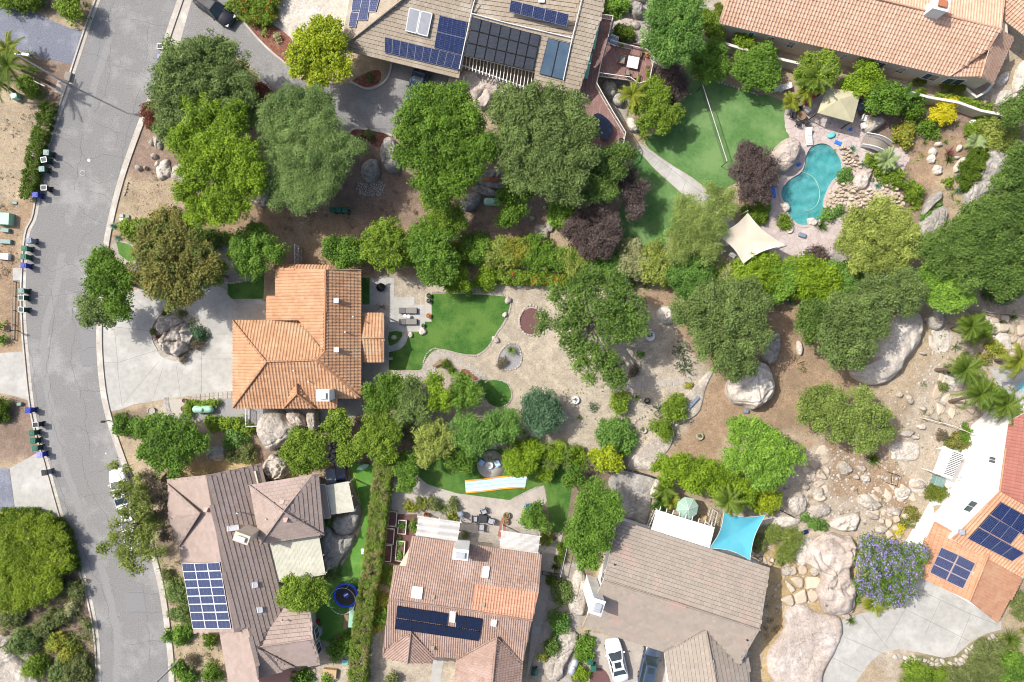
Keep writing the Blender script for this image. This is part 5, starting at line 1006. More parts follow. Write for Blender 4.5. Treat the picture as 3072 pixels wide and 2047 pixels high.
# ================================================================== PLANTS
style('oak',(.05,.085,.018),(.26,.36,.10),.19,.6,2.4,1.5,.3); style('oakdark',(.035,.08,.012),(.20,.31,.06),.19,.6,2.4,1.5,.3)
style('ash',(.035,.09,.006),(.21,.36,.035),.20,.55); style('lime',(.05,.12,.004),(.34,.49,.03),.20,.5); style('yellow_lime',(.10,.18,.005),(.54,.60,.035),.22,.45)
style('pepper',(.06,.12,.025),(.31,.43,.13),.2,.6,2.5,3.0); style('green',(.035,.095,.008),(.22,.38,.045),.2,.5); style('bright',(.06,.16,.015),(.34,.54,.07),.19,.5); style('emerald',(.035,.11,.015),(.24,.42,.08),.18,.5)
style('bushy',(.05,.105,.006),(.31,.44,.045),.19,.42); style('pale',(.12,.17,.02),(.46,.52,.12),.19,.45); style('cream',(.20,.22,.08),(.56,.55,.28),.18,.4)
style('plum',(.045,.030,.028),(.17,.125,.105),.16,.45,1.9,1.8,tr=.1,jag=.5); style('rust',(.06,.10,.012),(.36,.30,.08),.22,.5,c3=(.14,.20,.04)); style('golden',(.10,.15,.01),(.50,.46,.07),.2,.42,c3=(.20,.28,.04))
style('bluegreen',(.04,.10,.045),(.15,.26,.13),.18,.5); style('lilac',(.26,.18,.50),(.48,.38,.74),.17,.3,1.2); style('redbloom',(.45,.03,.02),(.6,.06,.03),.14,.3,.9); style('whitebloom',(.6,.6,.5),(.8,.8,.7),.12,.25,.5); style('orangebloom',(.6,.25,.02),(.7,.4,.03),.14,.3,.8)
style('hedge',(.07,.13,.012),(.26,.36,.05),.13,.28,2.6,c3=(.34,.25,.13)); style('yew',(.05,.10,.008),(.16,.24,.02),.14,.3,2.6); style('juniper',(.05,.11,.005),(.34,.44,.03),.24,.5,2.6,2.6,flat=.42); style('boxball',(.07,.11,.012),(.20,.24,.03),.11,.2,2.8)
style('willow',(.10,.17,.03),(.38,.46,.12),.2,.6,1.7,3.2,jag=.5); style('reddish',(.12,.04,.025),(.28,.10,.05),.17,.35); style('grassy',(.12,.18,.03),(.32,.38,.08),.3,.3,1.4,5); style('dryshrub',(.10,.08,.05),(.24,.20,.13),.17,.35,1.3,2.5)
style('yellowbush',(.40,.38,.01),(.75,.66,.03),.18,.4); style('palm',(.08,.14,.01),(.36,.44,.08),.3); style('palmgold',(.18,.22,.02),(.50,.50,.06),.3); style('agave',(.10,.24,.15),(.20,.36,.22),.3); style('yucca',(.13,.20,.04),(.34,.40,.10),.3)
style('cycad',(.04,.10,.01),(.10,.18,.02),.3); style('cactus',(.14,.20,.10),(.26,.32,.18),.2); style('redspike',(.22,.08,.08),(.34,.15,.13),.3); style('fan',(.26,.34,.13),(.42,.50,.24),.3); style('sparse',(.07,.12,.02),(.36,.46,.10),.19,.45,1.6,1.7,jag=.4); style('thin',(.07,.11,.02),(.32,.38,.07),.21,.45,1.05,1.8,jag=.5); style('yard',(.07,.10,.03),(.28,.32,.10),.16,.3,2.2)
style('coral',(.035,.09,.01),(.22,.34,.06),.22,.5,1.35,1.6,jag=.4); T=tree
# ---- crop A/B: corner by the street
T('oak_tree','big grey green oak at the corner of the upper driveway','oak','A 1280,480,200 1460,420,170 1560,590,180 1160,690,140 1210,560,160 1390,340,100 1130,900,90 1640,740,150 1350,720,220 1180,820,110 1520,350,70',2.5,8)
T('lime_leaved_tree','vivid lime green tree in front of the big grey green oak','lime','A 1320,700,75 1420,790,130 1560,850,120 1290,960,140 1460,1010,150 1620,1050,130 1330,1140,120 1500,1250,170 1680,1220,120 1270,1290,95 1350,1420,110 1500,1440,95 1590,1380,110 1200,900,60 1600,740,70 1730,1120,70',3,9)
T('ash_tree','round yellow lime tree between red mulch bed and solar roof corner','yellow_lime','B 440,330,170 470,210,85 530,180,65 340,400,110 540,430,130 300,470,60 430,550,90 610,470,60 370,280,90 530,290,100 570,200,40',2.5,6.5,base='B 520,420')
T('pepper_tree','feathery grey green pepper tree with drooping clumps beside the driveway','pepper','B 150,770,120 290,720,130 440,700,110 120,930,110 300,880,140 470,880,130 560,980,110 220,1080,130 400,1060,140 540,1120,110 180,1250,110 330,1230,130 300,1350,90 470,1250,110 680,990,80 160,1340,80 420,1350,60 520,760,60',3,8,twigs=14)
T('broadleaf_tree','large dense dark green tree hiding the boulder below the solar house','ash','B 1180,720,150 1360,680,120 1100,860,150 1280,880,190 1440,830,130 1060,1020,110 1200,1080,160 1380,1060,170 1520,980,110 1180,1230,110 1330,1220,130 1070,760,90 1430,1170,100 1250,1330,80 1330,620,60 1590,1010,90',3.5,9.5,twigs=10)
T('oak_tree','spreading olive green oak covering the lower deck end','oak','B 1700,720,120 1790,900,150 1740,1080,120 C 60,700,120 200,650,100 330,700,120 440,700,90 100,850,150 280,860,160 450,860,130 540,860,80 60,1000,150 220,1040,160 400,1040,150 120,1180,130 300,1200,140 470,1200,90 560,1060,80 420,1310,80 500,900,90',3.5,9,twigs=20)
T('oak_tree','darker oak filling the gap between deck oak and curving plum bushes','oakdark','C 640,1080,90 760,1040,80 820,1020,60 600,1200,110 720,1160,100 650,1290,90 540,1320,60',2.5,6.5)
T('sapling','light green airy sapling over the buried green propane tank','ash','B 1700,1330,70 1750,1420,80 1680,1480,60 1790,1300,80 C 20,1300,70 30,1440,70',1.2,4)
T('sapling','light green bush left of the pale stepping stone heap','bright','C 370,1420,75 330,1460,60 400,1470,50',.5,2.2)
T('broadleaf_tree','light green tree stepping down from dense tree towards the hedge','bushy','B 1240,1420,70 1330,1440,90 1270,1520,90 1390,1510,60 1180,1370,60',1.5,5)
T('shade_tree','leafy mid green tree above the orange roof by the stepping stones','green','E 1650,170,110 1760,130,90 1850,170,80 1640,270,70 1720,250,90 1620,80,60 1730,40,80',2,5.5)
T('liquidambar_tree','tree with rust tipped leaves over the driveway circle','rust','E 1080,90,130 1230,80,120 1000,220,120 1160,230,150 1330,200,120 1080,370,130 1240,370,140 1370,330,90 1160,470,90 1440,260,80 1260,470,70 1330,420,70 960,350,70 1010,60,80 1100,-40,80 1220,-30,70',2.5,7.5)
T('street_tree','green tree overhanging the road where the concrete driveway starts','ash','E 700,220,90 650,300,80 760,310,110 680,400,90 800,420,100 780,520,90 840,560,60 640,380,70 850,350,70 690,180,50',2.2,7)
T('street_tree','olive brown lower half tree leaning over the road edge','oak','E 580,520,70 660,560,90 600,610,70 720,620,60 760,650,40 640,480,60',1.8,5.5)
T('shade_tree','dark green tree between rust tree and lawn patch by the house','green','E 1430,310,80 1480,270,60 1400,370,50 1460,350,50',1.5,5)
shrub('low dark green planting north of the rust tipped tree','oakdark','E 1330,60,60 1420,90,60 1510,90,45 1280,30,50',.9)
shrub('feathery olive shrub at the very top left beside the upper drive','bushy','A 90,-30,100 180,-10,90 250,-10,50 30,-30,60',2.2); shrub('upright pencil shaped shrub near the kerb at the top','bushy','A 470,30,75 500,95,50 450,80,50',3.2)
shrub('sprawling bush with red flowers beside the upper drive','bushy','A 1620,20,80 1700,60,90 1760,10,80 B 20,60,80 80,110,60 100,0,90',1.8,blossoms=('redbloom',.12))
shrub('reddish bush at the foot of the big grey green oak','reddish','A 1000,760,45 1010,820,40 990,720,30',1); shrub('reddish thicket between oak and pepper tree','reddish','A 1740,640,70 1700,700,60 B 60,640,60',1.3)
shrub('straggly rust shrub above the meter boxes','rust','A 1060,1470,45 1090,1510,45 1180,1410,25 1170,1460,30 1010,1540,40 950,1530,50',1.3); shrub('leafy ground shrub along the kerb above the small grass patch','bushy','E 850,10,50 930,20,60 900,70,40 1000,0,50',.9)
for i,(s,l)in enumerate((('A 1130,340,42','blue green agave beside the pale driveway apron'),('A 1030,590,45','grey agave poking from the oak onto the kerb'),('A 760,1520,38','small agave at the kerb above the grass patch'),('E 790,75,36','agave on the mulch at the corner of the grass patch'))): rosette(l,s,'agave',26,.5)
palm('leaning palm beside the street lamp with long drooping fronds','A 330,560','A 60,440',4.5,2.6,'palm',22); palm('second palm left of the street lamp above the bare lot','A 120,640','A -20,540',3.5,2.4,'palm',18); palm('golden green palm clump over the blue grey drive edge','A 120,360','A 60,330',2.2,1.8,'palmgold',20)
fanpalm('stiff yellow green yucca behind the street lamp base','A 225,480,85',.5,'yucca',36,.12,'yucca','plant'); rosette('low grassy clump between yucca and blue grey drive','A 200,370,60','palm',30,.5,'grass_clump',w=.06)
shrub('low green bush on the slope above the pale stone edging','bushy','A 220,610,55 180,560,50',.8)
hedge('clipped green hedge running beside the bins on the left kerb','A 318,690 275,850 222,1030 205,1130 172,1330',1.45,1.1,'yew',blossoms=('whitebloom',.02))
# ---- behind the solar house
T('shade_tree','dense emerald tree between deck and terracotta roof','emerald','C 1100,60,120 1220,50,100 1010,150,100 1160,180,150 1000,290,100 1120,320,140 1240,290,80 1050,390,60 1180,390,60 1230,170,90 1000,60,60',3,8.5)
shrub('bright round shrub against the tan chimney','bright','C 740,40,70 700,20,60 790,30,40',1.8); shrub('dark feathery conifer bush beside the striped umbrella','yew','C 770,220,50 820,230,40 750,260,40',1.6)
shrub('small lime tree left of the tall cream garden wall','lime','C 1600,270,60 1570,290,35 1640,290,30',2.6); shrub('light green tree beside the emerald tree trunk','bushy','C 1380,210,70 1330,120,60 1370,150,60 1400,260,40',3)
for s,l in(('C 1370,370,100 1300,430,90 1420,470,90 1290,370,60 1340,510,60','left one of three orange trees along the light lawn wall'),('C 1600,430,90 1700,400,90 1640,530,90 1730,500,80 1560,480,60','middle one of three orange trees along the light lawn wall'),('D 40,390,90 60,520,90 -20,480,70 90,440,50 60,590,45','right one of three orange trees along the light lawn wall')): T('citrus_tree',l,'green',s,.7,3.6)
shrub('green round clipped bush at the terracotta house corner','boxball','C 1427,80,32 1425,50,28',1.4)
T('plum_tree','dark purple plum bush between the deck and light lawn','plum','C 1090,490,80 1030,560,70 1140,560,80 1100,640,80 1180,620,40 1010,490,50',.9,3.6,twigs=12)
T('bamboo_clump','yellow green bamboo thicket overhanging the light lawn','bushy','C 950,620,80 1030,640,80 900,700,80 1010,760,100 1100,790,80 930,830,70 1050,870,60 1000,560,50 1130,740,50',1,4.4)
palm('feathery king palm over the rocks right of the deck','C 840,720','C 845,640',3.6,1.8,'palmgold',16); rosette('spiky yucca at the head of the long pale path','C 925,915,75','yucca',34,.6,'yucca')
T('plum_tree','purple black plum bush by the big smooth pool boulder','plum','C 1620,1060,100 1700,1090,100 1560,1160,80 1660,1220,110 1750,1200,80 1620,1310,70 1710,1310,70 1600,1000,60',1,4.4,twigs=16)
T('plum_tree','upper grey purple plum tree leaning over the small lawn','plum','C 820,1180,70 880,1270,70 800,1300,80 860,1370,70 760,1230,50 860,1440,50',1.2,4.5,bark='bark_pale',twigs=18); T('plum_tree','lower grey purple plum tree above the golden hedge','plum','C 500,1480,80 620,1440,80 680,1520,80 G 480,40,110 600,40,110 680,70,90 560,140,90 650,160,60',1.2,4.5,bark='bark_pale',twigs=18)
T('acacia_tree','airy yellow green tree crossing the pale path to the cream sail','willow','C 1200,1380,80 1280,1460,110 1410,1310,90 1480,1400,80 1380,1430,90 G 1150,70,90 1260,80,110 1350,140,90 1140,180,80 1400,20,80 1250,0,90 C 1180,1500,90 1480,1300,60',1.5,5,twigs=16)
shrub('bright green bush at the bend of the pale path','bushy','C 1650,1420,60 1690,1450,55 1630,1470,40',1)
# ---- crop D: pool garden
T('palm_thicket','tall golden palm thicket above the tan canopy','bushy','D 350,430,80 460,420,80 300,520,70 430,520,80 520,460,50 390,570,60',1.5,5); palm('arching pygmy date palm in the golden thicket','D 390,560','D 400,520',4.2,2.0,'palm',24); palm('yellow drooping palm at the light lawn corner','D 300,660','D 330,610',3.0,1.7,'palmgold',18); palm('low yellow palm tuft beside the patio edge','D 240,710','D 230,690',1.4,1.2,'palmgold',14)
T('citrus_tree','bright lime citrus tree over the garden wall gravel','lime','D 700,500,80 770,540,70 620,580,70 690,600,60 740,440,50 580,560,40',.9,3.6); shrub('dark green bush against the cream house wall','green','D 765,425,35 740,410,20',1.2)
T('citrus_tree','dark green citrus tree right of the tan canopy','green','D 800,660,80 880,640,80 780,730,60 880,720,70 930,680,60 830,600,60 930,600,50',.8,3.6)
palm('banana plant with broad upright leaves behind the citrus','D 960,720','D 970,660',1.8,1.6,'cycad',11,'banana_plant',.5,.12,.16); shrub('green round citrus bush beside the banana plant','ash','D 1050,690,60 1030,760,50 1080,740,45 1010,720,45',2)
shrub('bright yellow flowering bush below the long cream wall','yellowbush','D 1260,730,60 1200,770,50 1290,780,40 1310,700,35 1230,800,40',1.8); shrub('orange and green clipped lantana ball beside the white bridge','golden','D 980,910,55 1010,870,45 950,890,40 990,960,40',1.4,blossoms=('orangebloom',.3)); shrub('spreading green bush under the yellow flowering bush','ash','D 1140,870,50 1180,890,40 1110,850,30',1.1)
for s,l in(('D 1085,538,40','left one of four clipped balls by the terracotta house'),('D 1262,576,38','second of four clipped balls by the terracotta house'),('D 1350,598,40','third of four clipped balls, under the corner window'),('D 1092,625,32','small clipped ball alone in the wall side gravel')): shrub(l,'boxball',s,1.3,name='clipped_ball')
hedge('low yellow green hedge along the outside of the cream wall','D 1200,650 1380,680 1580,745',.9,.8,'bushy')
T('live_oak','dark oak cut by the right edge beside the cream wall end','oakdark','D 1690,730,80 1760,760,90 1680,810,60 1800,690,80',1.5,5)
shrub('loose olive shrub among the pool garden rocks','pale','D 1600,880,80 1680,900,70 1560,940,60 1640,970,60 1520,860,50',1.1); shrub('green sprawling shrub beside the small white table','bushy','D 1440,880,50 1520,800,50',.8)
palm('grey green fan palm tuft in the dry pool garden','D 1470,960','D 1470,950',.8,1.0,'fan',22,lw=.03)
for s,l in(('D 1470,1060,60','upper dark green mounded bush along the sloping slab'),('D 1420,1130,70 1480,1110,40','middle dark green mounded bush along the sloping slab'),('D 1410,1200,60 1400,1250,35','lower dark green mounded bush along the sloping slab')): shrub(l,'yew',s,1.3)
for s,l in(('D 1345,1190,38','upper blue green agave left of the mounded bushes'),('D 1345,1285,38','lower blue green agave left of the mounded bushes'),('D 1410,1065,30','agave tucked above the mounded bushes'),('D 1020,845,30','small agave above the orange lantana ball'),('D 640,1000,38','agave on the rock ledge right of the pool head'),('D 715,1105,36','agave below the white bridge rockwork'),('D 810,1250,34','agave above the cream rockwork waterfall')): rosette(l,s,'agave',24,.4)
rosette('red brown spiky cordyline in the dry pool garden','D 1290,1030,62','redspike',30,.5,'cordyline'); rosette('near black spiky plant below the red cordyline','D 1285,1075,48','cycad',30,.3,'spiky_plant'); rosette('yellow green grass clump left of the flat stepping boulders','D 1125,960,30','yucca',30,.3,'grass_clump',w=.05); rosette('second yellow green clump above the stepping boulders','D 1265,955,28','yucca',26,.3,'grass_clump',w=.05)
shrub('brown green clump left of the dry garden agaves','bushy','D 1280,1225,32',.6); shrub('ground cover of fleshy rosettes right of the pool neck','emerald','D 590,1170,40 610,1200,30 570,1200,30',.5); palm('soft green fan palm below the white bridge','D 880,1090','D 870,1080',1.2,1.4,'fan',26,lw=.03); shrub('yellow green groundcover between agaves and rockwork','bushy','D 880,1200,50 940,1180,40 830,1150,40 780,1080,50',.7,blossoms=('orangebloom',.04)); shrub('green shrub right of the cream rockwork waterfall','bushy','D 1040,1290,60 1060,1350,40 960,1240,40',1.1); shrub('succulents growing across the dark split slab','emerald','D 1110,1470,25 1150,1430,25 1190,1380,28 1220,1360,25',.5)
rosette('round dark cycad on the patio south of the pool','D 430,1520,62','cycad',44,.5,'cycad',w=.07); shrub('small green patio bush left of the pool step','bushy','D 175,1490,42',.8); rosette('agave on the left edge of the pool patio','D 60,1465,38','yucca',26,.4); shrub('green palm like bush on the patio west edge','bushy','D 20,1410,60 0,1460,50',1.2); shrub('yellow green succulents below the pool step rocks','emerald','D 480,1440,40 540,1420,35 430,1460,25',.5)
T('shade_tree','wide pale green tree below the pool garden','pale','D 680,1500,110 820,1430,110 900,1500,120 1000,1560,90 H 640,90,110 780,60,150 920,90,140 1000,170,90 850,220,130 700,220,110 920,300,60 640,0,90 560,130,50',2,6.5)
# ---- right edge oaks
T('live_oak','dark live oak with the broadest crown on the right edge','oakdark','H 1180,140,120 1300,90,120 1450,60,130 1600,20,130 1750,60,140 1250,230,110 1400,220,140 1560,180,140 1720,200,140 1430,330,110 1580,320,120 1730,330,120 1640,420,80 1830,130,120',2.5,8); T('live_oak','live oak above the broadest one at the right edge','oakdark','D 1760,1040,110 1720,1180,120 1650,1240,100 1800,1300,130 1750,1420,130 1640,1400,110 1500,1450,130 1400,1480,100 1560,1540,110',2.5,7.5)
T('lime_leaved_tree','bright round lime tree beside the egg shaped boulder','bright','H 1160,340,90 1270,350,100 1370,360,80 1180,450,90 1300,460,100 1400,470,60 1240,520,60 1340,520,60',2,6); shrub('dry shrub at the foot of the right hand oaks','oak','H 1620,440,70 1700,430,60 1570,420,50',1.4)
T('live_oak','grey brown oak overlapping the huge pale boulder','oak','H 560,540,110 690,520,120 820,520,110 520,680,110 660,660,140 790,640,100 500,800,100 620,800,120 700,780,100 560,900,90 650,900,70 880,470,90 760,400,100',2.5,7.5,bark='bark_pale',twigs=40); T('live_oak','green round oak left of the grey brown one','oakdark','H 330,580,80 400,560,70 290,660,60 370,680,90 430,620,70 340,750,60',2,5.5)
T('live_oak','greyish oak between the lime tree and the long hedge','oak','H 960,380,110 1040,430,90 900,400,70 1020,530,70 1000,330,60',2.5,6.5,twigs=10)
T('oak_tree','biggest oak of the brown dirt yard with dark crown','oak','G 1350,480,110 1480,450,120 1620,470,120 1720,520,80 1200,560,100 1320,600,140 1480,600,150 1620,620,110 1340,760,110 1500,780,150 1640,760,120 1320,850,50 1480,900,110 1590,910,100 1540,990,70 1160,620,60',2.5,7.5,twigs=34)
# ---- the sparse coral tree with bare white limbs
T('coral_tree','wide open tree with bare white limbs over the sandy yard','coral','G 560,360,104 480,420,91 320,460,71 430,520,91 540,480,78 700,440,117 780,500,117 440,620,117 250,600,58 240,670,65 330,660,52 620,560,78 700,600,117 820,600,130 870,680,78 700,700,104 780,720,78 420,760,78 500,820,91 600,860,78 680,900,104 500,920,78 720,980,104 560,1010,58 740,1040,65 720,360,78 370,530,39',3.5,8,bark='bark_pale',twigs=110,trunk_r=.34,base='G 500,720')
# ---- hedge row between the properties (left to right)
for l,st_,s,z in(('leftmost round tree of the boundary row, by the gate','green','F 560,150,80 640,150,80 600,230,70 690,210,60 520,130,50',4),('second tree of the boundary row, broad and leafy','bushy','F 850,90,110 960,100,100 810,180,90 930,220,90 900,30,90 780,60,50',5.2),
    ('third tree of the boundary row, tall and bright','green','F 1150,110,110 1240,180,110 1180,260,100 1280,300,90 1110,190,70 1250,90,80 1330,220,60 1200,340,70',5.5),('fourth tree of the boundary row, behind the tallest bright one','ash','F 1180,10,80 1280,40,70 1080,60,60 1340,20,60',5)): T('boundary_tree',l,st_,s,1,z)
for l,st_,s,h in(('small leafy tree overhanging the green lawn top','lime','F 1380,350,60 1340,400,45 1420,400,45 1400,320,40',3),('round bush alone left of the red flowered hedge','lime','F 1565,350,65 1540,380,40',1.6),('round boundary bush with glossy leaves left of the golden ones','green','F 1470,160,80 1530,130,70 1430,130,40 1510,200,50',2.4),('yellow green boundary bush beside the glossy round one','pale','F 1620,180,80 1680,140,60 1590,230,50 1700,210,60',2.3),('golden leaved boundary bush in the middle of the row','golden','G 60,150,70 40,220,50 110,180,60 0,170,60',2.4),('dark boundary bush right of the golden leaved one','ash','G 220,150,80 180,220,70 270,190,60 250,250,50',2.5),('yellowish boundary bush under the lower plum tree','pale','G 400,220,70 480,230,70 440,280,50 540,200,60',2.2),
    ('green boundary bush touching the bare limbed tree','emerald','G 660,250,80 720,270,70 640,200,50 760,330,60',2.4),('cream and pink tinged boundary bush by the small lawn','cream','G 830,180,80 880,250,80 800,260,60',2.7),('fuller yellow green boundary bush right of the cream tinged one','pale','G 980,200,80 1020,280,80 960,310,60 1050,350,50 940,250,50',2.7),('vivid green boundary tree under the airy path tree','emerald','G 1200,270,90 1290,290,90 1150,340,70 1240,380,80 1330,360,60 1200,430,60',3.6),('creamy flowered boundary bush left of the lime ones','cream','G 1440,290,70 1500,310,60 1400,340,50',2.2),('lime boundary tree directly below the cream shade sail','lime','G 1640,260,80 1720,250,80 1600,340,80 1700,350,80 1780,320,80 1680,420,50',3.4),
    ('lime boundary bush between the sail and the dark cycad','bright','H 120,320,80 60,400,70 180,390,80 120,460,60 220,310,60',3),('green yellow boundary tree right under the wall of purple bush','lime','H 300,290,80 390,330,90 280,400,80 360,430,70 470,370,80 450,460,60',3.3),('bright boundary bush at the right end of the row','emerald','H 540,330,80 640,330,80 600,410,70 700,360,60',3),('dark purple round bush on the patio edge above the row','plum','H 395,200,60 420,220,45 370,230,40',1.6)): T('boundary_bush',l,st_,s,   .25,h,cat='shrub',limbs=False)
hedge('clipped hedge with red flowers along the dark metal fence','F 1640,330 1792,340 G 100,335 480,355',1.3,1.5,'bushy',blossoms=('redbloom',.16)); rosette('spiky yucca right of the bare limbed tree top','G 860,400,45','yucca',32,.4,'yucca'); rosette('smaller yucca by the fence right of its neighbour','G 935,410,32','yucca',28,.3,'yucca'); rosette('bright yucca under the lime boundary bushes','H 120,460,38','yucca',28,.3,'yucca'); rosette('grey blue agave at the fence in the brown yard corner','H 220,500,48','agave',28,.3)
# ---- yard of the orange house
rosette('big green gold yucca on the round gravel bed','F 1735,830,58','yucca',46,.8,'yucca',w=.07,stem=.3); shrub('low dry succulents around the gravel bed yucca','dryshrub','F 1680,900,30 1660,930,25',.3)
for s,l in(('F 1285,915,28','upper of two small green balls in the flagstone bed'),('F 1330,962,26','lower of two small green balls in the flagstone bed')): shrub(l,'yew',s,.6,name='clipped_ball')
T('podocarpus_tree','blue green dense round tree south of the sandy yard','bluegreen','G 200,1180,90 280,1190,90 160,1270,70 250,1290,110 330,1230,60 220,1350,60 130,1200,40',.9,4); shrub('broad dark green round shrub ringed by stones in the sand','emerald','G 680,1380,75 760,1370,80 720,1450,80 820,1420,60 640,1420,40 790,1480,50',1.6)
for s,l in(('G 765,1170,55 750,1210,45 780,1220,35','clipped upright green bush in the middle of the cactus yard'),('G 1130,1190,65 1150,1250,60 1090,1240,45','larger green bush beside the pale slab path'),('G 1040,1350,60 1060,1390,45 1010,1340,40','lower green bush beside the pale slab path')): shrub(l,'bushy',s,1.9)
for s,l in(('G 1225,1077,26','little gold green ball at the end of the stepping stones'),('G 895,860,22','tiny green tuft on the shaded sand')): shrub(l,'golden' if '1077' in s else 'green',s,.5)
cactus('prickly pear cluster at the top of the cactus patch','G 1180,830,75',34,h=1.2); cactus('prickly pear cluster at the bottom of the cactus patch','G 1200,950,80',34,h=1.1); cactus('pale prickly pear between the two slab path bushes','G 1030,1230,60',24); cactus('dark cholla cactus mound near the white ringed planter','G 583,1212,38',26,.16,.7)
shrub('pale dry shrub in the shade of the bare limbed tree','dryshrub','G 860,965,35 840,990,30',.5); shrub('sparse yellow green plant left of the dark pot','yucca','G 875,1150,30',.5)if 'yucca' in STY and False else rosette('sparse yellow green plant left of the dark pot','G 875,1150,34','yucca',24,.4,'aloe'); rosette('yellow agave at the shadow edge of the blue green tree','G 492,1282,25','yucca',20,.3)
# south boundary of the yard
for l,st_,s,z in(('light green tree at the lower corner of the orange house','ash','F 790,1110,60 900,1050,80 960,1120,90 880,1180,90 820,1180,70 960,1030,60',4.5),('olive feathery tree behind the flagstone bed','oak','F 1060,1080,90 1100,1180,90 1040,1240,80 1130,1270,60 1010,1160,60',4.5),('lime tree leaning over the flagstone bed','lime','F 1230,1040,70 1270,1120,70 1210,1180,60 1280,1210,50 1200,1100,40',4.3),('bluish round tree beside the small putting lawn','green','F 1400,1060,80 1460,1120,75 1380,1150,70 1430,1190,50',4),
    ('dense round tree right of the roof chimney below','bushy','F 560,1290,80 620,1340,70 520,1340,60 580,1390,60',4),('large gold tipped tree over the narrow side yard','bushy','F 800,1330,80 900,1330,90 760,1430,80 870,1440,110 950,1400,60 720,1470,60 J 850,20,80 930,40,50',5),('round tree over the grey domed boulder','bushy','F 330,1430,90 420,1450,90 280,1490,70 380,1530,90 J 330,60,110 430,50,80 350,120,60 220,20,50',4.8),('lower left companion of the large gold tipped tree','bushy','F 640,1500,70 600,1560,50 J 640,50,70 700,20,60',3.6),
    ('yellow tinged round tree above the big lawn corner','pale','F 1160,1400,80 1240,1380,80 1180,1500,90 1280,1480,80 1150,1560,60 1310,1400,50',4.5),('blue green paired crown tree in the south row','emerald','F 1420,1330,90 1500,1380,90 1400,1420,70 1480,1470,80 1560,1450,60',4.5),('right half of the blue green trees in the south row','emerald','F 1620,1300,70 1700,1290,80 1640,1390,80 1740,1360,70 G 20,1290,60',4.5),('round glossy tree right of the fire pit circle','lime','J 1770,120,70 K 40,80,70 110,100,80 160,60,60 120,160,50 60,150,50 180,120,40',3.8),('low spreading tree under the emerald pair by the lawn','green','J 1400,40,70 1350,80,60 1430,110,60 1470,50,60 1330,30,60',3),('pair of slim trees beside the tall clipped hedge end','green','J 1030,80,70 1010,150,60 1040,220,70 1000,270,45 1060,140,50',3.6),
    ('round glossy end tree of the palm grove','yellow_lime','K 680,60,80 740,90,50 640,90,60 720,130,40 600,30,50',3.2),('leafy tree under the palms at the lawn corner','green','K 470,180,70 420,220,50 500,220,50 450,130,50',3)): T('garden_tree',l,st_,s,.8,z)
for i,(s,d)in enumerate((('J 1700,440,60',''),)): pass
PG=['F 1710,1430,60','F 1760,1390,40','F 1720,1510,55','G 120,1385,38','G 30,1430,50','G 50,1385,30','G 270,1470,55','K 270,100,60','K 400,40,55','K 400,110,45','K 530,120,55','K 600,100,40','K 545,60,40','K 320,110,45','K 20,30,40']
PD=['left end, over the emerald trees','left end, smaller and higher','left end, beside the fire pit','top of the grove, near the blue green tree','above the fire pit on the sand edge','next to the topmost one','middle of the grove, on the sand edge','middle of the grove, over the lawn','right of the middle, tall','right of the middle, lower','right part, largest above the lawn','right part, before the glossy end tree','right part, small between two larger','centre of the grove between its neighbours','directly right of the fire pit']
for s,d in zip(PG,PD): rosette('yucca head in the grove, %s'%d,s,'yucca',34,.5,'yucca',w=.07,stem=2.2,group='yucca heads in the south grove')
shrub('leafy undergrowth beneath the yucca grove','lime','G 150,1500,70 60,1520,70 350,1510,60 K 320,60,60 200,30,60 460,40,60 260,160,50',2.2)
T('carob_tree','big dense round tree right of the south lawn','green','K 600,300,90 700,340,80 520,400,90 640,440,110 720,450,60 500,520,90 620,560,110 470,620,80 560,680,90 650,620,60 520,740,70 440,560,60 580,780,40 520,300,50',2.2,7); T('magnolia_tree','tree beside the blue paddling pool on the small patio','green','K 180,440,80 240,500,60 140,470,60 200,400,60 180,520,40',1.2,4)
shrub('clipped light green ball below the patio tree','boxball','K 262,600,40',1.2,name='clipped_ball'); rosette('dark spiky palm on the side path','K 325,795,42','cycad',36,.5,'cycad'); hedge('square clipped green shrub below the dark spiky palm','K 275,885 335,885',.8,.8,'yew'); hedge('low green hedge between the side path and fence','K 375,640 350,760',.75,.7,'yew')
# ---- brown yard, right centre
T('pepper_tree','loose green tree in the brown yard with visible branches','sparse','H 330,1180,80 430,1130,90 320,1270,70 450,1250,100 540,1140,70 560,1280,100 680,1250,90 700,1130,70 640,1380,90 780,1270,90 840,1380,80 740,1420,80 860,1260,50 420,1330,60 520,1400,60 700,1470,60',1.5,5.5,twigs=30,bark='bark_pale')
T('lime_leaved_tree','rounded bright green tree below the brown yard boulder','bright','G 1560,1340,80 1660,1360,90 1750,1400,90 1540,1440,70 1680,1480,100 1800,1460,80 K 1530,60,90 1650,80,100 1770,60,100 1700,180,90 1800,160,90 L 60,40,90 200,30,90 120,140,90 280,60,50 60,200,70',2,6.5)
for l,s in(('left of the lime hedge trees above the white patio cover','K 1050,110,70 1130,130,80 1080,200,60 1180,80,60 1200,180,70 1000,130,40'),('middle of the lime hedge trees above the white patio cover','K 1300,150,90 1260,230,80 1380,210,90 1370,120,70 1240,120,60'),('right of the lime hedge trees above the white patio cover','K 1500,180,90 1460,290,80 1580,260,90 1540,340,60 1430,150,70 1630,330,50')): T('garden_tree',l,'lime',s,.8,4.2)
palm('big feathery palm crown beside the blue shade sail','K 1490,400','K 1490,350',4.2,1.6,'palm',28); palm('dark thin palm left of the green umbrella','K 1060,260','K 1060,270',2.2,1.5,'palm',16); palm('small fan palm below the dark thin palm','K 1050,370','K 1040,350',1.6,1.3,'cycad',16); palm('yellow palm just left of the green umbrella','K 1120,350','K 1110,345',1.8,1.3,'palmgold',16)
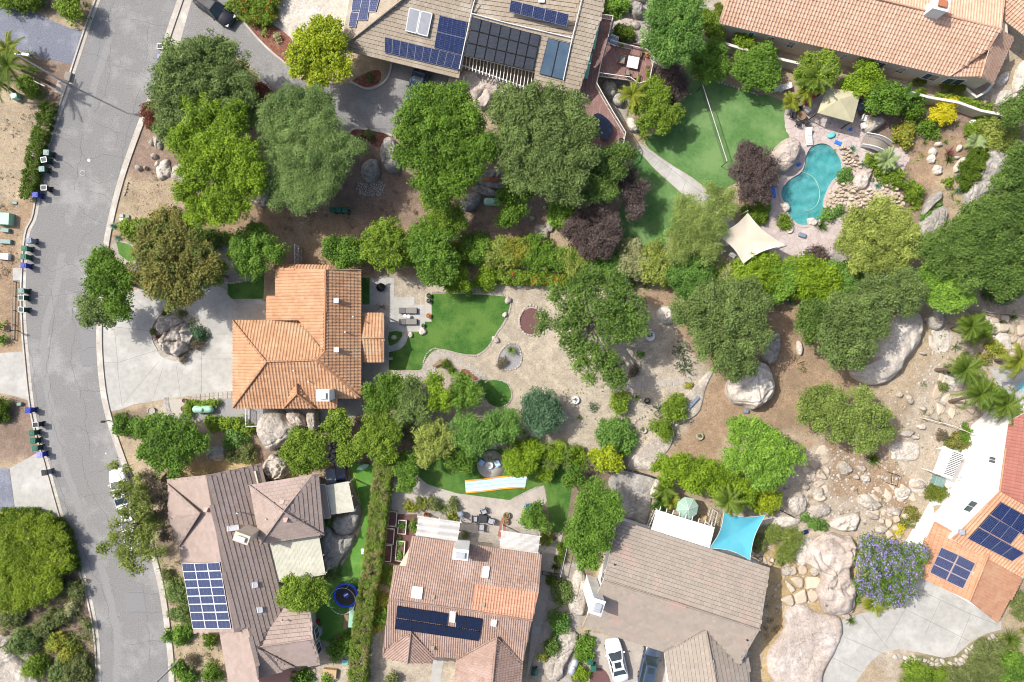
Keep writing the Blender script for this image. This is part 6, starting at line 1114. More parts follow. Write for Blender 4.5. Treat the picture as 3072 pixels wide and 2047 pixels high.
T('garden_tree','lime shrub right of the palm, above the blue sail','yellow_lime','K 1740,340,60 L 60,300,60 30,370,60 110,350,50 150,310,30',.5,2.8); rosette('drooping green clump on the rocky slope below the sparse tree','L 780,70,62','bushy',60,.8,'grass_clump',w=.08)
for l,s in(('upper left mop of the three ornamental grass mounds','L 95,560,62'),('right mop of the three ornamental grass mounds','L 210,610,80'),('lower mop of the three ornamental grass mounds','L 180,710,62'),): shrub(l,'grassy',s,1.6,name='ornamental_grass')
rosette('green spiky fringe under the ornamental grass mounds','L 160,760,50','palm',40,.4,'grass_clump',w=.05); shrub('low dark bushes between the blue sail and grass mounds','yard','K 1680,610,45 1690,660,35 L 10,620,50',.9); shrub('flat emerald ground shrub beside the pale domed rocks','emerald','L 325,460,35 380,500,38 440,515,32',.5)
T('jacaranda_tree','jacaranda in violet blossom beside the orange garage roof','coral','L 740,640,80 720,740,90 840,690,110 960,720,110 1060,700,80 780,830,120 920,830,120 1040,790,70 720,930,70 860,950,110 970,930,80 930,1020,50 800,1000,50',2.2,6.5,blossoms=('lilac',.6)); palm('golden palm tuft under the jacaranda','L 780,1040','L 780,1040',.8,1.2,'palmgold',26); shrub('small round bush at the big boulder foot','bushy','L 675,1005,30',.7); rosette('grass tuft at the top of the concrete drive','L 625,1155,52','palm',40,.3,'grass_clump',w=.05)
shrub('clipped olive green oval bush on the white terrace','boxball','L 1175,290,50 1225,295,48',1.5,name='clipped_ball'); shrub('rust coloured shrub above the yellow flowers','rust','L 1030,440,45 1000,490,40 1060,470,25',.9); shrub('rust brown bush at the white terrace top','rust','H 1330,1450,50 1380,1470,35 1290,1440,30',.8); shrub('green clump above the rust brown bush','green','H 1400,1370,35 1380,1410,35',.8)
for l,s in(('upper of three yellow flower mounds','L 968,525,26'),('middle of three yellow flower mounds','L 942,556,26'),('lower of three yellow flower mounds','L 920,598,20')): shrub(l,'yellowbush',s,.5,name='flower_mound')
for l,b,t,z,L_,st_ in(('tall leaning palm left of the pool fragment, top one','H 1310,690','H 1440,670',4.5,1.7,'palm'),('palm with long fronds over the white rocks, middle','H 1200,965','H 1400,960',5.5,1.9,'palm'),('largest palm crown above the white house terrace','H 1290,1180','H 1500,1130',6,2.1,'palm'),('palm at the right edge over the pool fragment','H 1600,900','H 1760,900',5.5,1.8,'palmgold'),('lower right palm over the white house corner','H 1560,1230','H 1670,1200',5.5,2.0,'palm')): palm(l,b,t,z,L_,st_,26,w=.75,lw=.026)
for s,l in(('H 1655,690,50','yellow sago clump among the white rocks'),('H 1720,610,45','grey green sago clump near the right edge'),('H 1640,650,40','green sago clump behind the yellow one')): rosette(l,s,'yucca',34,.4,'sago_palm')
shrub('brown green shrub under the leaning palms','rust','H 1520,880,40',.7); rosette('dark trunked cactus shrub in the pale yard, upper','H 1340,810,50','cactus',14,.8,'cactus',w=.12)
fanpalm('large fan palm with dark green leaves at the lower right','L 1695,1280,92',.6,'palm',60,.12); fanpalm('fan palm cut by the right edge near the drive','L 1800,1230,70',.6,'palmgold',40,.12); shrub('green bush behind the orange garage roof corner','palm','L 1730,1010,60',1.2)if False else shrub('green bush behind the orange garage roof corner','yard','L 1730,1010,60 1760,1080,60',1.2)
shrub('tangled olive bushes in the bottom right bed','yard','L 1500,1340,60 1600,1330,50 1480,1430,70 1570,1460,70',1.2); shrub('dark green bushes right of the olive tangle','green','L 1690,1420,70 1750,1480,70 1640,1500,60',1.4); shrub('green shrubs at the bottom edge by the drive bend','bushy','L 1050,1470,60 1120,1500,50 1210,1530,60 1030,1550,50',1.3); shrub('long hedge like shrubs along the bottom right edge','yard','L 1300,1540,70 1400,1520,60 1480,1560,70 1600,1590,70',1.2)
# ---- bottom left
T('roadside_pine','airy tree draped over the parked white cars','thin','I 780,110,50 850,130,45 850,250,60 920,330,70 800,300,50 860,420,70 960,430,70 790,500,50 900,560,80 760,600,60 700,660,50 1000,590,80 860,690,80 980,680,80 1080,700,60 900,790,60 860,740,60 650,680,30 960,800,35',2.5,6.5,twigs=34,base='I 1010,560')
T('roadside_pine','golden olive tree right of the airy roadside tree','pale','I 1000,340,60 960,260,50 1060,480,60 1000,450,60 940,200,40',1.5,4,twigs=12); T('dry_tree','bare brown tree by the mauve roof corner','dryshrub','I 1080,300,80 1020,190,70 1100,430,60 1120,580,50',1.2,4,twigs=30)
for s,l,st_ in(('I 1110,830,35','small green shrub on the verge, top','yard'),('I 1200,960,70 1170,920,50','grey green shrub left of the solar array','oak'),('I 1230,1100,60 1170,1100,40','grey shrub below the one beside the solar array','oak'),('I 1240,1230,60 1130,1250,35 1200,1270,40','green shrub at the lower end of the solar array','green'),('I 1415,1280,45','clipped bush between two mauve roofs','yew'),('I 1290,1420,40','dry shrub on the verge near the second lamp','dryshrub'),('I 1430,1510,55','round green bush at the bottom beside the mauve roof','ash'),('I 1210,1490,50 1270,1520,50','mixed green shrubs behind the second lamp','green'),('I 1200,40,40','dark bush by the kerb above the white cars','oak')): shrub(l,st_,s,1.1)
T('juniper_tree','large sprawling juniper beside the left kerb','juniper','I 60,520,100 200,520,100 330,560,90 120,650,120 270,680,120 380,720,80 60,780,110 200,800,120 340,820,80 100,910,110 250,930,100 380,940,60 30,1000,70 150,1010,80 430,690,40 320,480,50 460,760,50 430,600,40',.6,2.3)
hedge('clipped hedge strip wrapping the sprawling juniper','I 0,450 200,450 330,480 410,560 450,680 470,830',1.3,1.1,'yew'); shrub('round shrub below the black utility box','yard','I 520,950,55 480,930,35',1.3)
for s,l,st_ in(('I 60,1130,60 130,1120,50','olive bushes under the juniper','yard'),('I 170,1280,80 100,1330,50 230,1240,50','brown olive bush above the pale rock','oak'),('I 350,1140,60 430,1120,50 300,1200,60','mixed scrub beside the road bend','yard'),('I 480,1080,40','pale cream succulent shrub on the slope','cream'),('I 250,1450,70 200,1480,40','bright shrub beside the pale rock slab','bushy'),('I 400,1290,60 470,1350,60 350,1320,40','yellow flecked scrub near the bottom kerb','golden'),('I 540,1420,60 500,1500,70 580,1510,50','olive scrub along the bottom kerb','yard'),('I 400,1480,60 420,1560,60','dark scrub right of the bright shrub','oak'),('I 590,1180,30','tiny bush on the kerb edge','yard'),('E 20,1220,60 10,1270,50','round clipped green bush at the left edge','yew'),('E 0,760,35','green agave like clump at the left edge','green'),('E 0,665,30','yellow green clump at the left edge above','bushy')): shrub(l,st_,s,1.1)
T('willow_tree','feathery green tree south of the grey side drive','green','E 1000,1350,90 1120,1360,110 1250,1380,110 1080,1460,110 1220,1480,110 1340,1450,80 I 1100,60,100 1200,70,80 1000,20,80 1180,140,50',1.5,4.8,twigs=12); shrub('green shrub at the black lamp on the kerb','green','E 820,1330,60 880,1350,50 790,1300,35',1.1)
shrub('hedge of leafy plants below the propane tank gravel','bushy','E 1430,1320,50 1520,1320,50 1600,1320,45 1660,1360,40',1.4); shrub('white flowering bush near the round boulder','emerald','E 1580,1410,60 1540,1450,40 1630,1440,40',1.3,blossoms=('whitebloom',.2)); shrub('green bushes around the shaded grey rock','yard','E 1660,1520,60 1560,1540,40 I 1650,30,60',1.2)
hedge('low leafy hedge wrapped round the green propane tank','E 1460,1190 1260,1200 1258,1270',.55,.8,'bushy'); T('shade_tree','round green tree over the cream cover and blue trampoline','bushy','J 260,910,80 340,940,90 220,990,70 320,1020,80 420,960,80 460,900,40 400,1040,50 240,1040,40',2,6)
hedge('very long tall clipped hedge between the two bottom gardens','J 880,60 860,250 830,500 800,760 760,1000 730,1200 705,1400 690,1700',1.75,2.4,'hedge'); hedge('low dark green hedge block below the raised beds','J 900,790 885,920',1.2,.9,'yew')
shrub('golden bush in the strip right of the long hedge','golden','J 870,1020,45 850,1060,35',1.1); shrub('green bush between two golden ones by the long hedge','green','J 850,1120,50 880,1090,35',1.1); shrub('lower golden bush by the stepping stones','golden','J 830,1190,35',.9); shrub('dark leafy shrub at the lower end of the side lawn','green','J 570,1340,60 620,1310,50 550,1390,40',1.6); shrub('green shrub under the wooden crate','green','J 340,1540,50 480,1540,40 300,1560,40',.9)
for s,l in(('J 1040,390,35 1080,400,30','left yellow leaved shrub above the pergola'),('J 1140,380,35','second yellow leaved shrub above the pergola'),('J 1345,455,32','yellow leaved shrub at the patio corner')): shrub(l,'golden',s,.7)
shrub('green shrub row above the left white pergola','yard','J 1120,350,30 1210,370,45 1350,370,40',.9); rosette('golden green cycad above the left white pergola','J 1275,395,55','yucca',40,.4,'cycad'); shrub('leafy vegetables in the upper garden bed','emerald','J 1005,510,30',.7); shrub('leafy vegetables in the long lower garden bed','emerald','J 990,630,28 980,710,32',.7); shrub('vine at the side of the left white pergola','green','J 1085,520,30 1080,550,25',1.4)
shrub('dark small bush beside the white cream chimney','yard','J 1420,585,25',.6); shrub('green tuft under the small weathered cover','emerald','J 520,480,35',.6); shrub('sparse grey bush beside the dark rock slab','oak','J 540,820,45 510,850,35',1)
for s,l,st_ in(('K 390,960,60 360,920,50 350,1000,45','grey green willow like bush on the side slope','oak'),('K 355,1170,60 320,1130,35','bright spiky bush on the side slope','emerald'),('K 300,1330,55 320,1290,40','feathery pine bush on the side slope','oakdark'),('K 525,1300,55 535,1370,50 500,1400,35','tall clipped bush left of the white car','green'),('K 505,1510,48','yellow green clipped bush at the very bottom','lime'),('K 240,1400,30','orange leaved bush beside the brown roof','golden'),('K 470,1580,30','small bush by the grey wheelie bins','yard'),('J 930,1540,40','olive bush on the bottom gravel','yard')): shrub(l,st_,s,1.3)
rosette('blue green agave on the side slope','K 325,1235,48','agave',30,.4)

# ---- weeds, seedlings and low ground cover that nobody could count
def ground_cover(label,P,n,sty,r0,r1,seed,name='ground_cover',cat='ground cover'):
    P=wp(P); r=np.random.default_rng(seed); xs_=[p.x for p in P]; ys_=[p.y for p in P]; X=r.uniform(min(xs_),max(xs_),n*4); Y=r.uniform(min(ys_),max(ys_),n*4); f=fbm(X*1.5,Y*1.5,seed); k=np.where(pip(X,Y,P)&(f+r.normal(size=len(X))*.3>0))[0][:n]
    rad=r0+(r1-r0)*r.random(len(k))**2; S=dict(STY[sty]); S['cov']=1.2; S['leaf']=.14; V,F,v=leaves(np.stack([X[k],Y[k],rad*.3],1),rad,S,seed,.02,.7); tag(link(name,fast(name,V,F,{'v': v}),None,[M(S['m'])],kind='stuff'),label,cat)
ground_cover('low olive scrub covering the slope at the lower left','Q 0,1330 205,1330 222,1568 0,1568',300,'yard',.15,.6,1); ground_cover('dry grey weeds on the slope at the lower left','Q 0,1300 205,1330 222,1568 0,1568',260,'dryshrub',.12,.5,2); ground_cover('weeds dotted over the right hand slope','Q 2060,690 2353,690 2353,960 2150,1000 2070,1200 1950,1160 1900,1000',220,'yard',.08,.3,3)
ground_cover('weeds and seedlings among the boulders','Q 1740,1100 1980,1150 2060,1210 1980,1240 1880,1300 1760,1500 1730,1240',160,'dryshrub',.08,.35,4); ground_cover('small weeds in the sandy cactus yard','Q 1200,850 1560,780 1640,860 1560,1000 1450,1060 1180,1030',130,'yard',.06,.22,5); ground_cover('low plants filling the dry pool garden','Q 1900,260 2353,250 2353,480 2150,480 2050,560 1930,420',260,'bushy',.1,.35,6); ground_cover('dry litter plants under the trees of the mulch yard','Q 330,380 560,440 980,380 1340,480 1340,560 900,540 560,540 330,460',260,'dryshrub',.08,.3,7)
ground_cover('tangled scrub in the bottom right bed','L 1000,1440 1330,1440 1540,1270 1640,1240 1850,1300 1850,1600 1000,1600',240,'pale',.15,.5,8); ground_cover('low green planting along the verge of the mauve house','I 1060,760 1200,760 1300,1240 1480,1240 1520,1568 1170,1568 1130,1100',160,'yard',.1,.4,9); ground_cover('undergrowth between the south garden trees','Q 720,960 1000,960 1180,1040 1180,1080 960,1060 740,1060',260,'green',.15,.5,10); ground_cover('undergrowth along the boundary hedge row','Q 740,560 1060,560 1400,590 1960,620 1950,680 1640,660 1460,640 1060,610',340,'bushy',.2,.6,11); ground_cover('weeds on the bare lot left of the road','Q 0,220 120,240 50,470 60,640 0,640',160,'dryshrub',.06,.25,12)

for l,st_,s_,h in(('leafy clump among the upper leaning palms','bushy','H 1450,640,50 1470,740,40 1520,700,50',2),('low clump under the middle leaning palms','yard','H 1400,880,40 1450,930,40',1),('gold green shrub by the second pool terrace','golden','H 1590,820,50 1640,860,40',1),('bushy growth between the palms and white terrace','bushy','H 1560,1120,60 1640,1160,50 1480,1060,45',2),('olive shrub at the wire fence bend','yard','H 1290,960,35 1250,1080,30',.8),('scrubby bush on the pale slope near the rail fence','dryshrub','H 1230,1400,35',.6)): shrub(l,st_,s_,h)

hedge('continuous leafy underplanting below the boundary trees, left half','F 470,150 800,160 1200,200 1500,170 1792,190',1.9,1.8,'bushy'); hedge('continuous leafy underplanting below the boundary bushes, middle','G 100,190 480,240 800,250 1200,320',2.0,1.8,'green'); hedge('continuous bright underplanting below the sail and lime bushes','G 1200,320 1600,330 H 120,370 420,380 640,380',2.2,1.9,'lime')
for l,st_,s_,h in(('small green plant at the top of the long red mulch bed','bright','B 85,215,24',.4),('pale flowering plant in the middle of the long red mulch bed','cream','B 160,255,26',.4),('dry plants in the mulch island by the carport','yard','B 780,520,26',.4),('low plants in the mulch island near the grey boulder','yard','B 780,910,34 710,930,28',.5)): shrub(l,st_,s_,h)
# ================================================================== ROCKS
Bo=boulder
Bo('big split boulder in the driveway circle, lower half','E 1075,800 1100,730 1180,665 1240,655 1290,700 1300,760 1260,820 1200,870 1130,855 1080,830',1.5,'granite',3,amp=.16); Bo('big split boulder in the driveway circle, upper half','E 1055,660 1090,610 1150,595 1210,615 1225,655 1170,690 1100,722 1065,700',1.4,'granite',3,amp=.14)
bedc=thing('round_planter_bed','round earth bed holding the split boulder in the driveway','planting bed',w1('E 1180,730')); sheet('soil_bed',smooth(wp('E 1025,700 1060,610 1130,560 1210,555 1290,590 1340,650 1400,700 1370,770 1290,830 1250,890 1180,905 1080,870 1030,790'),3),'granite',.024,parent=bedc)
mb=MB(); strip(mb,smooth(wp('E 1060,835 1022,760 1022,680 1060,610 1130,560 1210,553 1290,590 1345,660'),4,False),.12,0,M('kerb'),.1); mb.build('bed_edge',bedc)
shrub('grey spiky lavender right of the driveway boulder','bluegreen','E 1340,715,45 1370,730,30',.6); shrub('dry brown plants at the right foot of the driveway boulder','dryshrub','E 1330,780,45 1225,880,30',.4); rosette('plum coloured spiky plant left of the driveway boulder','E 1060,740,35','redspike',30,.4,'spiky_plant'); shrub('small green cushion at the top of the driveway boulder bed','boxball','E 1110,580,22 1035,700,24',.4); shrub('low green plants on the upper right of the driveway bed','yard','E 1220,580,25 1290,630,22 1270,840,18',.3)
Bo('large pale domed boulder under the white pergola','B 1310,560 1340,510 1420,490 1560,490 1680,520 1740,580 1700,640 1620,700 1560,740 1500,720 1440,640 1380,620',1.6,'granite_pink',3.5); Bo('rounded grey boulder in the mulch yard','B 725,1165 740,1110 790,1072 840,1085 855,1140 840,1195 800,1222 750,1205',1.3,'granite_grey',2.5,amp=.13); Bo('pale long boulder next to the dense dark tree','B 870,960 910,920 960,960 1000,1080 980,1150 900,1150 860,1080 850,1010',1.3,'granite_grey',2.6)
Bo('flat pale boulder left of the buried green tank','B 1385,1370 1410,1320 1470,1295 1525,1310 1520,1360 1470,1410 1410,1412',1.0,'granite_grey',2.6); Bo('brown boulder behind the orange fallen leaves','B 1510,1180 1600,1140 1700,1170 1710,1230 1650,1270 1540,1240',1.1,'granite_grey',2.4); Bo('low flat rock above the buried green tank','B 1460,1240 1560,1250 1650,1290 1640,1320 1540,1310 1480,1280',.5,'granite_grey',2.6); Bo('orange stained rock under the dense dark tree','B 1530,1200 1620,1205 1700,1200 1650,1240 1560,1235',1.25,'terracotta',3,amp=.06)
for s,l in(('A 1100,1140,48,70,10','domed rock with a crack at the kerb side mulch'),('A 1210,1160,70,55,20','pale rock half under the lime green tree'),('A 1060,960,26,50,-20','narrow pale rock under the grey green oak edge'),('A 1020,960,18,20,0','small rock beside the narrow pale rock'),('A 930,1128,25,20,20','flat sandstone by the curved kerb'),('A 1058,1105,16,22,30','white stone near the domed rock'),('A 980,1130,12,14,0','tiny stone near the flat sandstone'),('A 1035,1050,22,20,0','grey stump like stone in the mulch'),('B 60,1345,45,50,0','rock under the lime green tree trunk'),('B 130,1375,35,22,30','low rock left of the pepper tree foot'),('B 30,1355,40,22,10','tan rock at the lime green tree foot'),
    ('C 240,1540,55,28,25','grey angular boulder in the tan path'),('G 235,45,52,38,20','grey angular boulder below the airy sapling'),('C 290,1525,28,38,-20','pale stone next to the grey angular boulder'),('C 172,1470,22,20,0','small pale stone left of the airy bush'),('C 260,1395,16,14,0','tiny pale stone above the airy bush')): Bo(l,s,.5,'granite',2.4,rings=9,name='rock',cat='rock')
Bo('grey faceted boulder by the tan chimney','C 830,50 850,20 900,30 920,80 900,120 850,110',1.3,'granite_grey',2.6); Bo('small pale boulder at the very top beside the shrub','C 830,-20 930,-20 920,20 840,15',.8,'granite',2.5); Bo('cracked flat rock shelf behind the deck','C 720,150 800,125 890,150 880,200 820,190 740,180',.5,'granite_pink',3); Bo('pale slab between the deck and the emerald tree','C 840,225 900,220 960,290 960,330 880,300',.5,'granite',3); Bo('large grey boulder below the deck seating','C 650,560 700,545 740,580 735,640 700,670 655,630',1.3,'granite_grey',2.6); Bo('second grey boulder beneath the deck railing','C 700,650 760,630 790,670 770,720 720,700',1,'granite_grey',2.6); Bo('tan boulder at the foot of the bamboo','C 810,800 850,800 890,850 870,890 820,870',1,'granite_white',2.6)
Bo('huge smooth egg shaped boulder between lawn and pool','D 75,1055 110,1010 170,945 230,930 275,960 280,1020 240,1110 190,1160 150,1150 100,1110',2.2,'granite_pink',2.3,amp=.05); Bo('smooth boulder beside the white chairs and bridge','D 715,820 760,790 830,785 850,820 820,860 750,895 720,880',1.1,'granite',2.5); Bo('pointed pale slab between the rockwork and bridge','D 635,1220 680,1160 750,1130 775,1140 740,1220 720,1270 670,1265',.7,'granite_pink',3)
for s,l in(('D 1178,1020,26,26,0','top one of the flat tan boulders in the dirt'),('D 1170,1070,28,32,0','second flat tan boulder in the dirt'),('D 1212,1142,32,34,0','lowest flat tan boulder in the dirt'),('D 1355,995,14,26,20','small upright pale stone by the grey shrub'),('D 1215,970,26,16,0','stone below the yellow flowering bush'),('D 185,1390,30,38,-30','tan rock at the left rim of the pool step'),('D 370,1490,35,25,20','tan rock at the bottom rim of the pool step'),('D 1335,1060,22,10,0','flat stone right of the black spiky plant')): Bo(l,s,.45,'granite_white',2.8,rings=9,name='rock',cat='rock')
Bo('long cream slab above the mounded bushes','D 1320,1130 1360,1070 1400,1060 1380,1110 1350,1150 1330,1160',.5,'granite_white',3); Bo('long tilted grey slab beside the mounded bushes','D 1395,1290 1460,1200 1520,1080 1570,1000 1650,1030 1690,1080 1640,1160 1600,1260 1500,1330 1420,1410 1390,1380',.9,'granite_grey',5,amp=.05,crack=.5); Bo('upper part of the dark split slab','D 1110,1450 1130,1360 1190,1300 1235,1290 1225,1340 1160,1400',.8,'granite_grey',4,amp=.06); Bo('lower dark part of the split slab with succulents','D 1080,1520 1130,1460 1220,1390 1265,1400 1270,1470 1230,1550 1150,1590 1090,1580',.9,'granite_grey',3.5,amp=.06)
Bo('white rock outcrop outside the terracotta house','D 1590,560 1640,500 1690,480 1680,540 1640,580 1600,590',.5,'granite_white',3); Bo('largest white rock slab right of the terracotta house','D 1720,560 1760,440 1850,380 1900,500 1792,600 1740,620',.7,'granite_white',3.5); Bo('white rock slab at the end of the cream wall','D 1570,650 1640,610 1710,620 1690,680 1620,710 1580,700',.6,'granite_white',3.2); Bo('round white rock by the right edge oak','D 1705,650 1750,625 1790,650 1770,680 1710,690',.5,'granite_white',3)
Bo('pale boulder between two oaks in the sandy yard','G 1008,580 1040,540 1090,540 1120,590 1110,645 1060,655 1020,620',.9,'granite_white',2.6); Bo('big white boulder overhanging a dark crack in the dirt yard','G 1480,1120 1500,1030 1600,960 1680,910 1740,930 1780,1010 1790,1110 1730,1180 1650,1228 1590,1195 1530,1190',2.4,'granite_white',3.4,amp=.09); Bo('rounded grey boulder right of the biggest oak','G 1710,830 1730,770 1792,720 H 140,700 150,790 120,900 70,920 30,870',1.6,'granite_grey',2.4,amp=.1)
Bo('huge pale granite whaleback beside the grey brown oak','H 645,1010 640,960 760,920 780,800 850,700 920,600 1000,570 1090,600 1098,700 1060,810 980,900 940,980 860,1045 740,1055',2.0,'granite_white',2.6,amp=.07); Bo('egg shaped boulder right of the whaleback','H 1130,620 1160,590 1210,555 1245,600 1245,650 1205,695 1150,670',1.2,'granite',2.4,amp=.06); Bo('narrow pale stone standing in the brown dirt','H 265,780 290,772 305,830 290,868 270,850',.5,'granite_white',2.6,rings=9)
for s,l in(('H 1110,852,24,10,10','flat white stone right of the whaleback'),('H 955,1127,18,22,0','round pale stone below the whaleback'),('H 1022,1160,20,34,-25','pointed pale stone below the whaleback'),('H 1110,1222,22,18,0','pale stone near the wire fence'),('H 1100,1345,28,22,0','round pale stone beside the wire fence corner'),('H 1005,1390,48,26,-10','larger flat stone in the pale slope'),('H 1060,1415,24,16,10','smaller stone touching the larger flat stone'),('L 590,130,50,42,25','smooth white boulder alone in the brown yard'),('L 320,255,28,22,0','cream rock on the left slope'),('L 265,370,66,70,0','round pink boulder above the blue sail end'),('L 415,418,84,50,-20','wide pale boulder right of the round pink one'),('L 745,360,90,46,25','long smooth pale boulder in the middle slope'),('L 980,290,50,36,-20','cream boulder left of the oval clipped bush'),('L 1085,240,45,30,0','flat cream rock near the white terrace'),('L 1020,500,40,40,0','pale rock under the rust coloured shrub'),('L 725,200,30,24,0','stone in the rubble right of the white boulder'),('L 700,130,30,22,20','small stone above the rubble'),('L 665,190,18,16,0','smallest stone beside the white boulder'),('L 410,300,35,50,10','rough rock on the left slope'),('L 600,1125,28,20,0','rock at the foot of the big cracked boulder'),
    ('L 780,455,42,20,20','tilted rock above the jacaranda'),('L 920,420,45,30,10','cracked rock near the yellow flowers'),('L 835,540,40,30,0','pale rock left of the yellow flowers'),('L 200,820,45,30,0','rock on the ochre slope right of the roof'),('L 385,820,30,35,0','rock beside the giant boulder hollow')): Bo(l,s,.55,'granite',2.8,rings=9,name='rock',cat='rock')
Bo('flat cream rock with striped shade above the giant boulder','L 490,510 540,460 640,430 680,450 660,520 640,550 540,545',.9,'granite_white',3.5); Bo('giant pinkish boulder with bark like cracks','L 320,760 340,680 400,610 480,570 580,590 640,600 640,700 610,800 650,960 640,1070 560,1110 470,1100 430,1040 400,940 430,860 390,800',1.7,'granite_pink',5,amp=.10,crack=1); Bo('vast smooth pink slab beside the concrete drive','L 180,1110 240,1055 310,1045 400,1100 540,1130 570,1200 550,1290 500,1390 440,1500 400,1640 200,1640 100,1540 75,1480 75,1370 150,1260 190,1180',.7,'granite_pink',9,amp=.035,crack=.8)
Bo('big grey domed boulder at the corner of the orange house','F 30,1340 60,1270 130,1240 200,1250 260,1300 330,1335 320,1400 260,1440 180,1480 120,1505 60,1450 35,1390',2.6,'granite',2.2,amp=.06); Bo('smaller brown boulder leaning on the domed one','F 225,1260 270,1235 330,1260 365,1320 340,1345 270,1335',1.8,'granite_pink',2.6); Bo('squarish boulder beside the brown one at the house wall','F 370,1240 430,1235 440,1300 435,1360 390,1370 370,1310',1.5,'granite',3.5); Bo('faceted pale boulder above the mauve pyramid roof','J 72,130 90,70 150,30 210,60 245,110 235,165 180,200 110,190',1.8,'granite',3,amp=.14)
Bo('pale slab partly under the small weathered cover','J 530,500 560,450 640,430 700,370 728,410 715,480 690,540 640,575 560,570',1.0,'granite_grey',3.2,amp=.06); Bo('large dark grey slab between the house and side lawn','J 455,600 480,520 520,530 560,575 650,580 680,600 640,680 590,740 560,800 500,820 470,760',1.1,'granite_grey',3.2,amp=.08)
rockery('line of stones edging the side lawn slab','J 650,590 684,590 670,640 610,760 590,800 585,760 620,680',.3,'stone',.22,.5,seed=21); Bo('grey rock in the shade under the feathery tree','I 1390,40 1420,-10 1500,-10 1520,50 1480,80 1420,75',1,'granite_grey',2.6); rockery('grey rocks stacked between the round trees','J 500,40 540,0 580,20 620,90 600,120 520,110',.5,'stone',.5,.6,seed=22); rockery('pale rocks between the round trees above','F 500,1440 560,1400 610,1440 590,1490 640,1568 530,1568',.5,'stone',.5,.6,seed=23)
Bo('white granite slab end in the bottom left corner','I -80,1400 0,1330 60,1340 130,1410 200,1470 260,1568 200,1650 -80,1650',.8,'granite',4,amp=.06); Bo('pale rounded rock above the corner slab','I -60,1270 20,1250 80,1270 60,1310 0,1340 -60,1340',.7,'granite',3)
Bo('pale crystalline boulder on the steep side slope, lower','K 260,1420 300,1380 360,1250 430,1225 475,1250 470,1330 420,1400 380,1480 370,1540 300,1560 260,1500',.8,'granite',3.5,amp=.06); Bo('smooth tan boulder by the white chimney','K 430,900 460,810 500,810 540,900 535,1000 520,1080 500,1120 430,1090 415,1020',.9,'granite',4,amp=.05); Bo('grey concrete like rock slab right of the palm grove','K 700,190 790,140 900,160 1000,190 1030,220 980,320 960,400 940,500 870,480 760,440 740,330 690,250',.35,'granite_grey',7,amp=.02); Bo('rock slab tapering up from the palm grove path','G 1385,950 1395,970 1340,1080 1290,1250 1150,1340 1090,1500 1000,1568 K 960,140 820,110 900,0 G 1000,1430 1100,1320 1200,1140 1290,1040',.22,'granite',8,amp=.012); Bo('sunlit rock slab in the lower left of the boulder hillside','K 1000,200 1030,210 1010,330 960,310',.6,'granite_white',3)
rockery('broken pale rock field under the bright green tree','L 190,230 240,150 330,120 420,0 500,-20 495,120 470,230 440,370 380,370 300,300 210,310',1.25,'rock_cream',.4,.8,seed=31,name='rock_field'); rockery('ochre and cream rock slope right of the grey brown roof','L 140,790 250,760 330,780 400,860 420,950 410,1050 330,1030 260,1000 190,1030 180,900',1.4,'rock_cream',.4,.6,seed=32,name='rock_field'); rockery('pale stones scattered between fence and white terrace','L 700,230 900,180 1000,200 1130,260 1110,350 1000,390 880,370 780,330',1.35,'rock_cream',.3,.8,seed=33,name='rock_field',gap=.3); rockery('stone slope beside the yellow flower mounds','L 760,430 960,400 990,520 900,620 830,560 780,480',1.0,'rock_cream',.35,.8,seed=34,name='rock_field',gap=.15)
rockery('white rocks around the leaning palms','H 1480,600 1750,620 1800,800 1700,900 1560,900 1480,740',1.1,'rock_cream',.6,.7,seed=35,name='rock_field',gap=.1); rockery('pale rock garden below the wire fence','H 1200,1010 1400,1000 1420,1200 1300,1290 1150,1230',1.5,'rock_cream',.45,.7,seed=36,name='rock_field',gap=.15); rockery('cream rocks along the curb of the bottom right bed','L 900,1370 1250,1420 1350,1400 1450,1310 1560,1260 1600,1290 1440,1400 1280,1470 1000,1440',.5,'stone',.3,.6,seed=37,name='rock_border'); rockery('tan stones between boulder wall and lower bushes','K 1640,460 1792,470 1792,520 1700,520 1660,620 1792,760 1792,790 1640,700',.6,'rock_cream',.4,.6,seed=38,name='rock_border')
Bo('crumbly pale rock slab between the mulch bed and solar house','B 165,-60 420,-80 720,-60 660,120 640,330 540,330 300,300 230,200 170,120',.35,'granite_white',9,amp=.02)
for s,l,h in(('H 1180,690 1290,700 1300,800 1230,860 1150,780','flat granite outcrop right of the egg shaped boulder',.12),('H 1240,1000 1350,960 1400,1040 1330,1110 1240,1080','flat outcrop beside the climbing wire fence',.25),('H 890,1480 1000,1440 1090,1480 1060,1568 920,1568 L 900,40','cracked flat outcrop above the stony slope',.3),('L 1030,210 1110,200 1150,250 1100,300 1030,280','flat outcrop left of the green electric box',.25),('L 930,270 1020,258 1030,300 990,340 940,330','tan outcrop left of the oval clipped bush',.35),('L 250,640 330,600 380,620 340,760 270,780','ochre outcrop between grass mounds and giant boulder',.35),('L 20,480 180,450 290,470 240,520 60,530','low wall of pale rock below the blue sail end',.35),('H 1500,640 1600,620 1640,700 1540,720','white outcrop under the upper leaning palms',.5),('H 1590,730 1680,720 1700,850 1640,900 1580,820','tall white outcrop right of the leaning palms',.6)): Bo(l,s,h,'granite_white',5,amp=.05,name='outcrop',cat='rock outcrop')
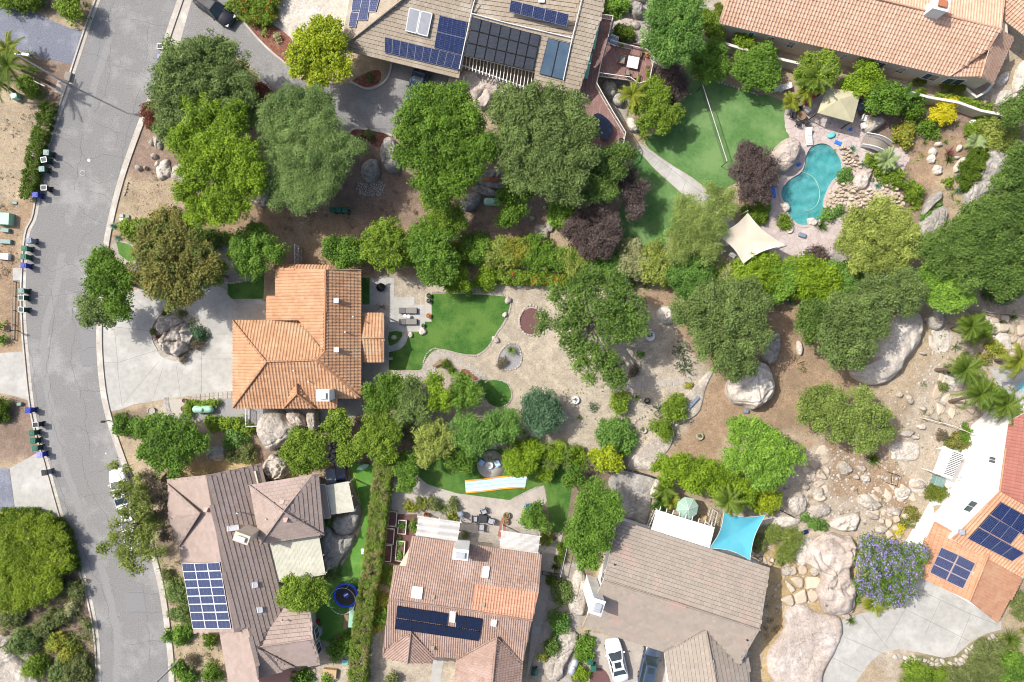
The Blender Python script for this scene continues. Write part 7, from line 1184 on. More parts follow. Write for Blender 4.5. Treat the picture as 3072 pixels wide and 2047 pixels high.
# loose stones strewn over the slopes
def strew(label,P,n,m,r0,r1,seed,name='loose_stones',cat='loose stones'):
    P=wp(P); r=np.random.default_rng(seed); xs_=[p.x for p in P]; ys_=[p.y for p in P]; X=r.uniform(min(xs_),max(xs_),n*3); Y=r.uniform(min(ys_),max(ys_),n*3); k=np.where(pip(X,Y,P))[0][:n]
    ico=[(0,0,1),(.9,0,.35),(.28,.86,.35),(-.73,.53,.35),(-.73,-.53,.35),(.28,-.86,.35),(0,0,-.3)]; fc=[(0,1,2),(0,2,3),(0,3,4),(0,4,5),(0,5,1),(6,2,1),(6,3,2),(6,4,3),(6,5,4),(6,1,5)]
    B_=np.array(ico); N=len(k); s=(r0+(r1-r0)*r.random(N)**3)[:,None,None]; a=r.random(N)*6.28; Rm=np.zeros((N,3,3)); Rm[:,0,0]=np.cos(a)*r.uniform(.7,1.5,N); Rm[:,0,1]=-np.sin(a); Rm[:,1,0]=np.sin(a)*1.1; Rm[:,1,1]=np.cos(a); Rm[:,2,2]=.6
    V=np.einsum('nij,kj->nki',Rm,B_)*s+np.stack([X[k],Y[k],np.zeros(N)],1)[:,None,:]; F=(np.array(fc)[None]+(np.arange(N)*7)[:,None,None]).reshape(-1,3)
    o=link(name,fast(name,V.reshape(-1,3),F,{'v': np.repeat(r.random(N),len(fc))}),None,[M(m)],kind='stuff'); tag(o,label,cat)
strew('small pale stones strewn over the right hand dirt slope','Q 2040,860 2353,640 2353,1000 2150,1200 1900,1200 1850,1050 2000,980',1700,'stone',.04,.22,1); strew('small stones strewn over the boulder hillside','Q 1740,1100 1980,1000 2100,1100 1990,1250 1880,1450 1750,1400',1000,'stone',.04,.24,2); strew('twigs and pebbles in the mulch yard under the trees','Q 300,400 560,480 980,380 1340,540 1340,600 600,560 300,520',3000,'dry',.03,.10,3); strew('pebbles on the bare lot left of the road','Q 0,220 120,240 50,470 60,640 0,640',900,'gravel_pale',.02,.08,4); strew('scattered pebbles on the sandy garden','Q 880,640 1600,670 1640,860 1500,1060 1180,1040 900,950',900,'stone',.02,.07,5)
strew('pebbles and clods in the brown dirt yard','Q 1480,680 1960,700 1960,980 1700,1060 1560,1060 1640,860',2600,'dry',.03,.11,6); strew('white gravel stones above the raised beds','J 940,250 1180,245 1370,300 1370,350 1100,350 930,420',1500,'stone',.03,.08,7); strew('dark leaf litter on the scrub slope at the lower left','Q 0,1300 210,1300 225,1568 0,1568',900,'dry',.03,.08,8)
# stone edgings
edging('white cobble edging round the top and right of the lawn',smooth(wp('F 1198,440 1450,447 1690,462 1730,505 1720,570 1690,640 1650,700 1600,775 1560,830 1495,872'),5,False),.22,.2,.1,closed=False); edging('cobble edging along the lower curve of the lawn',smooth(wp('F 1495,870 1380,860 1290,835 1220,820 1170,850 1145,900 1120,970 940,972'),5,False),.22,.2,.1,closed=False)
edging('white stone ring round the small putting lawn',smooth(wp('F 1560,1045 1600,1028 1690,1043 1733,1100 1728,1170 1670,1216 1600,1205 1550,1150 1540,1125'),4,False),.24,.2,.1,closed=False); edging('stone ring round the plum mulch planting hole',smooth(wp('G 85,620 120,550 170,530 225,560 240,640 215,710 150,730 95,690'),3),.34,.28,.16); edging('stone ring round the gravel bed with the big yucca',smooth(wp('F 1640,900 1670,830 1710,790 1770,790 1800,860 1790,930 1740,960 1660,955'),3),.3,.22,.14)
sheet('gravel_bed',smooth(wp('F 1640,900 1670,830 1710,790 1770,790 1800,860 1790,930 1740,960 1660,955'),3),'gravel_grey',.012)
for l,s in(('stone edging under the orange trees along the lawn','C 1230,430 1260,490 1380,540 1620,610 1680,640'),('pale stone arc left of the big round shrub','G 620,1400 630,1330 690,1310'),('curved stone line right of the clipped bush','G 850,1340 870,1300 925,1275'),('stone curve beside the small patch lawn by the house','E 1530,380 1620,370 1700,350 1730,310'),('stones along the kerb beside the bare mulch','A 860,1230 845,1290 835,1320')): edging(l,smooth(wp(s),3,False),.34,.26,.16,closed=False)
fl=thing('flagstone_bed','winding white flagstone bed beside the lawn with a bench','flagstone bed',w1('F 1250,900')); paving(fl,smooth(wp('F 1160,905 1200,850 1250,835 1340,860 1410,880 1400,920 1470,930 1540,980 1560,1030 1520,1030 1450,970 1380,950 1340,900 1260,880 1220,930 1230,1000 1180,1010 1130,980'),2),.24,'stone','flagstone',0,.05,.3,.1,41,.4)
for l,s,w,ln,n in(('row of rectangular stepping stones across the cactus yard','G 760,1070 920,1060 1150,1048 1260,1010',.62,.62,11),('short row of tan pavers at the lower curve of the drive','F 985,1000 1160,1000',.7,.7,4),('grey stepping stones curving along the side yard','J 845,1230 810,1300 800,1390',.42,.36,8)):
    A_=along(smooth(wp(s),6,False),ln*1.12); t=thing('stepping_stones',l,'stepping stones',(A_[0][0].x,A_[0][0].y,0))
    for p,a in A_[:n*2]: mb=MB(); mb.box((p.x,p.y,.02),(ln,w,.05),M('concrete_tan' if 'tan' in l else 'flag_grey' if False else 'concrete'),a+random.uniform(-.05,.05),.02); mb.build('paver',t)
t=thing('paver_path','curved path of square grey pavers left of the propane tank','path',w1('E 1110,1170'))
for p,a in along(smooth(wp('E 1120,1160 1125,1210 1145,1260 1190,1290 1240,1285'),5,False),.52): mb=MB(); mb.box((p.x,p.y,.025),(.46,.5,.05),M('granite_grey'),a,.015); mb.build('paver',t)
t=thing('paver_strip','grid of tan pavers along the foot of the driveway','paving',w1('E 1300,1160'))
for i in range(9):
    for j in range(2): p=w1('E %d,%d'%(1305+i*30,1165-i*2.6-j*27),0); mb=MB(); mb.box((p.x,p.y,.022),(.44,.4,.05),M('flag_pink' if False else 'concrete_tan'),.08,.015); mb.build('paver',t)
# ================================================================== FENCES, WALLS, RAILINGS
def fence(label,P,h,m='black',step=2.0,rails=(.15,.95),picket=0,name='fence',r=.03,panel=None,cat='fence',post=.04,z0=0.0,closed=False):
    P=wp(P,h*.6+z0)if isinstance(P,str)else P; t=thing(name,label,cat,(P[0].x,P[0].y,z0)); L_=[Vector((p.x,p.y))for p in P]
    for p in along(L_,step)+[(L_[-1],0)]: mb=MB(); mb.box((p[0].x,p[0].y,z0+h/2),(post*2,post*2,h),M(m),p[1]); mb.build('post',t)
    for f in rails:
        mb=MB()
        for a,b in zip(L_,L_[1:]): d=b-a; mb.box(((a.x+b.x)/2,(a.y+b.y)/2,z0+h*f),(d.length,r*1.6,r*2),M(m),math.atan2(d.y,d.x))
        mb.build('rail',t)
    if picket:
        for k,(p,a)in enumerate(along(L_,picket)):
            if k<290: mb=MB(); mb.box((p.x,p.y,z0+h*.52),(.03,.03,h*.86),M(m),a); mb.build('picket',t)
    if panel:
        mb=MB()
        for a,b in zip(L_,L_[1:]): d=b-a; mb.box(((a.x+b.x)/2,(a.y+b.y)/2,z0+h/2),(d.length-.02,.015,h*.9),M(panel),math.atan2(d.y,d.x))
        mb.build('fence_panel',t)
    return t
def gwall(label,P,h,w=.2,m='cream_wall'):
    P=wp(P,h*.7); t=thing('garden_wall',label,'wall',(P[0].x,P[0].y,0)); mb=MB(); strip(mb,P,w,0,M(m),h); mb.build('wall_body',t); mb=MB(); strip(mb,P,w+.08,h+.002,M('trim'),.06); mb.build('wall_coping',t)
gwall('long cream garden wall stepping behind the citrus trees','C 1290,258 1430,300 1640,360 D 0,370 160,415 330,455',1.7); gwall('cream garden wall from the banana plant to the right edge','D 560,530 900,600 1130,665 1330,700 1480,755 1640,785',1.7); gwall('low curved wall enclosing the house corner patio','D 1390,600 1460,660 1530,620 1580,560',.9,.2)
fence('dark metal fence behind the red flowered hedge','F 1640,255 G 0,272 250,300 490,335 1000,385',1.7,'black',2.4,picket=.13); fence('black metal fence beside the long hedge and raised beds','J 930,120 905,430 868,750',1.5,'black',2.0,picket=.14)
fence('white steel railing by the grey domed boulder','E 1662,1225 1658,1340 1740,1340',1.1,'white',1.6,picket=.13,name='railing'); fence('white rail crossing in front of the domed boulders','F 200,1340 460,1338',1.0,'white',2,name='railing'); fence('white gate railing at the top of the orange house','F 288,125 288,250',1.6,'white',1,picket=.14,name='gate',cat='gate'); fence('second white gate railing beside the first at the orange house','F 312,140 312,250',1.6,'galv',1,picket=.2,name='gate',cat='gate')
fence('thin pale wire fence climbing the rocky slope','H 1430,830 1330,1010 1180,1285',1.3,'galv',2.2,r=.015); fence('thin pale rail fence from the slope to the white house','H 1120,1290 1300,1335 1530,1435',1.2,'trim',2.2,r=.03); fence('low rail fence behind the lime tree at the right','H 1400,560 1792,600',1.2,'wood_grey',2.4,r=.04); fence('short dark fence on the slope below the bright green tree','L 120,395 235,455',1.2,'black',1.4)
fence('white picket fence left of the white patio cover','K 950,520 1000,400',1.2,'white',1,picket=.2); fence('cream picket fence right of the green umbrella','K 1350,500 1380,400 1410,420 1390,510',1.1,'trim',1,picket=.2); fence('white ladder like gate by the middle orange tree','D 150,465 135,560 170,610',1.2,'white',.8,picket=.2,name='gate',cat='gate'); fence('short black gate across the side path','K 240,835 360,855',1.3,'black',1.0,picket=.2,name='gate',cat='gate'); fence('dark metal fence between palm grove path and lime hedge','K 770,135 900,165 1010,200',1.4,'black',1.8,picket=.2)
fence('thin side path fence by the low green hedge','K 405,650 360,850',1.3,'galv',1.8); fence('brown fence from the feathery tree to the mauve roof','I 1145,145 1095,195 1125,300',1.5,'wood',1.4,panel='wood_grey'); fence('low timber edging by the left roadside beds','E 95,370 85,760',.5,'wood_grey',1.6)
# ================================================================== DECK AND FURNITURE
dk=thing('deck','raised reddish timber deck wrapping the solar house with a railing','deck',w1('C 650,500')); DZ=2.2
DP=[W(p[:2],DZ)for p in pp('C 630,100 712,108 650,390 625,500 600,560 640,620 800,890 780,965 690,1028 560,1010 480,620')]; SP=[W(p[:2],DZ)for p in pp('C 655,300 760,285 945,330 992,388 962,540 892,565 690,515 622,490')]
mb=MB(); mb.prism(DP,DZ-.22,DZ-.03,M('wood_grey')); mb.prism(SP,DZ-.23,DZ-.032,M('wood_grey')); mb.build('deck_frame',dk)
def boards(P,ang,w,z,m,parent,name='board',limit=150):
    P=ccw(P); d=Vector((math.cos(ang),math.sin(ang))); n_=Vector((-d.y,d.x)); U=[(Vector(p[:2]).dot(d),Vector(p[:2]).dot(n_))for p in P]; y=min(u[1]for u in U)+w/2; c=0; Y1=max(u[1]for u in U)
    while y<Y1:
        xs_=[]
        for i in range(len(U)):
            a,b=U[i],U[(i+1)%len(U)]
            if(a[1]>y)!=(b[1]>y): xs_.append(a[0]+(b[0]-a[0])*(y-a[1])/(b[1]-a[1]))
        xs_.sort()
        for x0,x1 in zip(xs_[::2],xs_[1::2]):
            q=d*((x0+x1)/2)+n_*y; mb=MB(); mb.box((q.x,q.y,z+random.uniform(-.004,.004)),(x1-x0,w*.9,.04),M(m),ang); mb.build(name,parent); c+=1
        y+=w
boards(DP,-.32,.16,DZ,'deck_red',dk); boards(SP,1.31,.16,DZ+.045,'deck_red',dk)
for s in('C 640,130','C 560,400','C 620,700','C 700,880','C 760,900','C 900,540','C 950,380'): p=w1(s,DZ); mb=MB(); mb.box((p.x,p.y,DZ/2),(.14,.14,DZ),M('wood_grey')); mb.build('deck_post',dk)
def P3(s,z): return[W(p[:2],z)for p in pp(s)]
fence('white topped railing along the outer deck edge',P3('C 632,98 715,108 690,220 640,400 605,560 650,640 720,760 800,890 785,962 690,1025',DZ+1.0),1.05,'trim',1.6,(.1,.99),.16,'railing',z0=DZ,r=.045); fence('white topped railing round the octagon deck seating',P3('C 700,270 765,290 940,332 990,388 960,538 890,562 830,520 690,500 625,490',DZ+1.0),1.05,'trim',1.6,(.1,.99),.16,'railing',z0=DZ,r=.045)
mb=MB();[mb.quad(P3(s,2.7),M('seafoam'),.03)for s in('C 628,160 610,165 575,330 592,332','C 578,360 560,362 518,525 545,530')]; mb.one('wind_screen','sea green mesh screens along the wall side of the deck','screen')
def lathe_thing(name,label,cat,s,z,prof,m,n=20,**k): mb=MB(); mb.lathe(w1(s,z),prof,M(m),n,**k); return mb.one(name,label,cat)
ht=thing('hot_tub','oval hot tub with a dark folding cover on the deck','hot tub',w1('C 645,845',DZ)); mb=MB(); q=smooth(P3('C 570,800 610,765 660,790 705,840 700,890 675,930 640,925 600,870',DZ+.8),3); mb.prism(q,DZ+.05,DZ+.72,M('wood')); mb.build('tub_shell',ht); mb=MB(); mb.prism(inset(q,-.05),DZ+.724,DZ+.83,M('cell_dark')); mb.build('tub_cover',ht)
def box_thing(name,label,cat,s,z,size,m,rz=0,bev=.03,group=None,legs=0,m2=None):
    p=w1(s,z); t=thing(name,label,cat,p,group); mb=MB()
    if legs:
        mb.box(p+Vector((0,0,size[2]-.03)),(size[0],size[1],.06),M(m),rz,.015); mb.build('top',t); R=Matrix.Rotation(rz,3,'Z')
        for sx in(-1,1):
            for sy in(-1,1): l=MB(); l.box(p+R@Vector((sx*(size[0]/2-.06),sy*(size[1]/2-.06),(size[2]-.06)/2)),(.05,.05,size[2]-.06),M(m2 or m),rz); l.build('leg',t)
    else: mb.box(p+Vector((0,0,size[2]/2)),size,M(m),rz,bev); mb.build('body',t)
    return t
def chair(name,label,s,z,rz,m='dark',mc=None,w=.62,group=None,arm=True,hb=.85):
    """seat facing +x before rotation"""
    p=w1(s,z); t=thing(name,label,'chair',p,group); R=Matrix.Rotation(rz,3,'Z'); f=lambda x,y,zz: p+R@Vector((x,y,zz))
    b=MB(); b.box(f(0,0,.40),(w,w,.06),M(m),rz,.02); b.build('seat_frame',t); b=MB(); b.box(f(.02,0,.475),(w*.86,w*.84,.09),M(mc or m),rz,.03); b.build('seat_cushion',t)
    b=MB(); b.box(f(-w*.5,0,.64),(.07,w*.96,hb-.42),M(mc or m),rz,.02); b.build('backrest',t)
    for sx in(-1,1):
        for sy in(-1,1): l=MB(); l.box(f(sx*w*.44,sy*w*.44,.19),(.05,.05,.37),M(m),rz); l.build('leg',t)
    if arm:
        for sy in(-1,1): l=MB(); l.box(f(0,sy*w*.5,.6),(w*.95,.06,.05),M(m),rz,.01); l.box(f(w*.42,sy*w*.5,.5),(.05,.05,.18),M(m),rz); l.build('armrest',t)
    return t
dz=DZ+.07
box_thing('low_table','white square coffee table on the octagon deck','table','C 845,430',dz,(1.2,1.25,.45),'white',-.2,legs=1); chair('armchair','dark wicker armchair left of the white deck table','C 768,412',dz,-.2,'wood','cushion_grey',.8); chair('loveseat','brown wicker loveseat behind the white deck table','C 868,355',dz,-1.77,'wood','deck_red',1.15); chair('armchair','brown wicker chair below the white deck table','C 860,520',dz,1.37,'wood','deck_red',.75); chair('armchair','small wicker chair by the deck railing gap','C 805,505',dz,1.37,'wood','cushion_grey',.55)
for s,l,st_ in(('C 942,378,20','pot of orange flowers in the deck corner','orangebloom'),('C 945,508,16','pot with lime foliage at the deck edge','lime'),('C 770,308,18','potted plant at the top of the octagon deck','bushy')):
    p=w1(s,dz); t=thing('potted_plant',l,'potted plant',p); b=MB(); b.lathe(p,[(.16,0),(.22,.3),(.24,.34),(.2,.34),(.18,.3)],M('terracotta'),12); b.build('pot',t); V,F,v=leaves(np.array([(p.x,p.y,dz+.5)]*3)+rng.normal(0,.08,(3,3)),np.array([.26]*3),STY[st_],77); link('foliage',fast('foliage',V-np.array(p,np.float32),F,{'v': v}),t,[M(STY[st_]['m'])])
def pot(label,s,r=.3,m='terracotta',h=.4,plant='dryshrub',z=0,ring='concrete'):
    p=w1(s,z+h); p.z=z; t=thing('planter',label,'planter',p); b=MB(); b.lathe(p,[(r*.75,0),(r,h),(r*1.08,h+.02),(r*.9,h+.02),(r*.85,h-.06)],M(m),16); b.lathe(p,[(r*.86,h-.08),(.001,h-.07)],M('dry'),16); b.build('pot',t)
    if plant: V,F,v=leaves(np.array([(p.x,p.y,z+h)]*4)+rng.normal(0,r*.2,(4,3))*np.array([1,1,.2]),np.array([r*.5]*4),STY[plant],78); link('foliage',fast('foliage',V-np.array(p,np.float32),F,{'v': v}),t,[M(STY[plant]['m'])])
pot('round dark planter on the deck right of the table','C 950,458',.3,'wood',.35,'dryshrub',dz); pot('planter at the lowest corner of the deck','C 770,945',.26,'dark',.35,'dryshrub',dz)
pot('white ringed planter in the middle of the sand','G 463,1166',.42,'white',.3); pot('white ringed planter under the bare limbed tree shadow','G 966,735',.52,'white',.3); pot('dark pot with a pale flower near the clipped bush','G 945,1172',.32,'dark',.4,'cream'); pot('stone planter on the brown dirt right of the slab path','G 1298,1410',.4,'granite',.3,'yard'); pot('stone planter beside the big round shrub','G 918,1368',.38,'granite',.3,'yard'); pot('round brick planter on the earth beside the concrete drive','E 1017,1240',.42,'concrete_tan',.25,None); pot('purple glazed pot beside the tan pavers','E 1237,1170',.22,'mulch_plum',.4,None); pot('brown barrel planter left of the propane tank hedge','E 1232,1225',.3,'wood',.4,'dryshrub'); pot('wooden barrel planter at the upper patio edge of four chairs','J 1702,450',.38,'wood',.4,'yard'); pot('second barrel planter below the upper one','J 1700,492',.3,'wood',.35,'yard')
pot('terracotta pot beside the white pergola top','J 1162,445',.28,'terracotta',.4,'reddish'); pot('plant pot at the upper edge of the lounger terrace','F 1180,465',.26,'dark',.35,'green'); pot('second plant pot left of the green lawn','F 1180,500',.26,'dark',.35,'yard'); pot('orange flower pot left of the green lawn','F 1178,600',.26,'terracotta',.35,'golden'); pot('small pot beside the white stones by the loungers','F 1142,665',.2,'dark',.3,'green'); pot('cream ring planter on the patio south of the pool','D 217,1547',.34,'sail_cream',.25,None)
pt_=thing('tree_planter','wooden square planter box in the brown dirt','planter',w1('H 275,930')); mb=MB();[mb.box(w1(s,.12),sz,M('wood_tan'),.35)for s,sz in(('H 262,925',(.06,.8,.25)),('H 290,908',(.7,.06,.25)))]; mb.build('plank',pt_); shrub('small green bush inside the wooden planter box','yard','H 310,945,24',.6)
# sun loungers
for s,l in(('F 1042,566','upper grey sun lounger on the pale terrace'),('F 1042,640','lower grey sun lounger on the pale terrace')):
    p=w1(s,.3); p.z=0.02; t=thing('sun_lounger',l,'sun lounger',p,'grey sun loungers on the terrace'); b=MB(); b.box(p+Vector((0,0,.28)),(2.0,.66,.07),M('dark'),0,.02); b.build('frame',t); b=MB(); b.box(p+Vector((.35,0,.36)),(1.2,.62,.09),M('cushion_grey'),0,.03); b.build('mattress',t); b=MB(); b.box(p+Vector((-.64,0,.5)),(.78,.62,.08),M('cushion_grey'),0,.02,rot=Matrix.Rotation(.42,3,'Y')); b.build('backrest',t)
    for sx in(-.9,.9):
        for sy in(-.28,.28): b=MB(); b.box(p+Vector((sx,sy,.12)),(.05,.05,.25),M('dark')); b.build('leg',t)
lathe_thing('side_table','small round grey side table between the sun loungers','table','F 1046,605',.02,[(.2,0),(.04,.03),(.04,.42),(.22,.43),(.22,.46)],'galv'); lathe_thing('side_table','small white side table left of the round grey one','table','F 1022,600',.02,[(.15,0),(.03,.03),(.03,.38),(.17,.39),(.17,.42)],'white')
lathe_thing('fire_pit','black octagonal fire pit on the pale terrace','fire pit','F 860,410',.02,[(.42,0),(.46,.3),(.5,.34),(.5,.42),(.12,.52),(.001,.53)],'black',8); mb=MB(); p=w1('F 860,540');[limb(mb,p,p+Vector((random.uniform(-1,1),random.uniform(-.6,.6),random.uniform(.3,.8))),.03,.01,'wood')for _ in range(14)]; mb.one('dead_shrub','dark twiggy dead shrub on the terrace by the porch roof','shrub')
Bo('white rock at the corner where the arc path meets the lawn','F 1058,728,16,22,0',.35,'granite_white',2.8,rings=8,name='rock',cat='rock'); Bo('pair sized white rock beside the terrace lower corner','F 1138,705,24,26,0',.4,'granite_white',2.8,rings=8,name='rock',cat='rock'); Bo('white rock inside the small fan shaped lawn','F 945,745,18,16,0',.35,'granite_white',2.8,rings=8,name='rock',cat='rock'); Bo('round boulder set in the top right of the lawn edging','F 1712,495,22,26,0',.4,'granite',2.6,rings=8,name='rock',cat='rock'); Bo('pale boulder in the right edge of the lawn','F 1690,592,16,20,30',.4,'granite_white',2.6,rings=8,name='rock',cat='rock'); Bo('flat stone in the lawn edging near its low corner','F 1630,760,20,30,-40',.3,'granite',3,rings=8,name='rock',cat='rock')
mb=MB(); a,b=w1('F 1215,935',.45),w1('F 1280,905',.45); mb.box((a+b)/2-Vector((0,0,.03)),((b-a).length+.3,.3,.06),M('wood'),math.atan2(b.y-a.y,b.x-a.x));[mb.box((p_.x,p_.y,.2),(.08,.26,.4),M('wood'),.4)for p_ in(a,b)]; mb.one('bench','small timber bench on the white flagstone bed','bench')
# ---- pool side
cv=thing('canopy','tan square canopy with dark stain shading the pool patio','canopy',w1('D 560,720')); cz=2.6; Q4=P3('D 468,588 695,622 643,824 406,760',cz); ap=w1('D 555,668',3.25)
for i in range(4): mb=MB(); mb.add([Q4[i],Q4[(i+1)%4],ap],[(0,1,2)],M('canopy_tan')); mb.add([Q4[i],Q4[(i+1)%4],Q4[(i+1)%4]-Vector((0,0,.18)),Q4[i]-Vector((0,0,.18))],[(0,1,2,3)],M('canopy_tan')); mb.build('canopy_panel',cv)
for q in Q4: mb=MB(); e=q.lerp(ap,.05); mb.box((e.x,e.y,cz/2),(.09,.09,cz),M('dark')); mb.build('post',cv)
def lounger(label,s,rz,m='white',L_=1.9,w=.68):
    p=w1(s,.3); p.z=.04; t=thing('sun_lounger',label,'sun lounger',p); R=Matrix.Rotation(rz,3,'Z'); 
    for k in range(9): b=MB(); b.box(p+R@Vector((-L_/2+.1+k*L_*.62/8,0,.32)),(.11,w,.03),M(m),rz); b.build('slat',t)
    b=MB(); b.box(p+R@Vector((L_*.32,0,.5)),(L_*.42,w,.04),M(m),rz,0,rot=R@Matrix.Rotation(-.5,3,'Y')); b.build('backrest',t)
    for sy in(-1,1): b=MB(); b.box(p+R@Vector((0,sy*w/2,.3)),(L_,.05,.07),M(m),rz); b.build('side_rail',t)
    for sx in(-.8,.8):
        for sy in(-1,1): b=MB(); b.box(p+R@Vector((sx,sy*w*.46,.14)),(.05,.05,.26),M(m),rz); b.build('leg',t)
lounger('white slatted sun lounger on the pool patio','D 345,920',1.65); lounger('white lounger by the middle orange tree and wall','D 165,590',.2,w=.6)
for s,l,rz in(('D 705,805','upper white plastic chair beside the tan canopy',-.3),('D 700,855','lower white plastic chair beside the tan canopy',.3),('D 325,748','pale metal chair near the dark patio table',.9)): chair('garden_chair',l,s,.04,rz,'white',None,.6)
for s,l,rz in(('D 275,745','dark chair above the patio table under the golden thicket',-1.4),('D 228,785','small dark stool left of the patio table',0.),('D 320,830','dark chair below right of the patio table',2.2),('D 265,835','dark chair below the patio table',1.5)): chair('garden_chair',l,s,.04,rz,'dark',None,.52)
lathe_thing('patio_table','round dark patio table at the corner of the light lawn','table','D 280,790',.04,[(.3,0),(.05,.05),(.05,.68),(.5,.7),(.5,.74)],'wood'); lounger('dark red lounger tucked beside the tan canopy','D 350,660',.8,'red_cloth'); box_thing('cooler','grey blue folded table beside the tan canopy corner','table','D 688,720',.04,(.7,.8,.5),'bin_grey',.5)
fb=MB(); p=w1('D 495,912',.1); fb.lathe(p,[(.02,.0),(.5,.04),(.52,.14),(.4,.2),(.001,.15)],M('pool_toy_teal'),14,.9,.55,.4); fb.one('pool_float','teal inflatable pool float above the pool','pool float'); 
for s,l,sz,rz in(('D 540,962','blue pool toy at the upper right pool rim',(.75,.4,.14),-.4),('D 625,872','small blue pool toy by the canopy post',(.4,.32,.12),.3),('D 278,1107','blue pool net bag at the pool neck',(.45,.35,.12),.5),('D 105,1290','long blue pool float beside the purple plum bush',(.5,1.4,.12),.1)): box_thing('pool_toy',l,'pool toy',s,.04,sz,'pool_toy_blue',rz,.05)
br=thing('footbridge','white arched wooden footbridge in the pool garden','bridge',w1('D 790,970')); NB=16; bl_=[w1('D 700,945',.1).lerp(w1('D 870,1010',.1),i/NB)+Vector((0,0,.55*math.sin(math.pi*i/NB)))for i in range(NB+1)]; dv=(bl_[-1]-bl_[0]); dv.z=0; pn=Vector((-dv.y,dv.x,0)).normalized(); ra=math.atan2(dv.y,dv.x)
for a,b in zip(bl_,bl_[1:]): mb=MB(); c_=(a+b)/2; mb.box(c_,(.18,1.25,.04),M('wood_grey'),0,rot=(b-a).to_track_quat('X','Z').to_matrix()); mb.build('plank',br)
for s_ in(-1,1):
    mb=MB(); mb.tube([p+pn*.66*s_+Vector((0,0,.85))for p in bl_],.05,M('white'),6); mb.build('handrail',br); mb=MB(); mb.tube([p+pn*.66*s_ for p in bl_],.06,M('white'),6); mb.build('side_beam',br)
    for i in range(0,NB+1): mb=MB(); p=bl_[i]+pn*.66*s_; mb.box(p+Vector((0,0,.42)),(.06,.05,.85),M('white'),ra); mb.build('baluster',br)
def sail(label,pts,zs,m,name='shade_sail',sagk=.16,sagz=.35,n=10):
    C4=[W(p[:2],z)for p,z in zip(pp(pts),zs)]; ctr=sum(C4,Vector())/len(C4); V=[]; F=[]; k=len(C4)
    ed=[]
    for i in range(k):
        a,b=C4[i],C4[(i+1)%k]
        for j in range(n): t=j/n; q=a.lerp(b,t); ed.append(q+(ctr-q)*sagk*4*t*(1-t))
    R_=8; T_=len(ed)
    for r_ in range(R_):
        f=1-r_/R_
        for e in ed: q=ctr+(e-ctr)*f; V.append((q.x,q.y,q.z-sagz*(1-f*f)))
    V.append((ctr.x,ctr.y,ctr.z-sagz)); F=[(r_*T_+i,r_*T_+(i+1)%T_,(r_+1)*T_+(i+1)%T_,(r_+1)*T_+i)for r_ in range(R_-1)for i in range(T_)]+[((R_-1)*T_+i,(R_-1)*T_+(i+1)%T_,len(V)-1)for i in range(T_)]
    t=thing(name,label,'shade sail',(ctr.x,ctr.y,0)); mb=MB(); mb.add(V,F,M(m),True); mb.build('sail_cloth',t); mb=MB(); mb.tube([v for v in V[:T_]]+[V[0]],.02,M('white'),4); mb.build('hem',t)
    for c_ in C4: mb=MB(); o=c_+(c_-ctr).normalized()*.25; mb.tube([(o.x,o.y,0),(o.x,o.y,c_.z+.1)],.06,M('galv'),8); mb.tube([c_,o],.015,M('steel'),4); mb.build('post',t)
    return t
sail('cream four pointed shade sail over the lower pool terrace','G 1405,50 1620,-90 1870,125 1590,248',(3.2,3.6,3.0,3.3),'sail_cream'); sail('turquoise blue shade sail beside the white patio cover','K 1460,425 1738,446 1636,748 1363,668',(3.2,3.0,3.4,3.2),'sail_blue')
box_thing('storage_box','terracotta coloured storage box beside the cream sail','box','H 60,190',.02,(.7,.6,.5),'salmon',.5); box_thing('bench_cushion','cream padded seat beside the terracotta box','seat','H 35,175',.02,(.9,.7,.4),'sail_cream',.5); box_thing('equipment_box','grey equipment box on the patio near the cycad','box','H 297,60',.02,(.75,.45,.35),'bin_grey',-.3); lathe_thing('water_heater','small white cylinder under the edge of the cream sail','tank','G 1462,125',0,[(.25,0),(.25,.8),(.1,.9)],'white'); box_thing('grate_table','white grated table under the cream sail edge','table','G 1508,195',0,(.7,.5,.5),'white',-.6,legs=1)
chair('deck_chair','blue and white striped seat on the upper deck','C 712,285',DZ+.05,-.4,'white','bin_grey',.95)
# ---- light lawn net
nt=thing('volleyball_net','long volleyball net with white top tape across the light lawn','net',w1('C 1400,830')); a,b=w1('C 1316,568',2.2),w1('C 1482,1088',2.2); mb=MB(); mb.box((a+b)/2,((b-a).length,.03,.09),M('white'),math.atan2(b.y-a.y,b.x-a.x)); mb.build('top_tape',nt)
mb=MB();[mb.tube([(p.x,p.y,0),(p.x,p.y,2.3)],.04,M('dark'),8)for p in(a,b)]; mb.build('post',nt); mb=MB()
for k in range(9): mb.tube([Vector((a.x,a.y,1.2+k*.11)),Vector((b.x,b.y,1.2+k*.11))],.006,M('dark'),3)
for k in range(70): p=a.lerp(b,k/69); mb.tube([(p.x,p.y,1.2),(p.x,p.y,2.1)],.006,M('dark'),3)
mb.build('netting',nt); mb=MB(); q=P3('C 1255,505 1290,503 1286,535 1252,538',.6); mb.tube(q+[q[0]],.05,M('yellow'),6); mb.tube([q[0],q[0]-Vector((0,0,.6))],.03,M('galv'),5); mb.one('goal_frame','small yellow square frame at the top of the light lawn','frame')
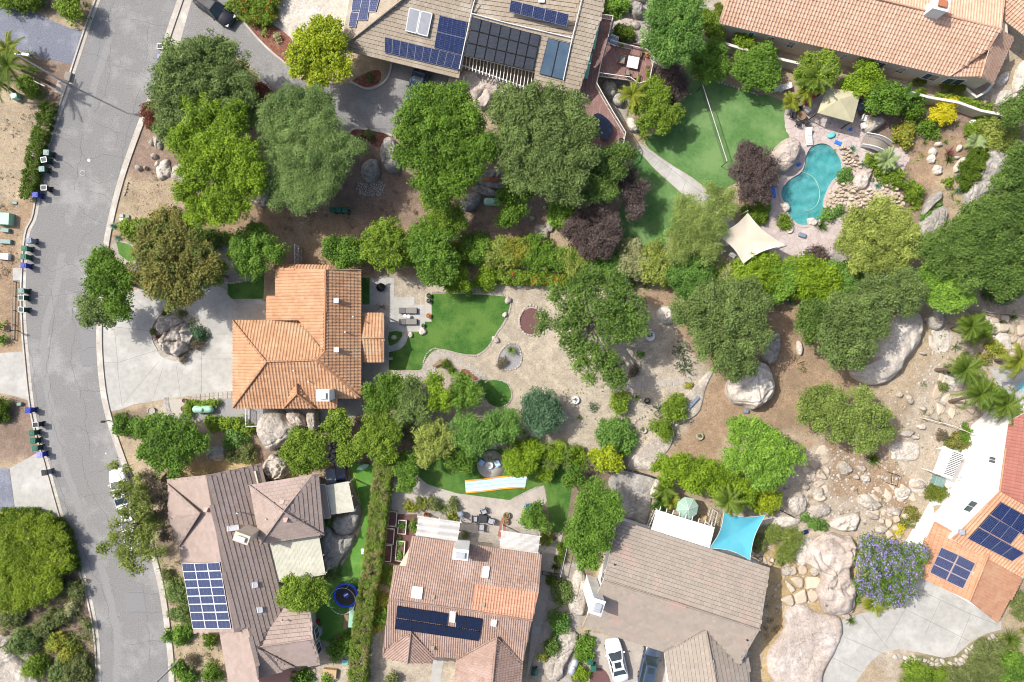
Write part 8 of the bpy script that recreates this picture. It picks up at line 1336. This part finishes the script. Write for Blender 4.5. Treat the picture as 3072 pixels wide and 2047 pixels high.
def tank(label,s,L_,r,rz,m,name='propane_tank'):
    p=w1(s,r+.2); p.z=0; t=thing(name,label,'tank',p); R=Matrix.Rotation(rz,3,'Z'); P=[(-L_/2,.02),(-L_/2+r*.15,r*.6),(-L_/2+r*.5,r*.92),(-L_/2+r,r),(L_/2-r,r),(L_/2-r*.5,r*.92),(L_/2-r*.15,r*.6),(L_/2,.02)]
    mb=MB(); mb.tube([p+R@Vector((x,0,r+.2))for x,_ in P],[q[1]for q in P],M(m),18); mb.build('tank_body',t); mb=MB(); mb.lathe(p+Vector((0,0,2*r+.16)),[(.2,0),(.2,.12),(.08,.2),(.001,.21)],M(m),14); mb.build('dome_cap',t)
    for sx in(-1,1): mb=MB(); mb.box(p+R@Vector((sx*L_*.28,0,.12)),(.14,r*1.5,.26),M('concrete'),rz); mb.build('foot',t)
tank('pale green propane tank on gravel with a hedge round it','E 1365,1228',2.3,.42,.0,'tank_green'); tank('half hidden green propane tank in the mulch yard','B 1620,1358',2.4,.42,-.04,'tank_green'); tank('white tank on the rocky side slope','K 448,1462',1.9,.42,1.2,'galv')
# ================================================================== STREET THINGS
for l,s,m,lid,op in(('wheelie bin with pale lid, top of the three by the clipped hedge','A 312,1026','bin_darkgreen','bin_pale',0),('open dark green wheelie bin, middle of three by the clipped hedge','A 295,1074','bin_darkgreen',None,1),('green wheelie bin, lowest of three by the clipped hedge','A 282,1137','bin_darkgreen','bin_pale',0),('open black wheelie bin by the clipped hedge','A 295,1262','bin_black',None,1),('bright blue wheelie bin at the clipped hedge end','A 238,1310','bin_blue',None,0),
    ('open black wheelie bin beside the upper kerb agave','A 1075,312','bin_black',None,1),('lavender blue wheelie bin below the open black one on the upper kerb','A 1078,384','bin_blue','bin_lavender',0),('grey blue wheelie bin, topmost of the four on the left kerb','E 195,95','bin_grey',None,0),('green wheelie bin under the grey blue one','E 165,147','bin_green',None,0),('green wheelie bin directly above the deep blue one','E 160,203','bin_green',None,0),('deep blue wheelie bin by the pale slab on the left kerb','E 160,262','bin_blue',None,0),
    ('pale green wheelie bin above two dark ones on the left kerb','E 145,433','bin_darkgreen','bin_pale',0),('open dark green wheelie bin under the pale lidded one','E 142,478','bin_darkgreen',None,1),('lone open dark green wheelie bin on the left kerb','E 142,558','bin_darkgreen',None,1),('navy wheelie bin at the lower left red bed','E 190,1235','bin_blue',None,0),('open black wheelie bin, top of the lower left row','E 240,1332','bin_black',None,1),('green wheelie bin below the open black one, lower left row','E 215,1388','bin_darkgreen','bin_green',0),('middle green wheelie bin of the lower left row','E 222,1440','bin_darkgreen','bin_green',0),('lowest green wheelie bin of the lower left row','E 238,1490','bin_darkgreen','bin_green',0),('blue wheelie bin at the corner of the left drive','I 268,40','bin_blue','bin_lavender',0),('grey wheelie bin standing on the left drive kerb','I 300,160','bin_grey','bin_black',0),
    ('left green bin under the pepper tree','B 530,1410','bin_green',None,0),('middle green bin under the pepper tree','B 573,1410','bin_green',None,0),('right green bin under the pepper tree','B 616,1416','bin_green',None,0),('upper green bin beside the white tank','K 560,1432','bin_green',None,0),('lower green bin beside the white tank','K 583,1478','bin_green',None,0),('dark green bin at the foot of the side path','K 185,1505','bin_green','bin_darkgreen',0)):
    bin_(l,s,m,lid,None,bool(op),'wheelie bins' if 'pepper' in l or 'tank' in l or 'foot' in l else 'wheelie bins along the kerb',z=.0)
for l,s,sz,m,rz in(('green utility cabinet on the bare lot','A 125,660',(.7,.6,.8),'tank_green',.2),('large green transformer box at the left edge','A 50,1478',(1.6,1.3,.9),'tank_green',-.05),('pale green junction box below the transformer','E 48,28',(.9,.45,.4),'bin_pale',-.08),('second pale green junction box lower down','E 48,103',(1.3,.5,.4),'bin_pale',-.08),('long white utility box near the deep blue bin','E 38,203',(1.3,.7,.5),'white',-.08),('pale blue valve box below the clipped hedge','A 100,1365',(.6,.3,.12),'bin_pale',-.1),('black utility box cut into the juniper','I 405,900',(1.0,.9,.8),'black',-.05),('pale backflow box by the red roadside bed','E 142,1192',(.5,.35,.4),'bin_pale',.1),('left white meter box beside the curved kerb','A 822,1452',(.42,.36,.2),'concrete',.1),('right white meter box beside the curved kerb','A 862,1460',(.42,.36,.2),'bin_pale',.1),
    ('lower white meter box beside the curved kerb','A 822,1476',(.42,.3,.2),'white',.1),('pale concrete pad box by the deep blue bin','E 115,322',(.9,1.4,.08),'concrete',0),('beige concrete vault lid beside the street lamp','A 410,590',(1.1,1.4,.08),'concrete_tan',-.3),('brown timber box beside the kerb above the lamp','A 465,520',(.7,1.0,.35),'wood_grey',-.25),('white junction box on the sand under the flowered hedge','F 1785,402',(.35,.3,.3),'white',0),('rust coloured low box on the side slope rocks','L 318,560',(.8,.45,.12),'cell_blue',.35),('dark patio speaker box below the big white boulder','G 1605,1240',(.55,.4,.3),'bin_grey',-.2),('green electric box above the white terrace bush','L 1195,210',(1.0,1.1,.9),'bin_pale',-.3),
    ('small white table in the dry pool garden','D 1437,828',(.4,.45,.5),'white',0),('white ball toy box left of the long hedge','J 738,685',(.35,.6,.3),'white',.1),('pale plaster block at the terrace lower edge','F 925,888',(.4,.3,.2),'concrete',0)): box_thing('utility_box',l,'box',s,0,sz,m,rz)
def ac(label,s,z=0): p=w1(s,z); t=thing('air_conditioner',label,'air conditioner',p); mb=MB(); mb.box(p+Vector((0,0,.4)),(.85,.85,.8),M('galv'),-.2,.04); mb.build('housing',t); mb=MB(); mb.lathe(p+Vector((0,0,.8)),[(.36,0),(.36,.04),(.3,.03),(.001,-.02)],M('black'),18);[mb.tube([p+Vector((math.cos(a)*.34,math.sin(a)*.34,.85)),p+Vector((-math.cos(a)*.34,-math.sin(a)*.34,.85))],.008,M('galv'),3)for a in(0,.8,1.6,2.4)]; mb.build('fan_grille',t)
ac('air conditioner with round fan against the terracotta house','D 215,303'); ac('air conditioner beside the emerald tree at the house corner','C 1510,195')
box_thing('barbecue','small black barbecue between clipped balls at the house','barbecue','D 1185,545',0,(.7,.5,.9),'black',-.2); p=w1('D 850,472'); mb=MB(); mb.lathe(p,[(.15,0),(.3,.3),(.26,.45),(.1,.5)],M('bin_lavender'),10); mb.one('bucket','small violet bucket on the gravel under the house wall','bucket')
def lamp(label,base,az,h=8.6,arm=.9):
    g=w1(base,0); t=thing('street_lamp',label,'street lamp',g); mb=MB(); mb.tube([g,g+Vector((0,0,h*.5)),g+Vector((0,0,h))],[.11,.085,.06],M('galv'),10); mb.build('pole',t); d=Vector((math.cos(az),math.sin(az),0)); e=g+Vector((0,0,h))+d*arm
    mb=MB(); mb.tube([g+Vector((0,0,h-.15)),e+Vector((0,0,.12))],.04,M('galv'),6); mb.build('arm',t); mb=MB(); mb.box(e+d*.2+Vector((0,0,.1)),(.75,.3,.14),M('galv'),az,.05); mb.build('lamp_head',t); mb=MB(); mb.lathe(g,[(.22,0),(.22,.06),(.13,.1),(.13,.5)],M('concrete'),10); mb.build('pole_base',t)
lamp('street lamp leaning into view beside the yucca and blue grey drive','A 470,575',-.1); lamp('street lamp at the bottom of the road by the mauve house','I 1195,1432',2.9)
def post_lamp(label,s,h=1.3): p=w1(s,0); t=thing('mailbox',label,'mailbox',p); mb=MB(); mb.box(p+Vector((0,0,h/2)),(.1,.1,h),M('wood_grey')); mb.build('post',t); mb=MB(); mb.box(p+Vector((0,0,h+.1)),(.45,.22,.24),M('black'),0,.06); mb.build('letter_box',t)
post_lamp('black mailbox on the kerb at the driveway corner','E 740,1302'); post_lamp('dark mailbox on the left kerb above the left drive','E 120,700')
mb=MB();[mb.tube([w1(a,z0_),w1(b,z1_)],.07,M('white'),6)for a,b,z0_,z1_ in(('I 430,550','I 355,588',.6,1.4),('A 225,545','A 300,580',.5,.5))]; mb.one('white_pole','white angled rail poking from the juniper hedge','pole')
car('black estate car parked at the top of the upper driveway','A 1560,150','A 1330,-20','carblack','suv'); car('dark blue car half under the eave of the solar house','B 1085,640','B 1135,470','carblue'); car('white car under the airy roadside tree, upper one','I 785,150','I 850,400','carwhite'); car('white car under the airy roadside tree, lower one','I 870,440','I 905,640','carwhite')
car('white sedan on the drive at the bottom','K 705,1280','K 770,1555','carwhite'); car('dark blue grey car beside the white sedan at the bottom','K 985,1335','K 935,1560','carblue','suv')
# ================================================================== BOTTOM GARDENS
tr_=thing('trampoline','round trampoline with blue padding beside the long hedge','trampoline',w1('J 620,980')); c_=w1('J 622,985',.8); mb=MB(); mb.lathe((c_.x,c_.y,.8),[(1.15,0),(1.38,.03),(1.38,-.05)],M('blue_pad'),28); mb.build('safety_pad',tr_); mb=MB(); mb.lathe((c_.x,c_.y,.79),[(1.16,0),(.6,-.03),(.001,-.05)],M('black'),28); mb.box((c_.x,c_.y+.05,.78),(.5,.16,.012),M('white'),.5); mb.build('jumping_mat',tr_)
for k in range(6):
    a=k*1.047+.2; q=Vector((c_.x+1.42*math.cos(a),c_.y+1.42*math.sin(a),0)); mb=MB(); mb.tube([q,q+Vector((0,0,2.5))],.035,M('steel'),6); mb.build('net_pole',tr_); mb=MB(); mb.tube([q+Vector((0,0,.7)),q],.04,M('steel'),6); mb.build('leg',tr_)
mb=MB(); mb.tube([Vector((c_.x+1.42*math.cos(a),c_.y+1.42*math.sin(a),2.5))for a in np.linspace(0,6.2832,25)],.02,M('steel'),5,False); mb.build('net_hoop',tr_)
sp=thing('slip_slide','long pale blue water slide mat with orange borders on the lawn','water slide',w1('J 1600,230')); sp_=smooth(wp('J 1425,253 1540,243 1680,225 1792,218 K 130,222'),4,False); mb=MB(); strip(mb,sp_,1.25,.035,M('slide_blue'),.03); mb.build('mat',sp)
for o in(.66,-.66): mb=MB(); strip(mb,sp_,.14,.035,M('slide_orange'),.12,o); mb.build('side_tube',sp)
mb=MB(); strip(mb,sp_,.03,.067,M('bin_grey'),0,.2); strip(mb,sp_,.03,.067,M('bin_grey'),0,-.2); mb.build('stripe',sp)
fc=thing('fire_pit_circle','round stone seating circle with a central fire ring on the lawn','fire pit circle',w1('J 1597,100')); mb=MB(); q=w1('J 1597,105'); mb.lathe((q.x,q.y,.0),[(1.56,0),(1.56,.05),(.001,.052)],M('kerb'),30); mb.build('paving_circle',fc)
lathe_thing('fire_bowl','white round fire bowl in the stone circle','fire bowl','J 1588,108',.055,[(.38,0),(.42,.3),(.34,.32),(.28,.12),(.001,.1)],'white'); chair('low_chair','left light blue low chair at the fire bowl','J 1535,88',.05,-.6,'slide_blue','slide_blue',.55); chair('low_chair','right light blue low chair at the fire bowl','J 1640,95',.05,-2.6,'slide_blue','slide_blue',.55)
lathe_thing('paddling_pool','bright blue round paddling pool beside the patio tree','paddling pool','K 150,388',.02,[(.36,0),(.4,.18),(.34,.2),(.3,.06),(.001,.05)],'pool_toy_blue')
box_thing('fire_table','dark square fire table between the four patio chairs','table','J 1543,465',.02,(.95,.85,.5),'dark',-.1)
for s,l,rz in(('J 1488,465','chair left of the dark fire table',0),('J 1600,480','chair right of the dark fire table',2.9),('J 1550,412','chair above the dark fire table',-1.2),('J 1535,522','chair below the dark fire table',1.5)): chair('patio_chair',l,s,.02,rz,'dark','collector_grey',.66,'chairs round the fire table')
lathe_thing('grill','round steel blue kettle grill at the patio corner','grill','J 1400,430',.02,[(.2,0),(.25,.4),(.36,.7),(.36,.85),(.2,1.0),(.001,1.03)],'bin_grey')
for s,l,w_,h_ in(('J 940,465','top raised bed by the metal fence',.85,1.6),('J 922,582','middle raised bed by the metal fence',.85,1.7),('J 905,695','lowest raised bed by the metal fence',.85,1.8),('J 1003,520','upper inner raised bed with vegetables',.85,1.5),('J 990,680','long inner raised bed with vegetables',.9,2.2)):
    p=w1(s,0); t=thing('raised_bed',l,'raised bed',p); rz=-.08
    R=Matrix.Rotation(rz,3,'Z')
    for x,y,a,b in((w_/2,0,.06,h_+.06),(-w_/2,0,.06,h_+.06),(0,h_/2,w_-.07,.06),(0,-h_/2,w_-.07,.06)): mb=MB(); mb.box(p+R@Vector((x,y,.2)),(a,b,.4),M('wood_grey'),rz); mb.box(p+R@Vector((x,y,.415)),(a+.03,b+.02,.03),M('trim'),rz); mb.build('side_board',t)
    mb=MB(); mb.box(p+Vector((0,0,.16)),(w_-.08,h_-.08,.3),M('mulch_plum'),rz); mb.build('soil',t)
um=thing('parasol','sage green octagonal parasol above the white patio cover','parasol',w1('K 1222,405')); ct=w1('K 1222,405',2.75); 
for k in range(8): a0,a1=k*math.pi/4+.2,(k+1)*math.pi/4+.2; q0=Vector((ct.x+1.22*math.cos(a0),ct.y+1.22*math.sin(a0),2.25)); q1=Vector((ct.x+1.22*math.cos(a1),ct.y+1.22*math.sin(a1),2.25)); mb=MB(); mb.add([ct,q0,q1,q0-Vector((0,0,.12)),q1-Vector((0,0,.12))],[(0,1,2),(1,3,4,2)],M('umb_green')); mb.build('canopy_panel',um); mb=MB(); mb.tube([ct+Vector((0,0,.01)),q0+Vector((0,0,.01))],.012,M('white'),4); mb.build('rib',um)
mb=MB(); mb.tube([(ct.x,ct.y,0),(ct.x,ct.y,2.85)],.03,M('white'),8); mb.build('pole',um); box_thing('patio_chair','tan cushioned seat right of the green parasol','chair','K 1315,457',0,(.75,.6,.45),'wood_tan',-.2)
sb=thing('spa_cover','dark rectangular spa beside the small weathered cover','spa',w1('J 555,185')); mb=MB(); q=P3('J 485,140 612,125 624,215 495,232',.85); mb.prism(q,0,.8,M('wood')); mb.build('spa_body',sb)
for a,b in((0,.49),(.51,1)): mb=MB(); mb.prism([q[0].lerp(q[1],a),q[0].lerp(q[1],b),q[3].lerp(q[2],b),q[3].lerp(q[2],a)],.804,.9,M('cell_dark' if a else 'bin_grey')); mb.build('cover_half',sb)
lathe_thing('kite','pale translucent leaf shaped garden toy on the side lawn','toy','J 740,120',.02,[(.02,0),(.8,.06),(.6,.14),(.001,.16)],'tank_green',18,sx=1,sy=.38,rz=.35)
pf=thing('play_bench','pale table and bench against the long hedge','table',w1('J 645,1140')); mb=MB(); mb.box(w1('J 658,1130',.7),(.55,2.3,.08),M('tank_green'),-.06); mb.build('top',pf);[(lambda m_:(m_.box(w1(s,.35),(.5,.08,.7),M('wood_grey')),m_.build('leg',pf)))(MB())for s in('J 650,1090','J 655,1180')]; box_thing('shelf','dark shelf unit below the trampoline','shelf','J 630,1150',0,(.5,1.6,.6),'wood',-.06); box_thing('low_wall','row of dark logs at the end of the side lawn','log row','J 590,1272',0,(1.3,.35,.3),'wood',-.1)
for s,l,m,sz in(('J 520,1500','yellow wooden crate at the bottom by the hedge','wood_tan',(1.5,1.0,.5)),('J 285,1510','brown slatted box left of the wooden crate','wood',(.8,.5,.4)),('J 625,1430','teal round cushion by the long hedge','pool_toy_teal',(.8,.5,.2)),('J 440,1150','red topped box beside the mauve roof eave','red_cloth',(.35,.3,.5)),('J 450,1215','grey folding cart beside the mauve roof eave','galv',(.6,.9,.6)),('J 530,1550','blue and white folded towel at the bottom edge','slide_blue',(.5,.7,.1))): box_thing('garden_box',l,'box',s,0,sz,m,-.1)
mb=MB(); a,b=w1('G 1225,1215',.45),w1('G 1285,1150',.45); mb.box((a+b)/2,((b-a).length+.2,.35,.06),M('bin_grey'),math.atan2(b.y-a.y,b.x-a.x),.01);[mb.box((p_.x,p_.y,.21),(.1,.3,.42),M('galv'),.8)for p_ in(a,b)]; mb.one('bench','blue grey metal bench on the pale slab path','bench')
mb=MB(); mb.tube([w1('G 890,680',.6),w1('G 975,695',.6)],.05,M('white'),6); mb.tube([w1('G 975,695',.6),w1('G 975,695',0)],.04,M('white'),6); mb.tube([w1('G 890,680',.6),w1('G 890,680',0)],.04,M('white'),6); mb.one('white_bar','white horizontal bar in the bare limbed tree shade','bar'); mb=MB(); q=w1('G 922,655',.4); mb.lathe((q.x,q.y,0),[(.22,0),(.26,.35),(.3,.4),(.1,.42)],M('white'),10); mb.one('bird_bath','white bird bath in the bare limbed tree shade','bird bath')
mb=MB(); q=P3('L 905,165 955,180 940,250 900,238',1.1);[mb.tube([a,b],.03,M('black'),5)for a,b in zip(q,q[1:]+q[:1])];[mb.tube([a,(a.x,a.y,0)],.03,M('black'),5)for a in q]; mb.one('metal_frame','open black metal cage frame on the stony slope','frame'); mb=MB(); mb.tube(smooth(P3('J 670,160 690,210 710,330 730,420',.03),6,False),.025,M('yellow'),5); mb.one('garden_hose','yellow garden hose lying on the side lawn','hose'); mb=MB(); mb.tube(smooth(P3('G 100,410 150,450 210,475 260,468',.03),6,False),.02,M('trim'),5); mb.one('irrigation_hose','thin pale hose curling on the sand under the flowered hedge','hose')
sc=thing('swimming_pool','corner of a second turquoise pool at the right edge','swimming pool',w1('H 1780,1070')); sheet('pool_terrace','H 1560,960 1900,900 1900,1300 1560,1290 1500,1240 1620,1060','concrete',.03,parent=sc); sheet('pool_water',smooth(wp('H 1735,1090 1780,1040 1900,1000 1900,1130 1800,1115'),3),'plaster',.05,parent=sc)
